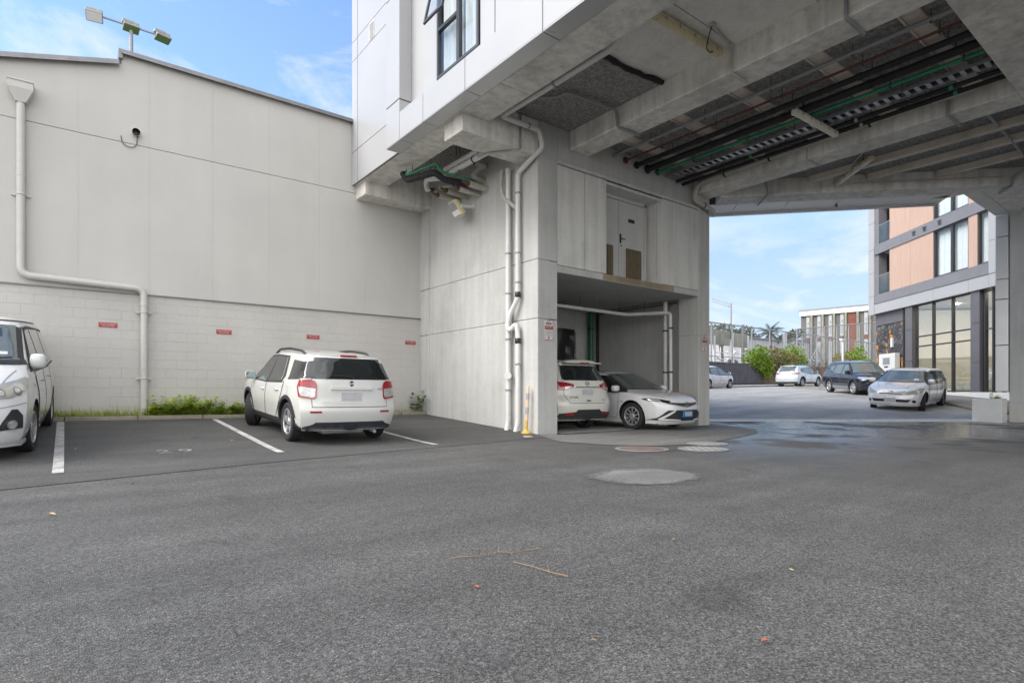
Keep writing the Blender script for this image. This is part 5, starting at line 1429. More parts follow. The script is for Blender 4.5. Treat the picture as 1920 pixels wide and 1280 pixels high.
def tree(name, base, top, crown, mt, label, size=.5, n=300, seed=1, lean=0):
    r_ = random.Random(seed); t_ = thing(name, base, label, 'tree')
    b = Vector(base); s = MB(); k = MB()
    tp = Vector(top)
    s.tube([b, b.lerp(tp,.5)+Vector((.2,0,0)), tp], [.35,.25,.14], 8)
    for (dx,dy,dz,rx,ry,rz,q) in crown:
        e = tp+Vector((dx,dy,dz)); s.tube([b.lerp(tp,.6), b.lerp(tp,.85).lerp(e,.4), e], [.16,.1,.03], 6)
        leaf_cloud(k, e, (rx,ry,rz), int(n*q), size, r_, shell=.2)
    s.build('trunk', M['bark'], t_); k.build('crown', mt, t_)
def far(px, py, d): p = atD(px,py,d); return p
p = far(1352,618,75); tree('tree', (p.x,p.y,2), (p.x,p.y,p.z-.6), [(-1.6,0,.6,1.5,1.2,.55,1),(1.0,0,1.0,1.6,1.2,.5,1),(2.6,.5,.5,1.3,1.1,.5,.8),(-.2,.4,.2,1.3,1.2,.4,.5)], M['tree_far'], 'open umbrella-shaped tree behind the first concrete panel', .38, 130, 21)
p = far(1390,622,80); tree('tree', (p.x,p.y,2), (p.x,p.y,p.z-.6), [(-1.2,0,.2,1.4,1.2,.8,1),(.6,0,-.2,1.3,1.2,.7,1),(-2.4,0,-.4,1.1,1,.6,.6)], M['bush_dark'], 'round dark green tree behind the second concrete panel', .4, 260, 23)
p = far(1404,622,82); tree('tree', (p.x,p.y,2), (p.x,p.y,p.z-.6), [(-.6,0,.7,1.2,1.0,.7,1),(.9,0,.0,1.1,1.0,.6,.8),(1.3,0,-.8,.9,.9,.5,.6)], M['tree_far'], 'brownish tree between the second concrete panel and the palm', .4, 200, 25)
p = far(1492,628,90); tree('tree', (p.x,p.y,2), (p.x,p.y,p.z-1.2), [(-2.2,0,.8,1.7,1.2,.7,1),(.2,0,1.4,1.5,1.2,.8,1),(-4,0,.2,1.6,1.2,.7,1),(-1,0,-.3,2.2,1.2,.7,1)], M['tree_far'], 'dull green tree left of the brick building', .5, 220, 27)
# palm
p = far(1443,622,78); pt = thing('palm_tree', (p.x,p.y,2), 'feathery palm standing behind the white shed', 'palm tree')
s = MB(); s.tube([(p.x,p.y,2),(p.x+.1,p.y,p.z-.3)], [.3,.22], 10); s.build('trunk', M['bark'], pt)
r_ = random.Random(5)
for i in range(22):
    a = i*2.399; el_ = r_.uniform(-.1,1.25); L = r_.uniform(1.7,2.3)
    d_ = Vector((math.cos(a)*math.cos(el_),math.sin(a)*math.cos(el_),math.sin(el_))); pos = Vector((p.x+.1,p.y,p.z-.3)); s = MB(); pts_ = [pos.copy()]
    for k in range(9):
        pos = pos+d_*(L/9); d_ = (d_+Vector((0,0,-.17))).normalized(); pts_.append(pos.copy())
        sd_ = d_.cross(Vector((0,0,1)));  sd_ = sd_.normalized() if sd_.length>.01 else Vector((1,0,0))
        for sg in (-1,1):
            for off in (0,.5):
                q0 = pos-d_*(L/9)*off; ll = .55*math.sin((k+1)/10*2.9+.15)
                tip = q0+sd_*sg*ll*.8+d_*ll*.4+Vector((0,0,-.35*ll)); s.add([q0-d_*.05,q0+d_*.05,tip],[(0,1,2)])
    s.tube(pts_, [.05-.0045*j for j in range(len(pts_))], 5); s.build('frond', M['palm'], pt)

# weeds along the foot of the warehouse
r_ = random.Random(11)
s = MB()
def zv(x): return G(x,14.4)+.05
for i in range(2200):
    x = r_.uniform(-1.2,3.7)
    if x > 1.0 and r_.random() < .1: continue
    d_ = (r_.uniform(-.5,.5), r_.uniform(-.6,.3), 1); h = r_.uniform(.07,.22)*(1.5 if r_.random()<.15 else 1)
    blade(s, (x,r_.uniform(14.27,14.53),zv(x)), d_, h, .012, .4, 3)
for i in range(500):
    x = r_.uniform(5.2,7.9); blade(s, (x,r_.uniform(14.28,14.53),zv(x)), (r_.uniform(-.6,.6),r_.uniform(-.7,.3),1), r_.uniform(.05,.14), .012, .5, 3)
o = s.build('grass', M['grass']); tag(o, kind='stuff'); 
def weed(c, h, w_, n, label, mt=None, size=.05, seed=0, grp=None):
    r2 = random.Random(seed); t_ = thing('weed', c, label, 'weed', grp); st_ = MB(); lf = MB()
    for i in range(n):
        p = Vector(c)+Vector((r2.gauss(0,w_*.4), r2.uniform(-.10,.10), 0)); hh = h*r2.uniform(.45,1.0)
        d_ = Vector((r2.uniform(-.35,.35)*1.3, r2.uniform(-.55,.25), 1)).normalized(); pts_ = [p.copy()]; pos = p.copy()
        for k in range(5):
            pos = pos+d_*(hh/5); d_ = (d_+Vector((r2.uniform(-.2,.2),r2.uniform(-.25,.12),-.05))).normalized(); pts_.append(pos.copy())
            for q in range(4):
                a = r2.uniform(0,6.28); l_ = size*r2.uniform(.6,1.4); v = Vector((math.cos(a),math.sin(a),r2.uniform(-.1,.6))).normalized()
                e = pos+v*l_; sd_ = v.cross(Vector((0,0,1))).normalized()*l_*.28
                lf.add([pos, pos.lerp(e,.5)+sd_, e, pos.lerp(e,.5)-sd_], [(0,1,2,3)])
        st_.tube(pts_, [.004,.0036,.003,.0026,.002,.0015], 4)
    st_.build('stem', M['weed'], t_); lf.build('leaves', mt or M['weed'], t_)
weed((2.25,14.34,zv(2.2)), .46, .75, 90, 'tallest bushy clump of bright green weeds, beneath the second red sign', size=.085, seed=2)
weed((1.55,14.38,zv(1.5)), .40, .22, 12, 'thin upright weeds right beside the foot of the painted downpipe', size=.06, seed=3)
weed((3.05,14.34,zv(2.8)), .27, .6, 60, 'low spreading weeds between the tall clump and the white hatchback', size=.07, seed=4)
weed((1.75,14.33,zv(1.9)), .26, .6, 55, 'low weeds spilling over the kerb left of the tallest clump', size=.07, seed=6)
weed((6.75,14.36,zv(6.7)), .26, .25, 22, 'small green weeds on the kerb just right of the white hatchback', size=.08, seed=7)
weed((7.75,14.38,zv(7.7)), .62, .07, 5, 'tall dark leafy weed growing in the corner against the tower', mt=M['plant'], size=.13, seed=8)
weed((-.75,14.36,zv(-.7)), .24, .3, 22, 'weeds at the kerb beside the white van', size=.06, seed=9)
s = MB(); blade(s, (-.75,14.3,zv(-.7)), (.9,-.2,.6), .75, .02, .1, 5); tag(s.build('grass_blade', M['grass']), 'single long grass stalk leaning out beside the white van', 'grass stalk')

# leaves and twigs lying on the asphalt
def leaf_at(px, py, L, mt, label, rot):
    r = rayXY(px, py); d = -EYE/r[2]; x, y = r[0]*d, r[1]*d
    for _ in range(4):
        d = (G(x,y)-EYE)/r[2]; x, y = r[0]*d, r[1]*d
    z = G(x,y)+.012; c_ = math.cos(rot); s_ = math.sin(rot); m = MB()
    pr = [(0,-.5,0),(.2,-.2,.15),(.26,.1,.2),(0,.5,.1),(-.25,.12,.22),(-.2,-.2,.12)]
    top_ = [(x+(a*c_-b*s_)*L, y+(a*s_+b*c_)*L, z+h*L) for a,b,h in pr]
    m.add(top_+[(x,y,z+.03*L)], [(0,1,6),(1,2,6),(2,3,6),(3,4,6),(4,5,6),(5,0,6)])
    tag(m.build('fallen_leaf', mt), label, 'leaf')
leaf_at(96,967,.07,M['dry_yel'],'pale yellow fallen leaf on the asphalt near the left edge',1.0)
leaf_at(141,850,.05,M['dry_yel'],'small pale leaf beside the left hand bay line',.3)
leaf_at(434,833,.045,M['dry_yel'],'small yellow leaf in the empty parking bay',.8)
leaf_at(248,908,.05,M['dry'],'orange leaf lying on the asphalt seam',2.0)
leaf_at(562,877,.05,M['dry'],'orange leaf just past the seam, behind the white hatchback',2.6)
leaf_at(893,1104,.035,M['dry_red'],'red brown leaf in the middle foreground',.5)
leaf_at(1435,1207,.05,M['dry_red'],'dark red leaf nearest to the camera',1.4)
leaf_at(1483,1072,.03,M['dry_yel'],'tiny yellow leaf right of the middle foreground',.2)
leaf_at(1113,1206,.03,M['dry'],'thin orange leaf in the near foreground',1.1)
leaf_at(1262,1014,.03,M['dry'],'tiny orange leaf below the dry patch',.1)
def twig(pts_, label):
    q = []
    for px, py in pts_:
        r = rayXY(px, py); d = -EYE/r[2]; x, y = r[0]*d, r[1]*d
        for _ in range(4): d = (G(x,y)+.012-EYE)/r[2]; x, y = r[0]*d, r[1]*d
        q.append((x,y,G(x,y)+.014))
    m = MB(); m.tube(q, .0020, 5); m.tube([q[len(q)//2], (q[len(q)//2][0]+.05,q[len(q)//2][1]+.07,q[len(q)//2][2]+.01)], .0014, 5)
    tag(m.build('dry_twig', M['dry']), label, 'twig')
twig([(846,1045),(880,1043),(905,1040),(935,1034),(962,1036),(985,1031),(1012,1028)], 'long dry orange twig lying across the foreground asphalt')
twig([(962,1053),(1000,1062),(1030,1072),(1065,1080)], 'shorter pale twig just below the long orange one')

# manhole covers
def cover(px, py, rad, label, mt, lx=1.0):
    r = rayXY(px, py); d = -EYE/r[2]; x, y = r[0]*d, r[1]*d
    t_ = thing('manhole_cover', (x,y,G(x,y)), label, 'manhole cover'); z = G(x,y)+.010
    m = MB(); m.lathe([(rad,0),(rad,.006),(rad-.02,.007)], (x,y,z), n=36); m.build('lid', mt, t_)
    m = MB(); m.lathe([(rad+.07,-.004),(rad+.07,.002),(rad+.006,.002),(rad+.006,-.004)], (x,y,z), n=36, close=True); m.build('frame', M['galv_dull'], t_)
cover(1326,832,.29,'pale round concrete manhole cover in the driveway, the farther of the pair',M['cover'])
cover(1318,842,.33,'grey manhole cover in the driveway, nearer and half sunk',M['cover'])
cover(1203,842,.36,'rusty brown round cover in the driveway in front of the tower bay',simple('rusted_iron',(.15,.11,.09),.8,var=.3))
# ------------------------------------------------------------------ cars
def car_paint(name, col, metal=0.0, rough=.28):
    t = NT(name); n = t.noise(2.0, 5, .6)
    c = t.mix(1.0, col, t.ramp(n, [(.3,.95),(.7,1.03)]), 'MULTIPLY')
    # road film towards the sills
    x, y, z = t.xyz(t.obj())
    t.out(c, t.math('ADD', rough-.05, t.math('MULTIPLY', t.noise(3,3), .04)), metal)
    t.b.inputs['Coat Weight'].default_value = .8; t.b.inputs['Coat Roughness'].default_value = .04
    return t.mat
P_WHITE = car_paint('white_car_paint', (.55,.545,.52)); P_PEARL = car_paint('pearl_car_paint', (.60,.585,.53))
P_WHITE2 = car_paint('clean_white_paint', (.60,.60,.60)); P_SILVER = car_paint('silver_car_paint', (.68,.68,.68), .1, .3)
P_LTBLUE = car_paint('pale_silver_blue_paint', (.50,.53,.55), .25, .3); P_NAVY = car_paint('navy_car_paint', (.012,.015,.026), .15, .2)
P_SILV2 = car_paint('light_silver_paint', (.58,.58,.59), .2, .3)
M['cglass'] = simple('tinted_car_glass', (.014,.017,.018), .05, var=.2); M['cglass'].node_tree.nodes['Principled BSDF'].inputs['Coat Weight'].default_value = .6
M['cglass_lt'] = simple('clear_car_glass', (.10,.12,.115), .05, var=.3, vs=2.5); M['cglass_lt'].node_tree.nodes['Principled BSDF'].inputs['Coat Weight'].default_value = .8
M['lamp_red'] = simple('red_lamp_lens', (.30,.006,.010), .12, var=.2, vs=14); M['lamp_red'].node_tree.nodes['Principled BSDF'].inputs['Coat Weight'].default_value = 1
M['lamp_clear'] = simple('clear_lamp_lens', (.48,.48,.48), .15, .35, var=.45, vs=26); M['lamp_clear'].node_tree.nodes['Principled BSDF'].inputs['Coat Weight'].default_value = 1
M['lamp_yel'] = simple('yellowed_lamp_lens', (.36,.35,.30), .15, .15, var=.14, vs=9); M['lamp_yel'].node_tree.nodes['Principled BSDF'].inputs['Coat Weight'].default_value = 1
M['chrome'] = simple('bright_chrome', (.60,.60,.61), .14, 1.0, var=.06)
M['trim_black'] = simple('black_trim_plastic', (.022,.022,.024), .55, var=.25, vs=10)
M['trim_navy'] = simple('dark_grey_trim_plastic', (.030,.032,.040), .5, var=.25, vs=10)
M['tyre'] = simple('tyre_rubber', (.018,.018,.019), .8, var=.3, vs=20, bump=.2)
M['arch'] = simple('wheel_arch_liner', (.008,.008,.008), .9)
M['alloy'] = simple('silver_alloy', (.48,.48,.49), .3, .6, var=.1)
M['alloy_bronze'] = simple('bronze_alloy', (.16,.085,.055), .4, .5, var=.2)
M['plate'] = simple('number_plate', (.42,.42,.43), .5, var=.1, vs=9); M['plate_blue'] = simple('blue_number_plate', (.03,.17,.42), .4)
M['seam_soft'] = simple('soft_panel_line', (.22,.22,.22), .6)
M['lamp_bowl'] = simple('lamp_bowl', (.27,.265,.24), .22, .5, var=.2)
M['seam'] = simple('panel_seam', (.09,.09,.09), .8)
M['mirror'] = simple('mirror_glass', (.25,.33,.33), .08, .9)

def lin(pts, sm):
    xs_ = np.array([p[0] for p in pts], float); ys_ = np.array([p[1] for p in pts], float)
    def f(x):
        a = 0
        for k, wt_ in ((-1,.15),(-.5,.22),(0,.26),(.5,.22),(1,.15)): a += wt_*np.interp(x+k*sm, xs_, ys_)
        return float(a)
    return f

class Car:
    def __init__(s, name, label, cat, S, x, y, yaw, paint, steer=0, grp=None, lift=0):
        s.S = S; s.paint = paint; s.steer = steer
        # fit to the ground at the four wheels
        hx, hy = math.cos(yaw), math.sin(yaw); wb = S['wb']; tr = S['W']/2-.12
        g = {}
        for a in (-1,1):
            for b in (-1,1): g[(a,b)] = G(x+hx*a*wb/2-hy*b*tr, y+hy*a*wb/2+hx*b*tr)
        zc = sum(g.values())/4; pit = math.atan2((g[1,1]+g[1,-1]-g[-1,1]-g[-1,-1])/2, wb); rol = math.atan2((g[1,1]+g[-1,1]-g[1,-1]-g[-1,-1])/2, 2*tr)
        s.root = thing(name, (x,y,zc+.006+lift), label, cat, grp)
        s.root.rotation_euler = (Matrix.Rotation(yaw,3,'Z') @ Matrix.Rotation(-pit,3,'Y') @ Matrix.Rotation(rol,3,'X')).to_euler()
        s.shell()
    def W(s, x, z):
        S = s.S; W2 = S['W']/2
        k = s.fw(x)                         # plan narrowing
        zb = S['belt'](x)
        v = s.vprof(z)
        if z > zb: v = min(v, s.vprof(zb)) - S['tumble']*(z-zb) - .02*min(1,(z-zb)/.03)
        return W2*k + v
    def shell(s):
        S = s.S; xr, xf = S['xr'], S['xf']
        s.fr = lin(xr, .03); s.ff = lin(xf, .03); s.ft = lin(S['top'], .07); s.fw = lin(S['plan'], .10); s.vprof = lin(S.get('side', [(.2,-.10),(.30,-.045),(.45,-.012),(.62,0),(.80,-.004),(.95,-.03),(1.1,-.05),(2,-.06)]), .05)
        br, bf = S.get('br',.16), S.get('bf',.22); zbot = S.get('bot', lambda x: .24)
        n = 64; ts = []
        for i in range(n+1):
            u = i/n; ts.append(.45*u+.55*(.5-.5*math.cos(math.pi*u)))
        ns, nr = 18, 12
        def X(t_, z, yn): return (s.fr(z)+br*yn**4)*(1-t_)+(s.ff(z)-bf*yn**4)*t_
        s.rows = []
        x0, x1 = min(p[1] for p in xr), max(p[1] for p in xf)
        for t_ in ts:
            zt = 1.0
            for _ in range(12): zt = .5*zt+.5*s.ft(X(t_, zt, 0))
            xm = X(t_, zt, 0); zb = zbot(x0+(x1-x0)*t_)
            hood = sstep(.0,.35, zt-S['belt'](xm))
            c = S.get('crown_h',.10)*(1-hood)+S.get('crown_r',.11)*hood
            ze = zt-c
            ring = []
            for k in (0,.5,.9): 
                xx = X(t_, zb, k*.9); ring.append((xx, s.W(xx,zb)*k, zb))
            for i in range(ns):
                u = i/(ns-1); z = zb+(ze-zb)*(1-(1-u)**1.0); xx = X(t_, z, 1.0); ring.append((xx, s.W(xx,z), z))
            e = ring[-1]; We = e[1]; ex = S.get('sq', 2.6)
            for i in range(1, nr+1):
                a = (math.pi/2)*i/nr; yn = math.cos(a)**(2/ex); z = ze+c*math.sin(a)**(2/ex)
                if i == nr: yn, z = 0, zt
                xx = X(t_, z, yn); ring.append((xx, We*yn, z))
            s.rows.append(ring)
        m = MB(); K = len(s.rows[0])
        for sg in (1,-1):
            for ring in s.rows: m.v += [(p[0],p[1]*sg,p[2]) for p in ring]
        N = len(s.rows)
        for i in range(N-1):
            for j in range(K-1):
                a,b,c_,d = i*K+j,(i+1)*K+j,(i+1)*K+j+1,i*K+j+1
                m.f.append((a,b,c_,d)); o_ = N*K; m.f.append((o_+d,o_+c_,o_+b,o_+a)); 
        # end caps
        yn_ = [math.cos((math.pi/2)*i/nr)**(2/S.get('sq',2.6)) for i in range(nr)]+[0]
        for end in (0,1):
            ring = s.rows[0 if end == 0 else -1]; t_ = ts[0 if end == 0 else -1]
            rowsv = []
            for i in range(ns):
                p = ring[3+i]; row = []
                for q in yn_+[-k for k in reversed(yn_[:-1])]:
                    row.append((X(t_, p[2], abs(q)), p[1]*q, p[2]))
                rowsv.append(row)
            top_ = [ring[2+ns+i] for i in range(nr+1)]
            full = [(p[0],p[1],p[2]) for p in top_]+[(p[0],-p[1],p[2]) for p in reversed(top_[:-1])]
            rowsv.append(full)
            b0 = len(m.v); w_ = len(rowsv[0])
            for r_ in rowsv: m.v += r_
            for i in range(len(rowsv)-1):
                for j in range(w_-1):
                    a,b,c_,d = b0+i*w_+j,b0+i*w_+j+1,b0+(i+1)*w_+j+1,b0+(i+1)*w_+j
                    m.f.append((a,b,c_,d) if end == 1 else (d,c_,b,a))
        m.m = [0]*len(m.f)
        o = m.build('body', [s.paint, M['arch']], s.root, local=True)
        bm = bmesh.new(); bm.from_mesh(o.data)
        bmesh.ops.remove_doubles(bm, verts=bm.verts, dist=.0008)
        ed = [e for e in bm.edges if e.is_boundary]
        if ed: bmesh.ops.holes_fill(bm, edges=ed)
        bmesh.ops.recalc_face_normals(bm, faces=bm.faces)
        if bm.calc_volume(signed=True) < 0: bmesh.ops.reverse_faces(bm, faces=bm.faces)
        for f in bm.faces: f.smooth = True
        bm.normal_update()
        s.bvh = BVHTree.FromBMesh(bm)
        s.bmf = [( [v.co.copy() for v in f.verts], [v.normal.copy() for v in f.verts]) for f in bm.faces]
        bm.to_mesh(o.data); bm.free()
        # wheel arches cut out of the shell
        for a in (1,-1):
            cm = MB(); R_a = S['r']+S.get('gap',.055); zc = S['r']
            for sg in (1,-1):
                y0 = S['W']/2-.30
                ya, yb = (y0, S['W']/2+.3)
                cm.lathe([(R_a,sg*ya),(R_a,sg*yb)] if sg>0 else [(R_a,-yb),(R_a,-ya)], (a*S['wb']/2,0,zc+.01), 'y', 40)
            cm.m = [1]*len(cm.f)
            co = cm.build('cutter', [s.paint, M['arch']], None, local=True)
            bmc = bmesh.new(); bmc.from_mesh(co.data); bmesh.ops.recalc_face_normals(bmc, faces=bmc.faces); bmc.to_mesh(co.data); bmc.free()
            md = o.modifiers.new('b','BOOLEAN'); md.operation = 'DIFFERENCE'; md.object = co; md.solver = 'EXACT'
            par = o.parent; o.parent = None
            dg = bpy.context.evaluated_depsgraph_get(); me = bpy.data.meshes.new_from_object(o.evaluated_get(dg))
            o.modifiers.clear(); old = o.data; o.data = me; bpy.data.meshes.remove(old); me.name = 'body'
            o.parent = par
            bpy.data.objects.remove(co)
        me = o.data; me.polygons.foreach_set('use_smooth', [True]*len(me.polygons))
        try: me.set_sharp_from_angle(angle=R_(38))
        except Exception: pass
        s.body = o
    def proj(s, name, ang, poly, mat, off=.004, rim=.012, parent=None, both=False, step=.05, mb=None, axis=None):
        """a panel cut to the 2-D outline poly and laid on the shell, seen from angle ang (0 front, 90 left, 180 rear; 'top')"""
        outs = []
        for mir in ((1,-1) if both else (1,)):
            if ang == 'top':
                d = Vector((0,0,-1)); U_ = Vector((1,0,0)); V_ = Vector((0,1,0)); base = Vector((0,0,5)); pl = [(p[0],p[1]*mir) for p in poly]
            else:
                a = R_(ang)*mir
                d = Vector((-math.cos(a),-math.sin(a),0)); U_ = Vector((-math.sin(a),math.cos(a),0)); V_ = Vector((0,0,1)); base = -d*6
                pl = [((s.umap(ang, p[0]))*mir,p[1]) for p in poly]
            n = len(pl); bnd = []
            for i in range(n):
                p, q = Vector(pl[i]), Vector(pl[(i+1)%n]); k = max(1, int((q-p).length/step+.5))
                for j in range(k): bnd.append(p.lerp(q, j/k))
            pts = list(bnd); xs_ = [p.x for p in bnd]; ys_ = [p.y for p in bnd]
            def ins(x_, y_):
                c = False; j = n-1
                for i in range(n):
                    xi, yi = pl[i]; xj, yj = pl[j]
                    if (yi>y_) != (yj>y_) and x_ < (xj-xi)*(y_-yi)/(yj-yi)+xi: c = not c
                    j = i
                return c
            gx = min(xs_)+step*.37
            while gx < max(xs_):
                gy = min(ys_)+step*.41
                while gy < max(ys_):
                    if ins(gx,gy) and min((gx-p.x)**2+(gy-p.y)**2 for p in bnd) > (step*.35)**2: pts.append(Vector((gx,gy)))
                    gy += step
                gx += step
            V, _, Fc, *_ = delaunay_2d_cdt(pts, [], [list(range(len(bnd)))], 1, 1e-5)
            pos = []; nor = []; last = None; miss = []
            for i, p in enumerate(V):
                o_ = base+U_*p.x+V_*p.y
                hit, nm, fi, dist = s.bvh.ray_cast(o_, d)
                if hit is None:
                    hit, nm, fi, dist = s.bvh.find_nearest(o_+d*(6-.3 if ang!='top' else 4)); 
                vs_, ns_ = s.bmf[fi]
                wsum = 0; nn_ = Vector((0,0,0))
                for v_, nv in zip(vs_, ns_):
                    w_ = 1/((v_-hit).length+.002); nn_ += nv*w_; wsum += w_
                nn_.normalize(); pos.append(hit+nn_*off); nor.append(nn_)
            m = mb or MB(); b0 = len(m.v); nb = len(V)
            fl = []
            for f in Fc:
                a_, b_, c_ = (pos[f[0]],pos[f[1]],pos[f[2]])
                if (b_-a_).cross(c_-a_).dot(nor[f[0]]) < 0: f = tuple(reversed(f))
                fl.append(tuple(f))
            m.add(pos, fl)
            # rim back into the body
            ec = {}
            for f in fl:
                for i in range(len(f)): e = (f[i],f[(i+1)%len(f)]); ec[tuple(sorted(e))] = None if tuple(sorted(e)) in ec else e
            be = [e for e in ec.values() if e]
            m2 = {}
            for a_, b_ in be:
                for v_ in (a_, b_):
                    if v_ not in m2: m2[v_] = len(m.v); m.v.append(tuple(pos[v_]-nor[v_]*(rim+off*0)))
                m.f.append((b0+b_, b0+a_, m2[a_], m2[b_])); m.m.append(0)
            if mb is None:
                o = m.build(name, mat, parent or s.root, local=True)
                me = o.data; me.polygons.foreach_set('use_smooth', [True]*len(me.polygons))
                allN = [tuple(x_) for x_ in nor]+[None]*(len(me.vertices)-nb)
                for v_, idx in m2.items(): allN[idx] = tuple(nor[v_])
                try: me.normals_split_custom_set_from_vertices([x_ or (0,0,1) for x_ in allN])
                except Exception: pass
                outs.append(o)
        return outs
    def umap(s, ang, u):
        mp = s.S.get('map', {}).get(ang)
        if not mp: return u
        a = R_(ang); f = lambda p: -math.sin(a)*p[0]+math.cos(a)*p[1]
        u0, u1 = f(mp[1]), f(mp[3]); return u0+(u1-u0)*(u-mp[0])/(mp[2]-mp[0])
    def side(s, name, poly, mat, off=.004, parent=None, both=True, **k):
        return s.proj(name, 90, [(-x_,z_) for x_,z_ in poly], mat, off, parent=parent, both=both, **k)
    def at(s, ang, u, z):
        a = R_(ang); d = Vector((-math.cos(a),-math.sin(a),0)); U_ = Vector((-math.sin(a),math.cos(a),0))
        h = s.bvh.ray_cast(-d*6+U_*u+Vector((0,0,z)), d)
        return h[0], h[1]
    def stroke(s, name, ang, pts, w_, mat, off=.003, both=False, parent=None):
        """thin band following a polyline"""
        P = [Vector(p) for p in pts]; L = []; R2 = []
        for i, p in enumerate(P):
            a = P[max(0,i-1)]; b = P[min(len(P)-1,i+1)]; t_ = (b-a).normalized(); n_ = Vector((-t_.y,t_.x))
            L.append(p+n_*w_/2); R2.append(p-n_*w_/2)
        return s.proj(name, ang, [tuple(v) for v in L+R2[::-1]], mat, off, parent=parent, both=both, rim=.004, step=.045)
    def wheels(s, style, mat, width=.21, hub=None):
        S = s.S; r = S['r']; rr = r*S.get('rimk',.66)
        for a in (1,-1):
            for sg in (1,-1):
                c = Vector((a*S['wb']/2, sg*(S['W']/2-.02-width/2-S.get('inset',.0)), r))
                wroot = MB(); w2 = width/2
                prof = [(rr,-w2*.86),(r*.90,-w2),(r*.975,-w2*.86),(r,-w2*.6),(r,w2*.6),(r*.975,w2*.86),(r*.90,w2),(rr,w2*.86)]
                wroot.lathe(prof, (0,0,0), 'y', 40, close=True)
                ty = wroot.build('wheel', M['tyre'], s.root, smooth=35, local=True)
                ty.location = c; 
                if a == 1 and s.steer: ty.rotation_euler = (0,0,R_(s.steer))
                o_ = sg*w2
                m = MB()
                # barrel and lip
                m.lathe([(rr+.004,-w2*.8),(rr+.004,w2*.86),(rr-.014,w2*.9),(rr-.022,w2*.78),(rr-.022,-w2*.8)], (0,0,0), 'y', 40, close=True) if sg>0 else m.lathe([(rr+.004,w2*.8),(rr+.004,-w2*.86),(rr-.014,-w2*.9),(rr-.022,-w2*.78),(rr-.022,w2*.8)], (0,0,0), 'y', 40, close=True)
                yo = sg*w2*.62
                m.lathe([(.062,yo-.03*sg),(.068,yo),(.055,yo+.012*sg),(.0,yo+.016*sg)] , (0,0,0), 'y', 20)
                nsp, wr, wo, pair = style
                for k in range(nsp):
                    for q in ((0,) if not pair else (-pair,pair)):
                        th_ = 2*math.pi*k/nsp+.3; 
                        t0 = th_+q*.6; t1 = th_+q
                        p0 = Vector((math.cos(t0)*.045,yo,math.sin(t0)*.045)); p1 = Vector((math.cos(t1)*(rr-.015),yo+.012*sg,math.sin(t1)*(rr-.015)))
                        d = (p1-p0).normalized(); sd_ = d.cross(Vector((0,1,0))).normalized(); dep = Vector((0,-sg*.035,0))
                        vs_ = [p0-sd_*wr/2,p0+sd_*wr/2,p1+sd_*wo/2,p1-sd_*wo/2]; m.ext(vs_, dep)
                m.build('rim', mat, ty, smooth=30, local=True)
                m = MB(); m.lathe([(rr-.03,yo-.06*sg),(0,yo-.06*sg)] if sg<0 else [(0,yo-.06*sg),(rr-.03,yo-.06*sg)], (0,0,0), 'y', 24)
                m.build('brake', M['arch'], ty, local=True)
    def mirrors(s, x, z, mat, sz=(.10,.10,.085), out_=.12):
        for sg in (1,-1):
            h, nm = s.at(90*sg, -x*sg if sg>0 else x, z) if False else (Vector((x, sg*s.W(x,z), z)), None)
            c = h+Vector((-.03, sg*out_, .05)); m = MB(); vs_ = []; n1, n2 = 8, 12
            for i in range(n1+1):
                ph = -math.pi/2+math.pi*i/n1
                for j in range(n2):
                    th_ = 2*math.pi*j/n2; e = .6
                    f = lambda v: math.copysign(abs(v)**e, v)
                    px_ = f(math.cos(ph))*f(math.cos(th_)); vs_.append(c+Vector((max(px_,-.35)*sz[0], f(math.cos(ph))*f(math.sin(th_))*sz[1], f(math.sin(ph))*sz[2])))
            m.add(vs_, [(i*n2+j,i*n2+(j+1)%n2,(i+1)*n2+(j+1)%n2,(i+1)*n2+j) for i in range(n1) for j in range(n2)])
            mo = m.build('door_mirror', mat, s.root, smooth=60, local=True)
            m = MB(); m.obox(h+Vector((.02,-sg*.03,-.02)), (-.06,0,0), (0,sg*out_,.02), (0,0,.035)); m.build('mirror_arm', M['trim_black'], mo, local=True)
            m = MB(); y0, y1 = c.y-sz[1]*.78, c.y+sz[1]*.78; m.box(c.x-.37*sz[0]-.004, c.x-.37*sz[0]+.004, y0, y1, c.z-sz[2]*.72, c.z+sz[2]*.72); m.build('mirror_glass', M['mirror'], mo, local=True, bevel=.003)
    def handle(s, x, z, mat=None, L=.2):
        for sg in (1,-1):
            m = MB(); y = s.W(x,z)+.012; m.tube(fillet([(x-L/2,sg*(y-.02),z),(x-L/2+.02,sg*(y+.02),z),(x+L/2-.02,sg*(y+.02),z),(x+L/2,sg*(y-.02),z)],.03,3), .014, 8); m.build('door_handle', mat or s.paint, s.root, smooth=50, local=True)
            s.proj('handle_recess', 90*sg, [((-x+a)*1 if sg>0 else (x+a), z+b) for a,b in ((-.07,-.022),(.07,-.022),(.07,.022),(-.07,.022))], M['seam'], .003)
    def box_on(s, ang, u, z, w_, h_, mat, name, th_=.012, parent=None, tilt=True):
        u = s.umap(ang, u); p, n_ = s.at(ang, u, z); a = R_(ang); U_ = Vector((-math.sin(a),math.cos(a),0)); 
        U_ = (U_-n_*U_.dot(n_)).normalized(); V_ = n_.cross(U_); 
        if V_.z < 0: V_ = -V_
        m = MB(); m.obox(p-U_*w_/2-V_*h_/2-n_*.01, U_*w_, V_*h_, n_*(.01+th_)); return m.build(name, mat, parent or s.root, local=True, bevel=.003), p, n_, U_, V_
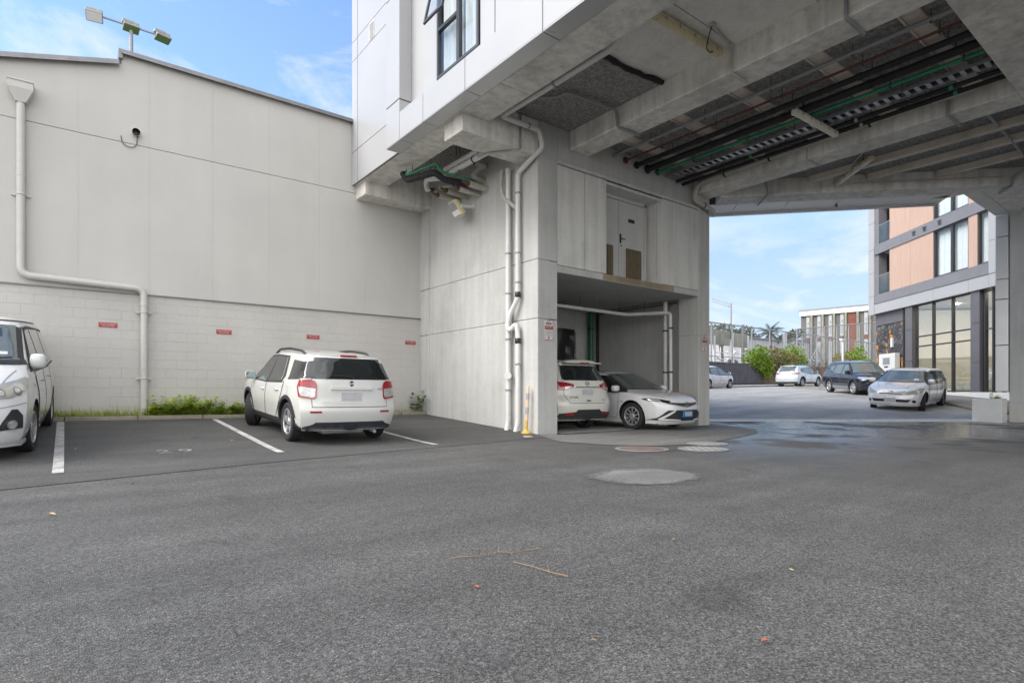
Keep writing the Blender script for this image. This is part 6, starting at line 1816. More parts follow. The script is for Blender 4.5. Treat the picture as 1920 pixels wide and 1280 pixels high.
    def text_on(s, ang, u, z, txt, size, mat, name='badge'):
        u = s.umap(ang, u); p, n_ = s.at(ang, u, z); a = R_(ang); U_ = Vector((-math.sin(a),math.cos(a),0)); U_ = (U_-n_*U_.dot(n_)).normalized(); V_ = n_.cross(U_)
        if V_.z < 0: V_ = -V_; 
        m = MB(); put_text(m, txt, size, p+n_*.015, U_, V_); return m.build(name, mat, s.root, local=True)
    def tube_part(s, name, pts, r, mat, n=8, parent=None, fil=.05):
        m = MB(); m.tube(fillet(pts, fil, 4), r, n); return m.build(name, mat, parent or s.root, smooth=50, local=True)

def sym(pts):  # mirror the right half outline (u>=0, listed bottom to top) to a closed outline
    return pts + [(-u_,z_) for u_,z_ in reversed(pts)]
def inset(poly, d):
    cx = sum(p[0] for p in poly)/len(poly); cy = sum(p[1] for p in poly)/len(poly)
    return [(p[0]+(cx-p[0])*d/max(.05,abs(p[0]-cx)+.001) if abs(p[0]-cx)>.02 else p[0], p[1]+(cy-p[1])*d/max(.05,abs(p[1]-cy)+.001) if abs(p[1]-cy)>.02 else p[1]) for p in poly]
def arc(cx, cz, r, a0, a1, n=14): return [(cx+r*math.cos(R_(a0+(a1-a0)*i/n)), cz+r*math.sin(R_(a0+(a1-a0)*i/n))) for i in range(n+1)]
def ringpoly(cx, cz, r0, r1, a0, a1): return arc(cx,cz,r1,a0,a1)+arc(cx,cz,r0,a1,a0)
def common_side(c, S, dlo, pillars, doors, glass_m, trim=None, seam=True):
    """door panels, panes and pillars; dlo = list of pane outlines"""
    for d in doors:
        c.side('door', d, c.paint, .006, step=.05)
        k_ = len(d)//2
        for part in (d[:k_+1], d[k_:]+[d[0]]): c.stroke('door_seam', 90, [(-x_,z_) for x_,z_ in part], .009, M['seam'], .0085, both=True)
    for p in pillars: c.side('pillar_trim', p, M['trim_black'], .0095)
    for p in dlo: c.side('window', p, glass_m, .013)

# ---------------- white compact hatchback with roof rails (parked nose-in at the warehouse)
S = dict(W=1.755, wb=2.5, r=.335, tumble=.36,
    top=[(-2.3,1.40),(-1.86,1.515),(-1.5,1.55),(-.6,1.585),(.1,1.58),(.42,1.545),(.55,1.50),(1.18,1.08),(1.3,1.04),(1.7,.985),(1.95,.90),(2.06,.80),(2.2,.70)],
    xr=[(.2,-1.93),(.34,-1.99),(.5,-2.035),(.62,-2.035),(.72,-1.985),(1.05,-1.965),(1.12,-1.955),(1.48,-1.80),(1.6,-1.72)],
    xf=[(.2,1.98),(.35,2.06),(.6,2.09),(.75,2.05),(.9,1.98),(1.6,1.6)],
    plan=[(-2.1,.93),(-1.9,.965),(-1.4,.995),(-.6,1.0),(.8,1.0),(1.5,.985),(1.85,.92),(2.1,.80)], belt=lambda x: .985-.045*x, br=.13, bf=.28)
S['map'] = {150:(-1.09,(-1.74,.845),-.80,(-1.965,.60)),35:(.42,(2.05,.45),.80,(1.75,.80)),135:(0,(-1.60,.80),1,(-1.93,.58))}
c = Car('hatchback', 'white compact hatchback with roof rails parked nose-in against the warehouse, seen from behind', 'car', S, 3.86, 11.50, R_(90.5), P_WHITE, steer=-27)
common_side(c, S,
    [[(.98,.985),(.40,1.42),(.02,1.455),(.06,.975)], [(-.06,.985),(-.02,1.455),(-.66,1.435),(-.82,1.04),(-.78,1.01)], [(-1.15,1.06),(-1.06,1.40),(-1.60,1.375),(-1.72,1.09)]],
    [[(1.10,.975),(.43,1.455),(0,1.485),(-.72,1.465),(-.92,1.10),(-.90,1.0),(0,.955)]],
    [[(1.0,.96),(1.02,.45),(.98,.36),(.02,.36),(.0,.5),(.0,.955)], [(-.02,.955),(-.02,.36),(-.62,.36),(-.80,.55),(-.96,.80),(-1.0,1.02),(-.9,.99)]], M['cglass'])
c.wheels((5,.10,.085,0), M['alloy'], .21)
wbx, r_a = 1.25, S['r']
for sx_ in (1,-1):
    c.side('arch_trim', ringpoly(sx_*wbx,.345,r_a+.052,r_a+.115,(12 if sx_>0 else -14),(195 if sx_>0 else 166)), M['trim_black'], .014, step=.04)
c.side('sill_trim', [(.92,.245),(.88,.36),(-.86,.36),(-.90,.245)], M['trim_black'], .012)
c.proj('rear_bumper_trim', 180, sym([(.80,.25),(.82,.29),(.64,.35),(.60,.385)]), M['trim_navy'], .016, rim=.03)
for u_ in (-.45,-.27,-.09,.09,.27,.45): c.proj('bumper_rib', 180, [(u_-.035,.285),(u_+.035,.285),(u_+.028,.335),(u_-.028,.335)], M['trim_black'], .022, rim=.014)
c.side('bumper_corner_trim', [(-1.58,.25),(-1.60,.36),(-1.75,.30),(-1.92,.30),(-1.93,.25)], M['trim_black'], .014)
tg = sym([(.66,.645),(.655,1.09),(.56,1.49)])
c.proj('tailgate_seam', 180, sym([(.672,.633),(.667,1.09),(.57,1.50)]), M['seam'], .0015)
c.proj('tailgate', 180, tg, c.paint, .004)
c.proj('rear_window', 180, sym([(.655,1.105),(.64,1.13),(.565,1.455)]), M['cglass'], .010)
c.proj('corner_window', 135, [(.02,1.10),(.12,1.37),(.80,1.40),(.98,1.12)], M['cglass'], .013, both=True, step=.04)
c.proj('plate_recess', 180, sym([(.29,.695),(.345,.90)]), c.paint, .007, rim=.004)
c.box_on(180, 0, .955, .74, .055, c.paint, 'tailgate_garnish', .03)
c.box_on(180, 0, .815, .37, .145, M['plate'], 'number_plate', .014)
for sg in (1,-1):
    c.proj('reflector', 180, [(sg*.52,.545),(sg*.70,.545),(sg*.70,.575),(sg*.52,.575)], M['lamp_red'], .008)
c.proj('tail_lamp', 150, [(-1.045,.80),(-.83,.765),(-.80,.80),(-.80,1.00),(-.83,1.065),(-.90,1.09),(-1.06,1.075),(-1.09,.96)], M['lamp_red'], .016, both=True, step=.03)
c.proj('lamp_lens', 150, [(-1.015,.825),(-.845,.795),(-.822,.82),(-.822,.945),(-1.05,.975),(-1.06,.945)], M['lamp_clear'], .022, both=True, step=.03)
c.box_on(180, 0, 1.497, .30, .03, M['lamp_red'], 'brake_light', .02)
# S-shaped emblem and script
p, n_ = c.at(180, 0, 1.035)
m = MB(); e_ = [(.045,.02),(.0,.05),(-.045,.02),(.012,-.008),(-.045,-.022),(0,-.055),(.045,-.022),(-.012,.006)]
m.add([p+n_*.008+Vector((0,-a_,b_)) for a_,b_ in e_], [(0,1,2,7),(7,2,3,6),(3,4,5,6)]); m.build('emblem', M['alu_dark'], c.root, local=True)
c.text_on(180, .53, .945, '4WD', .05, M['alu_dark'])
# wiper
q0, _ = c.at(180, .02, 1.12); q1, _ = c.at(180, -.36, 1.165)
c.tube_part('rear_wiper', [q0+Vector((-.025,0,0)), q0+Vector((-.03,.0,.03)), q1+Vector((-.02,0,0))], .009, M['black'])
for sg in (1,-1):
    c.tube_part('roof_rail', [(-1.36,sg*.585,1.49),(-1.20,sg*.59,1.565),(-.5,sg*.59,1.60),(.12,sg*.58,1.58),(.36,sg*.57,1.50)], .022, M['trim_black'], fil=.18)
c.mirrors(.86, 1.0, c.paint, (.09,.11,.09), .13)
c.handle(.16, .83); c.handle(-.70, .86)
c.side('belt_line', [(.94,.505),(.94,.515),(-.75,.515),(-.75,.505)], M['seam'], .005)
c.side('fuel_flap', arc(-1.20,.86,.075,0,345,16), M['seam'], .002); c.side('fuel_cap', arc(-1.20,.86,.07,0,345,16), c.paint, .004)
c.proj('windscreen', 0, sym([(.70,1.10),(.55,1.50)]), M['cglass_lt'], .008); c.proj('head_lamp', 35, [(.42,.72),(.75,.76),(.80,.86),(.55,.90)], M['lamp_clear'], .012, both=True)
c.tube_part('exhaust', [(-1.5,-.45,.21),(-1.97,-.45,.20)], .03, M['galv_dull']); m = MB(); m.box(-1.85,-1.5,-.3,.45,.17,.25); m.build('silencer', M['galv_dull'], c.root, local=True, bevel=.03)

# ---------------- white people carrier at the left edge, nose towards the camera
S = dict(W=1.82, wb=2.95, r=.335, tumble=.27, crown_r=.13,
    top=[(-2.6,1.76),(-2.2,1.83),(-1.0,1.90),(.2,1.89),(.75,1.81),(1.65,1.29),(1.85,1.19),(2.15,1.06),(2.36,.91),(2.5,.78)],
    xr=[(.2,-2.28),(.4,-2.38),(1.0,-2.36),(1.8,-2.2)], xf=[(.14,2.30),(.22,2.42),(.45,2.46),(.62,2.44),(.8,2.40),(1.0,2.30),(1.9,1.8)],
    plan=[(-2.4,.92),(-2.1,.97),(-1.2,1.0),(1.3,1.0),(1.8,.985),(2.15,.96),(2.3,.93),(2.45,.87)], belt=lambda x: 1.12-.03*x, br=.15, bf=.26, bot=lambda x: .17)
S['map'] = {38:(-.78,(2.38,.42),-.03,(1.86,.86)),20:(.36,(2.42,.60),.60,(2.26,.84)),25:(-.1,(2.45,.2),.62,(2.1,.87))}
c = Car('people_carrier', 'white people carrier cut by the left edge of the picture, parked facing the camera', 'van', S, -1.14, 12.0, R_(-93.0), P_WHITE2, steer=-4)
common_side(c, S,
    [[(1.16,1.13),(.62,1.67),(.15,1.70),(.12,1.12)], [(.03,1.13),(.05,1.70),(-.95,1.70),(-.98,1.14)], [(-1.06,1.15),(-1.04,1.69),(-1.75,1.66),(-1.95,1.18)]],
    [[(1.40,1.10),(.62,1.72),(.1,1.75),(-1.8,1.72),(-2.05,1.14),(0,1.095)]],
    [[(1.14,1.09),(1.10,.40),(1.02,.30),(.10,.30),(.08,1.095)], [(.06,1.095),(.08,.30),(-.95,.30),(-1.02,1.10)]], M['cglass'])
c.wheels((7,.05,.045,.0), M['alloy'], .215)
c.proj('windscreen', 0, sym([(.74,1.26),(.70,1.29),(.60,1.74)]), M['cglass_lt'], .008)
c.proj('cowl', 0, sym([(.80,1.20),(.78,1.26)]), M['trim_black'], .007)
c.tube_part('wiper', [(1.75,.1,1.24),(1.66,.66,1.305)], .012, M['black']); c.tube_part('wiper', [(1.75,-.6,1.24),(1.66,-.02,1.31)], .012, M['black'])
c.proj('windscreen_edge', 0, sym([(.79,1.23),(.76,1.29),(.66,1.72)]), M['trim_black'], .004)
c.proj('head_lamp', 38, [(-.68,.79),(-.45,.80),(-.12,.93),(-.03,1.035),(-.10,1.045),(-.45,.975),(-.78,.90)], M['lamp_yel'], .014, both=True, step=.03)
for u_, z_, r0 in ((-.34,.885,.055),(-.54,.862,.05)): c.proj('lamp_bowl', 38, arc(u_,z_,r0,0,345,14), M['lamp_bowl'], .018, both=True, step=.03); c.proj('lamp_lens', 38, arc(u_,z_,r0*.62,0,345,12), M['lamp_clear'], .020, both=True, step=.03)
c.proj('fog_surround', 20, [(.36,.40),(.60,.42),(.60,.58),(.55,.66),(.50,.66),(.42,.52)], M['trim_black'], .012, both=True, step=.03)
for sg in (1,-1):
    p, n_ = c.at(20*sg, sg*c.umap(20,.49), .475); m = MB(); m.tube([p-n_*.02, p+n_*.03], .062, 18); fo = m.build('fog_lamp', M['chrome'], c.root, smooth=40, local=True)
    m = MB(); m.tube([p+n_*.031, p+n_*.034], .048, 18); m.build('fog_lens', M['lamp_clear'], fo, local=True)
c.stroke('bumper_crease', 25, [(-.1,.66),(.3,.68),(.62,.74)], .010, M['seam_soft'], .004, both=True)
c.proj('lower_lip', 0, sym([(.80,.165),(.84,.24)]), c.paint, .03, rim=.03)
c.proj('grille', 0, sym([(.45,.72),(.55,.80)]), M['trim_black'], .008); c.stroke('bonnet_seam', 'top', [(2.28,.60),(1.80,.72)], .010, M['seam_soft'], .004, both=True)
c.mirrors(1.30, 1.20, c.paint, (.09,.095,.105), .10); c.handle(.28, .93, M['chrome']); c.handle(-.75, .95, M['chrome'])
c.proj('indicator', 90, [(-1.42,.90),(-1.34,.90),(-1.34,.925),(-1.42,.925)], M['chrome'], .01, both=True)
c.side('roof_moulding', [(.9,1.80),(.9,1.815),(-2.0,1.825),(-2.0,1.81)], M['trim_black'], .008)
c.proj('parking_permit', 0, [(.40,1.33),(.60,1.33),(.59,1.365),(.40,1.365)], M['sign_white'], .011)
c.proj('interior_reflection', 0, [(.30,1.57),(.50,1.57),(.47,1.69),(.3,1.69)], M['cglass'], .010)

# ---------------- pearl white SUV, tail towards the camera, inside the tower
S = dict(W=1.82, wb=2.705, r=.355, tumble=.34,
    top=[(-2.6,1.62),(-2.16,1.685),(-1.6,1.715),(-.4,1.74),(.3,1.70),(.5,1.66),(1.15,1.18),(1.3,1.12),(1.9,1.04),(2.2,.90),(2.4,.8)],
    xr=[(.2,-2.22),(.38,-2.32),(.6,-2.345),(.74,-2.33),(.82,-2.285),(1.12,-2.27),(1.2,-2.24),(1.6,-2.02),(1.66,-2.12),(1.75,-2.1)],
    xf=[(.2,2.1),(.4,2.25),(.7,2.28),(1.0,2.2),(1.8,1.8)], plan=[(-2.35,.93),(-2.1,.965),(-1.5,.995),(1.3,1.0),(1.9,.95),(2.3,.82)], belt=lambda x: 1.03-.03*x, br=.15, bf=.28, bot=lambda x: .27)
S['map'] = {155:(-1.28,(-1.75,.87),-.56,(-2.28,.42))}
c = Car('suv', 'pearl white SUV parked nose-in in the tower bay, half hidden by the near pillar', 'car', S, 9.74, 11.92, R_(90), P_PEARL)
common_side(c, S, [[(1.0,1.03),(.35,1.55),(.05,1.58),(.1,1.02)], [(.0,1.03),(-.02,1.58),(-.9,1.55),(-1.0,1.07)], [(-1.1,1.09),(-1.05,1.53),(-1.6,1.47),(-1.85,1.2)]],
    [[(1.15,1.0),(.4,1.59),(0,1.62),(-1.65,1.52),(-1.98,1.2),(-1.9,1.13),(0,.99)]], [[(1.0,.98),(1.0,.4),(.04,.38),(.02,1.0)], [(.0,1.0),(.02,.38),(-.75,.4),(-1.08,.8),(-1.1,1.05)]], M['cglass'])
c.wheels((5,.07,.07,.18), M['alloy'], .225)
for sx_ in (1,-1): c.side('arch_trim', ringpoly(sx_*1.3525,.365,r_a+.075,r_a+.12,0,180), M['trim_black'], .012, step=.05)
c.proj('tailgate_seam', 180, sym([(.58,.665),(.70,.86),(.70,1.15),(.60,1.64)]), M['seam'], .0015)
c.proj('tailgate', 180, sym([(.57,.677),(.69,.865),(.69,1.15),(.59,1.63)]), c.paint, .004)
c.proj('rear_window', 180, sym([(.64,1.20),(.68,1.24),(.58,1.60)]), M['cglass'], .010)
m = MB(); m.ext([(-2.19,-.58,1.60),(-2.19,.58,1.60),(-1.85,.62,1.655),(-1.85,-.62,1.655)], (0,0,.03)); m.build('roof_spoiler', c.paint, c.root, local=True, bevel=.012)
m = MB(); m.box(-2.196,-2.185,-.15,.15,1.605,1.627); m.build('brake_light', M['lamp_red'], c.root, local=True)
c.proj('plate_recess', 180, sym([(.36,.845),(.42,1.03)]), c.paint, .007, rim=.004); c.box_on(180, 0, 1.045, .80, .03, M['chrome'], 'tailgate_garnish', .022)
c.box_on(180, 0, .925, .36, .125, M['plate'], 'number_plate', .014)
c.proj('tail_lamp', 155, [(-1.14,.985),(-.86,.965),(-.60,1.035),(-.56,1.10),(-.80,1.15),(-1.12,1.17),(-1.28,1.06)], M['lamp_red'], .016, both=True, step=.03)
c.proj('lamp_lens', 155, [(-.84,.985),(-.63,1.04),(-.72,1.06),(-.84,1.05)], M['lamp_clear'], .022, both=True, step=.03)
c.proj('rear_bumper_trim', 180, sym([(.80,.26),(.86,.36),(.82,.44),(.40,.47),(.36,.52)]), M['trim_black'], .016, rim=.03)
for sg in (1,-1): c.proj('reflector', 180, [(sg*.46,.40),(sg*.68,.40),(sg*.66,.45),(sg*.50,.45)], M['lamp_red'], .022)
p, n_ = c.at(180, 0, 1.12); m = MB(); m.lathe([(.062,-.004),(.062,.006),(.046,.006),(.046,-.004)], (0,0,0), 'x', 20, close=True); m.box(-.006,.006,-.075,.075,-.016,.016)
e = m.build('emblem', M['chrome'], c.root, local=True); e.location = p+n_*.012
c.text_on(180, -.44, .80, 'X-TRAIL', .07, M['chrome']); c.box_on(180, .0, .725, .13, .03, M['black'], 'tailgate_pull', .012); c.box_on(180, .52, .74, .07, .03, M['plate_blue'], 'badge', .01)
q0, _ = c.at(180, 0, 1.22); q1, _ = c.at(180, -.4, 1.25)
c.tube_part('rear_wiper', [q0+Vector((-.02,0,0)), q1+Vector((-.02,0,0))], .009, M['black'])
for sg in (1,-1): c.tube_part('roof_rail', [(-1.5,sg*.62,1.69),(-1.3,sg*.62,1.755),(.1,sg*.61,1.765),(.4,sg*.6,1.70)], .018, M['galv'], fil=.1)
c.mirrors(.95, 1.06, c.paint); c.handle(.2,.90); c.handle(-.85,.92)
c.proj('windscreen', 0, sym([(.7,1.18),(.58,1.6)]), M['cglass_lt'], .008)

# ---------------- white sedan facing out of the tower bay
S = dict(W=1.845, wb=2.825, r=.338, rimk=.68, tumble=.42, crown_h=.075,
    top=[(-2.7,.98),(-2.3,1.09),(-1.85,1.12),(-1.5,1.20),(-.85,1.45),(-.3,1.515),(.15,1.495),(.45,1.425),(1.25,1.02),(1.4,.985),(1.9,.90),(2.2,.82),(2.34,.72),(2.5,.62)],
    xr=[(.2,-2.4),(.5,-2.48),(.9,-2.46),(1.1,-2.36),(1.5,-2.2)], xf=[(.16,2.33),(.24,2.40),(.5,2.41),(.62,2.395),(.72,2.36),(.9,2.26),(1.5,2.0)],
    plan=[(-2.45,.88),(-2.1,.95),(-1.4,.99),(.8,1.0),(1.4,1.0),(1.8,.965),(2.15,.885),(2.4,.74)], belt=lambda x: .94-.02*x, br=.2, bf=.30, bot=lambda x: .17)
S['map'] = {40:(-.64,(2.28,.5),-.02,(1.72,.89)),30:(.18,(2.40,.25),.585,(2.22,.82))}
c = Car('sedan', 'white sedan with a blue number plate facing out of the tower bay beside the SUV', 'car', S, 12.04, 10.92, R_(-90), P_WHITE2, steer=3)
common_side(c, S, [[(1.05,.945),(.42,1.32),(-.10,1.37),(-.08,.945)], [(-.17,.95),(-.18,1.37),(-.85,1.31),(-1.12,1.02),(-1.05,.97)]], [[(1.28,.93),(.45,1.355),(-.15,1.40),(-.92,1.335),(-1.4,1.03),(-1.2,.95),(0,.925)]],
    [[(1.02,.92),(.98,.42),(.90,.30),(-.12,.30),(-.12,.925)], [(-.14,.925),(-.14,.30),(-.85,.32),(-1.05,.62),(-1.22,.95)]], M['cglass'])
c.wheels((10,.028,.03,.0), M['alloy'], .215)
c.proj('windscreen', 0, sym([(.76,1.02),(.72,1.06),(.57,1.39)]), M['cglass_lt'], .008)
c.proj('windscreen_edge', 0, sym([(.775,1.0),(.735,1.06),(.59,1.41)]), M['trim_black'], .004)
c.stroke('bonnet_seam', 'top', [(2.18,.55),(1.9,.66),(1.32,.76)], .010, M['seam'], .003, both=True);
c.proj('head_lamp', 40, [(-.62,.655),(-.42,.70),(-.12,.735),(-.02,.775),(-.08,.79),(-.4,.765),(-.64,.715)], M['cglass'], .012, both=True, step=.03)
c.proj('lamp_lens', 40, [(-.44,.705),(-.15,.742),(-.10,.77),(-.38,.752)], M['lamp_clear'], .018, both=True, step=.03)
c.proj('lower_grille', 0, sym([(.50,.24),(.82,.27),(.66,.46),(.60,.50)]), M['black'], .008)
for z_ in (.29,.335,.38,.425,.465): c.proj('grille_bar', 0, [(-.55,z_),(.55,z_),(.55,z_+.014),(-.55,z_+.014)], M['trim_navy'], .020, rim=.014)
c.proj('upper_grille', 0, sym([(.10,.575),(.62,.655),(.60,.685),(.2,.665)]), M['black'], .010); c.stroke('grille_chrome', 0, [(-.60,.67),(-.12,.60),(0,.592),(.12,.60),(.60,.67)], .016, M['chrome'], .018)
c.proj('fog_blade', 30, [(.18,.25),(.56,.27),(.585,.30),(.36,.47),(.30,.50),(.30,.47),(.50,.305),(.2,.275)], c.paint, .030, both=True, step=.03)
c.box_on(0, 0, .405, .37, .155, M['plate_blue'], 'number_plate', .045); c.box_on(0, 0, .405, .26, .10, M['plate'], 'plate_face', .049)
p, n_ = c.at(0, 0, .625); m = MB(); m.lathe([(.07,-.003),(.07,.004),(.058,.004),(.058,-.003)], (0,0,0), 'x', 20, close=True); m.lathe([(.03,-.003),(.03,.005),(.022,.005),(.022,-.003)], (0,0,0), 'x', 16, close=True); m.box(-.002,.003,-.05,.05,.02,.03)
e = m.build('emblem', M['chrome'], c.root, local=True); e.location = p+n_*.02
c.proj('front_lip', 0, sym([(.70,.17),(.74,.215)]), c.paint, .02, rim=.02)
c.mirrors(.98, .98, c.paint, (.1,.11,.08), .13); c.handle(.1,.82,M['chrome']); c.handle(-.88,.84,M['chrome']); c.text_on(-90, 1.12, .70, 'HYBRID', .045, M['chrome'])
c.stroke('shoulder_crease', 90, [(-1.0,.80),(0,.82),(1.6,.86)], .008, M['seam'], .003, both=True)
c.proj('roof_moulding', 'top', [(.2,.52),(.2,.535),(-.8,.53),(-.8,.515)], M['trim_black'], .006, both=True)
c.tube_part('wiper', [(1.25,.3,1.0),(1.12,-.35,1.055)], .009, M['black'])

# ---------------- silver wagon in the street, facing the camera
S = dict(W=1.745, wb=2.7, r=.31, tumble=.36, crown_h=.085,
    top=[(-2.4,1.36),(-2.0,1.42),(-1.0,1.46),(.0,1.47),(.4,1.42),(1.25,1.02),(1.4,.985),(1.9,.88),(2.1,.78),(2.25,.66)],
    xr=[(.2,-2.1),(.5,-2.2),(1.0,-2.12),(1.5,-1.85)], xf=[(.16,2.12),(.25,2.22),(.45,2.24),(.6,2.21),(.8,2.08),(1.5,1.8)],
    plan=[(-2.2,.9),(-1.8,.96),(-1.2,1.0),(1.2,1.0),(1.6,.97),(1.95,.90),(2.25,.78)], belt=lambda x: .95-.02*x, br=.16, bf=.28, bot=lambda x: .18)
vx, vy = 25.1, 7.25
S['map'] = {32:(-.42,(2.16,.34),.10,(1.58,.84))}
c = Car('wagon', 'silver wagon with bronze wheels facing the camera in front of the glazed lobby', 'car', S, 25.25, 8.05, R_(184), P_SILVER, steer=14)
common_side(c, S, [[(1.05,.95),(.42,1.31),(-.05,1.35),(-.03,.945)], [(-.1,.95),(-.12,1.35),(-.9,1.32),(-.95,.97)], [(-1.02,.98),(-1.0,1.31),(-1.65,1.26),(-1.75,1.02)]], [[(1.22,.93),(.45,1.345),(-.1,1.38),(-1.7,1.30),(-1.85,.99),(0,.925)]],
    [[(1.0,.92),(.98,.32),(-.06,.30),(-.06,.925)], [(-.08,.925),(-.08,.30),(-.85,.32),(-1.0,.93)]], M['cglass'])
c.wheels((6,.05,.05,.0), M['alloy_bronze'], .205)
c.proj('windscreen', 0, sym([(.73,1.0),(.70,1.03),(.57,1.37)]), M['cglass_lt'], .008); c.proj('windscreen_edge', 0, sym([(.735,.985),(.705,1.03),(.58,1.38)]), M['trim_black'], .004)
c.proj('head_lamp', 32, [(-.42,.62),(-.12,.60),(.06,.66),(.10,.80),(-.0,.82),(-.22,.73)], M['lamp_yel'], .014, both=True, step=.03)
c.proj('grille', 0, sym([(.34,.60),(.40,.715)]), M['trim_black'], .008)
for z_ in (.645,.70): c.proj('grille_bar', 0, [(-.38,z_-.018),(.38,z_-.018),(.38,z_+.018),(-.38,z_+.018)], c.paint, .02, rim=.014)
m = MB(); p, n_ = c.at(0, 0, .67); m.box(-.004,.006,-.02,.07,-.012,.02); m.box(-.004,.006,-.07,.02,-.02,.012); e = m.build('emblem', M['brass'], c.root, local=True); e.location = p+n_*.03
c.proj('lower_grille', 0, sym([(.52,.33),(.60,.42)]), M['black'], .008)
for sg in (1,-1): c.proj('fog_lamp', 0, arc(sg*.67,.36,.048,0,345,12), M['cglass'], .012, step=.03)
c.box_on(0, 0, .40, .36, .14, M['plate'], 'number_plate', .02); c.proj('front_lip', 0, sym([(.78,.175),(.82,.25)]), c.paint, .02, rim=.02)
c.mirrors(1.0, .98, c.paint, (.09,.11,.08), .12); c.handle(.1,.82); c.handle(-.82,.84)
c.stroke('bonnet_seam', 'top', [(2.0,.42),(1.3,.66)], .012, M['seam'], .003, both=True); c.proj('parking_permit', 0, [(.42,1.05),(.56,1.05),(.55,1.10),(.42,1.10)], M['sign_white'], .011)
c.tube_part('wiper', [(1.25,.3,.99),(1.12,-.35,1.05)], .009, M['black'])

# ---------------- dark blue SUV at the kerb
def suv_spec(W, L, wb, H, r, fo):
    f = wb/2+fo; b = -(L-f)
    return dict(W=W, wb=wb, r=r, tumble=.36,
        top=[(b-.3,H-.14),(b+.18,H-.06),(b+.8,H-.01),(-.3,H),(.25,H-.04),(.5,H-.10),(1.15,1.13),(1.3,1.08),(f-.4,.99),(f-.15,.86),(f+.1,.72)],
        xr=[(.2,b+.14),(.4,b+.03),(.65,b),(.85,b+.05),(1.1,b+.08),(1.2,b+.12),(H-.1,b+.46),(H,b+.5)], xf=[(.2,f-.13),(.36,f-.02),(.6,f),(.8,f-.05),(1.0,f-.14),(1.7,f-.4)],
        plan=[(b,.91),(b+.25,.96),(-1.2,.995),(1.2,1.0),(f-.6,.98),(f-.3,.92),(f,.8)], belt=lambda x: 1.04-.045*x, br=.16, bf=.26, bot=lambda x: .25)
S = suv_spec(1.855, 4.6, 2.69, 1.685, .35, .92)
S['map'] = {35:(-.42,(2.2,.45),.10,(1.75,.89)),150:(-1.15,(-1.8,.89),-.70,(-2.25,.5))}
c = Car('suv', 'dark blue SUV with grey arch trims parked half behind the silver wagon', 'car', S, 32.2, 12.45, R_(226), P_NAVY, steer=4)
common_side(c, S, [[(.95,1.03),(.42,1.48),(.05,1.52),(.08,1.01)], [(.0,1.02),(-.03,1.52),(-.85,1.48),(-.9,1.08)], [(-.98,1.12),(-.95,1.46),(-1.45,1.40),(-1.30,1.18)]], [[(1.1,1.0),(.45,1.53),(0,1.56),(-1.5,1.43),(-1.3,1.14),(0,.98)]],
    [[(1.0,.97),(.95,.45),(.04,.42),(.02,.98)], [(.0,.98),(.02,.42),(-.78,.42),(-1.0,.75),(-1.05,1.05)]], M['cglass_lt'])
c.wheels((5,.06,.06,.2), M['alloy'], .225)
for sx_ in (1,-1): c.side('arch_trim', ringpoly(sx_*1.345,.36,.395,.475,-6,186), M['trim_navy'], .014, step=.05)
c.side('sill_trim', [(.9,.26),(.86,.42),(-.86,.42),(-.9,.26)], M['galv_dull'], .012)
c.proj('windscreen', 0, sym([(.74,1.12),(.60,1.56)]), M['cglass_lt'], .008); c.proj('head_lamp', 35, [(-.40,.78),(.02,.80),(.10,.88),(-.1,.90),(-.42,.86)], M['lamp_clear'], .014, both=True, step=.04)
c.proj('grille', 0, sym([(.45,.50),(.62,.62),(.50,.80)]), M['trim_black'], .010); c.proj('front_bumper_trim', 0, sym([(.7,.27),(.76,.40)]), M['trim_navy'], .012); c.box_on(0,0,.46,.36,.13,M['plate'],'number_plate',.02)
c.proj('tail_lamp', 150, [(-1.05,.92),(-.80,.94),(-.70,1.0),(-.95,1.06),(-1.15,1.0)], M['lamp_red'], .014, both=True, step=.04)
c.proj('rear_window', 180, sym([(.62,1.16),(.55,1.52)]), M['cglass'], .01)
for sg in (1,-1): c.tube_part('roof_rail', [(-1.6,sg*.60,1.60),(-1.4,sg*.61,1.70),(.0,sg*.61,1.72),(.3,sg*.6,1.66)], .018, M['galv'], fil=.1)
c.mirrors(.92, 1.07, M['black'], (.1,.12,.09), .13); c.handle(.18,.92); c.handle(-.75,.95)

# ---------------- pale silver crossover farther up the street
S = suv_spec(1.84, 4.55, 2.7, 1.68, .36, .94)
S['map'] = {158:(-1.12,(-1.75,.87),-.56,(-2.24,.42))}
c = Car('suv', 'pale silver crossover parked at the far kerb below the olive bush, seen from behind', 'car', S, 46.0, 22.1, R_(1), P_LTBLUE)
common_side(c, S, [[(.95,1.03),(.42,1.46),(.05,1.50),(.08,1.01)], [(.0,1.02),(-.03,1.50),(-.9,1.45),(-1.05,1.10)], [(-1.08,1.14),(-1.0,1.43),(-1.3,1.38),(-1.35,1.2)]], [[(1.1,1.0),(.45,1.51),(0,1.54),(-1.4,1.41),(-1.45,1.16),(0,.98)]],
    [[(1.0,.97),(.95,.45),(.04,.42),(.02,.98)], [(.0,.98),(.02,.42),(-.78,.42),(-1.0,.75),(-1.05,1.05)]], M['cglass_lt'])
c.wheels((10,.03,.035,0), M['alloy'], .225)
c.proj('rear_window', 180, sym([(.62,1.15),(.56,1.50)]), M['cglass_lt'], .01); c.proj('tail_lamp', 158, [(-1.05,1.0),(-.60,.99),(-.56,1.03),(-.85,1.09),(-1.12,1.08)], M['lamp_red'], .014, both=True, step=.04)
c.box_on(180,0,.85,.36,.13,M['plate'],'number_plate',.012); c.proj('rear_bumper_trim', 180, sym([(.80,.26),(.85,.40)]), M['trim_black'], .014); c.side('sill_trim', [(.9,.26),(.86,.36),(-.86,.36),(-.9,.26)], M['trim_black'], .012)
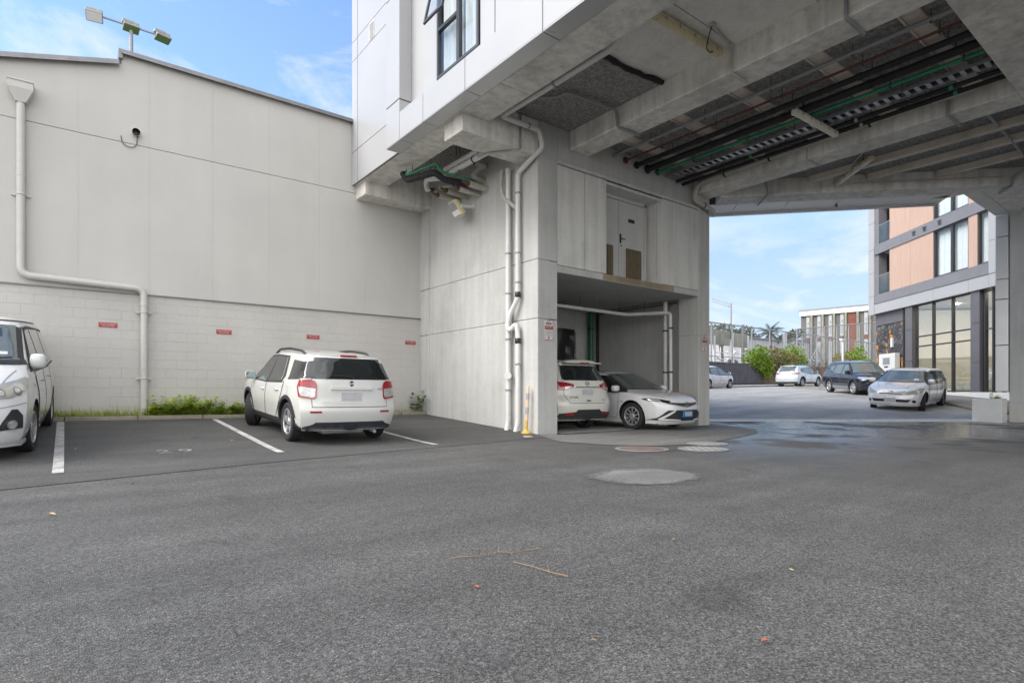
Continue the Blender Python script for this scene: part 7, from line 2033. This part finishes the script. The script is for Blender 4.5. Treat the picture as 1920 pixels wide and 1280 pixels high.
for sx_ in (1,-1): c.side('arch_trim', ringpoly(sx_*1.35,.37,.405,.46,0,180), M['trim_black'], .012, step=.06)
c.mirrors(.92, 1.07, c.paint); c.handle(.18,.92); c.handle(-.78,.94)
c.proj('windscreen', 0, sym([(.74,1.12),(.60,1.54)]), M['cglass_lt'], .008); m = MB(); m.box(-1.93,-1.55,-.6,.6,1.585,1.62); m.build('roof_spoiler', c.paint, c.root, local=True, bevel=.01)

# ---------------- small silver hatchback mostly hidden by the tower
S = dict(W=1.69, wb=2.5, r=.30, tumble=.38, crown_h=.08,
    top=[(-2.2,1.40),(-1.7,1.47),(-.8,1.52),(-.1,1.515),(.25,1.46),(1.45,.98),(1.6,.93),(1.9,.80),(2.1,.68)], xr=[(.2,-1.75),(.5,-1.85),(1.0,-1.8),(1.5,-1.55)], xf=[(.16,1.85),(.3,1.95),(.5,1.96),(.7,1.90),(.9,1.75),(1.5,1.4)],
    plan=[(-1.85,.92),(-1.4,.98),(1.0,1.0),(1.4,.97),(1.7,.9),(1.96,.78)], belt=lambda x: .93-.04*x, br=.15, bf=.25, bot=lambda x: .18)
S['map'] = {40:(-.4,(1.85,.4),0,(1.42,.79)),150:(-.98,(-1.5,.80),-.78,(-1.82,.6))}
c = Car('hatchback', 'small pale silver hatchback at the far kerb, half hidden by the tower pillar', 'car', S, 33.8, 22.2, R_(1), P_SILV2)
common_side(c, S, [[(1.0,.92),(.35,1.33),(.0,1.39),(.02,.91)], [(-.06,.91),(-.08,1.39),(-.85,1.36),(-1.0,.98)], [(1.42,.90),(1.12,1.03),(1.1,.91)]], [[(1.5,.88),(.38,1.36),(-.1,1.42),(-.95,1.38),(-1.15,.97),(0,.89)]],
    [[(.98,.88),(.95,.32),(.0,.30),(.0,.88)], [(-.02,.88),(-.02,.30),(-.75,.32),(-1.0,.9)]], M['cglass_lt'])
c.wheels((7,.05,.06,0), M['galv'], .19)
c.proj('windscreen', 0, sym([(.70,1.0),(.56,1.42)]), M['cglass_lt'], .008); c.proj('head_lamp', 40, [(-.4,.66),(-.05,.68),(.0,.76),(-.38,.76)], M['lamp_clear'], .012, both=True); c.mirrors(1.0,.95,c.paint); c.handle(.1,.80); c.handle(-.75,.82)
c.proj('rear_window', 180, sym([(.6,1.05),(.52,1.4)]), M['cglass'], .01); c.proj('tail_lamp', 150, [(-.98,.75),(-.78,.75),(-.78,1.05),(-.98,1.05)], M['lamp_red'], .012, both=True)
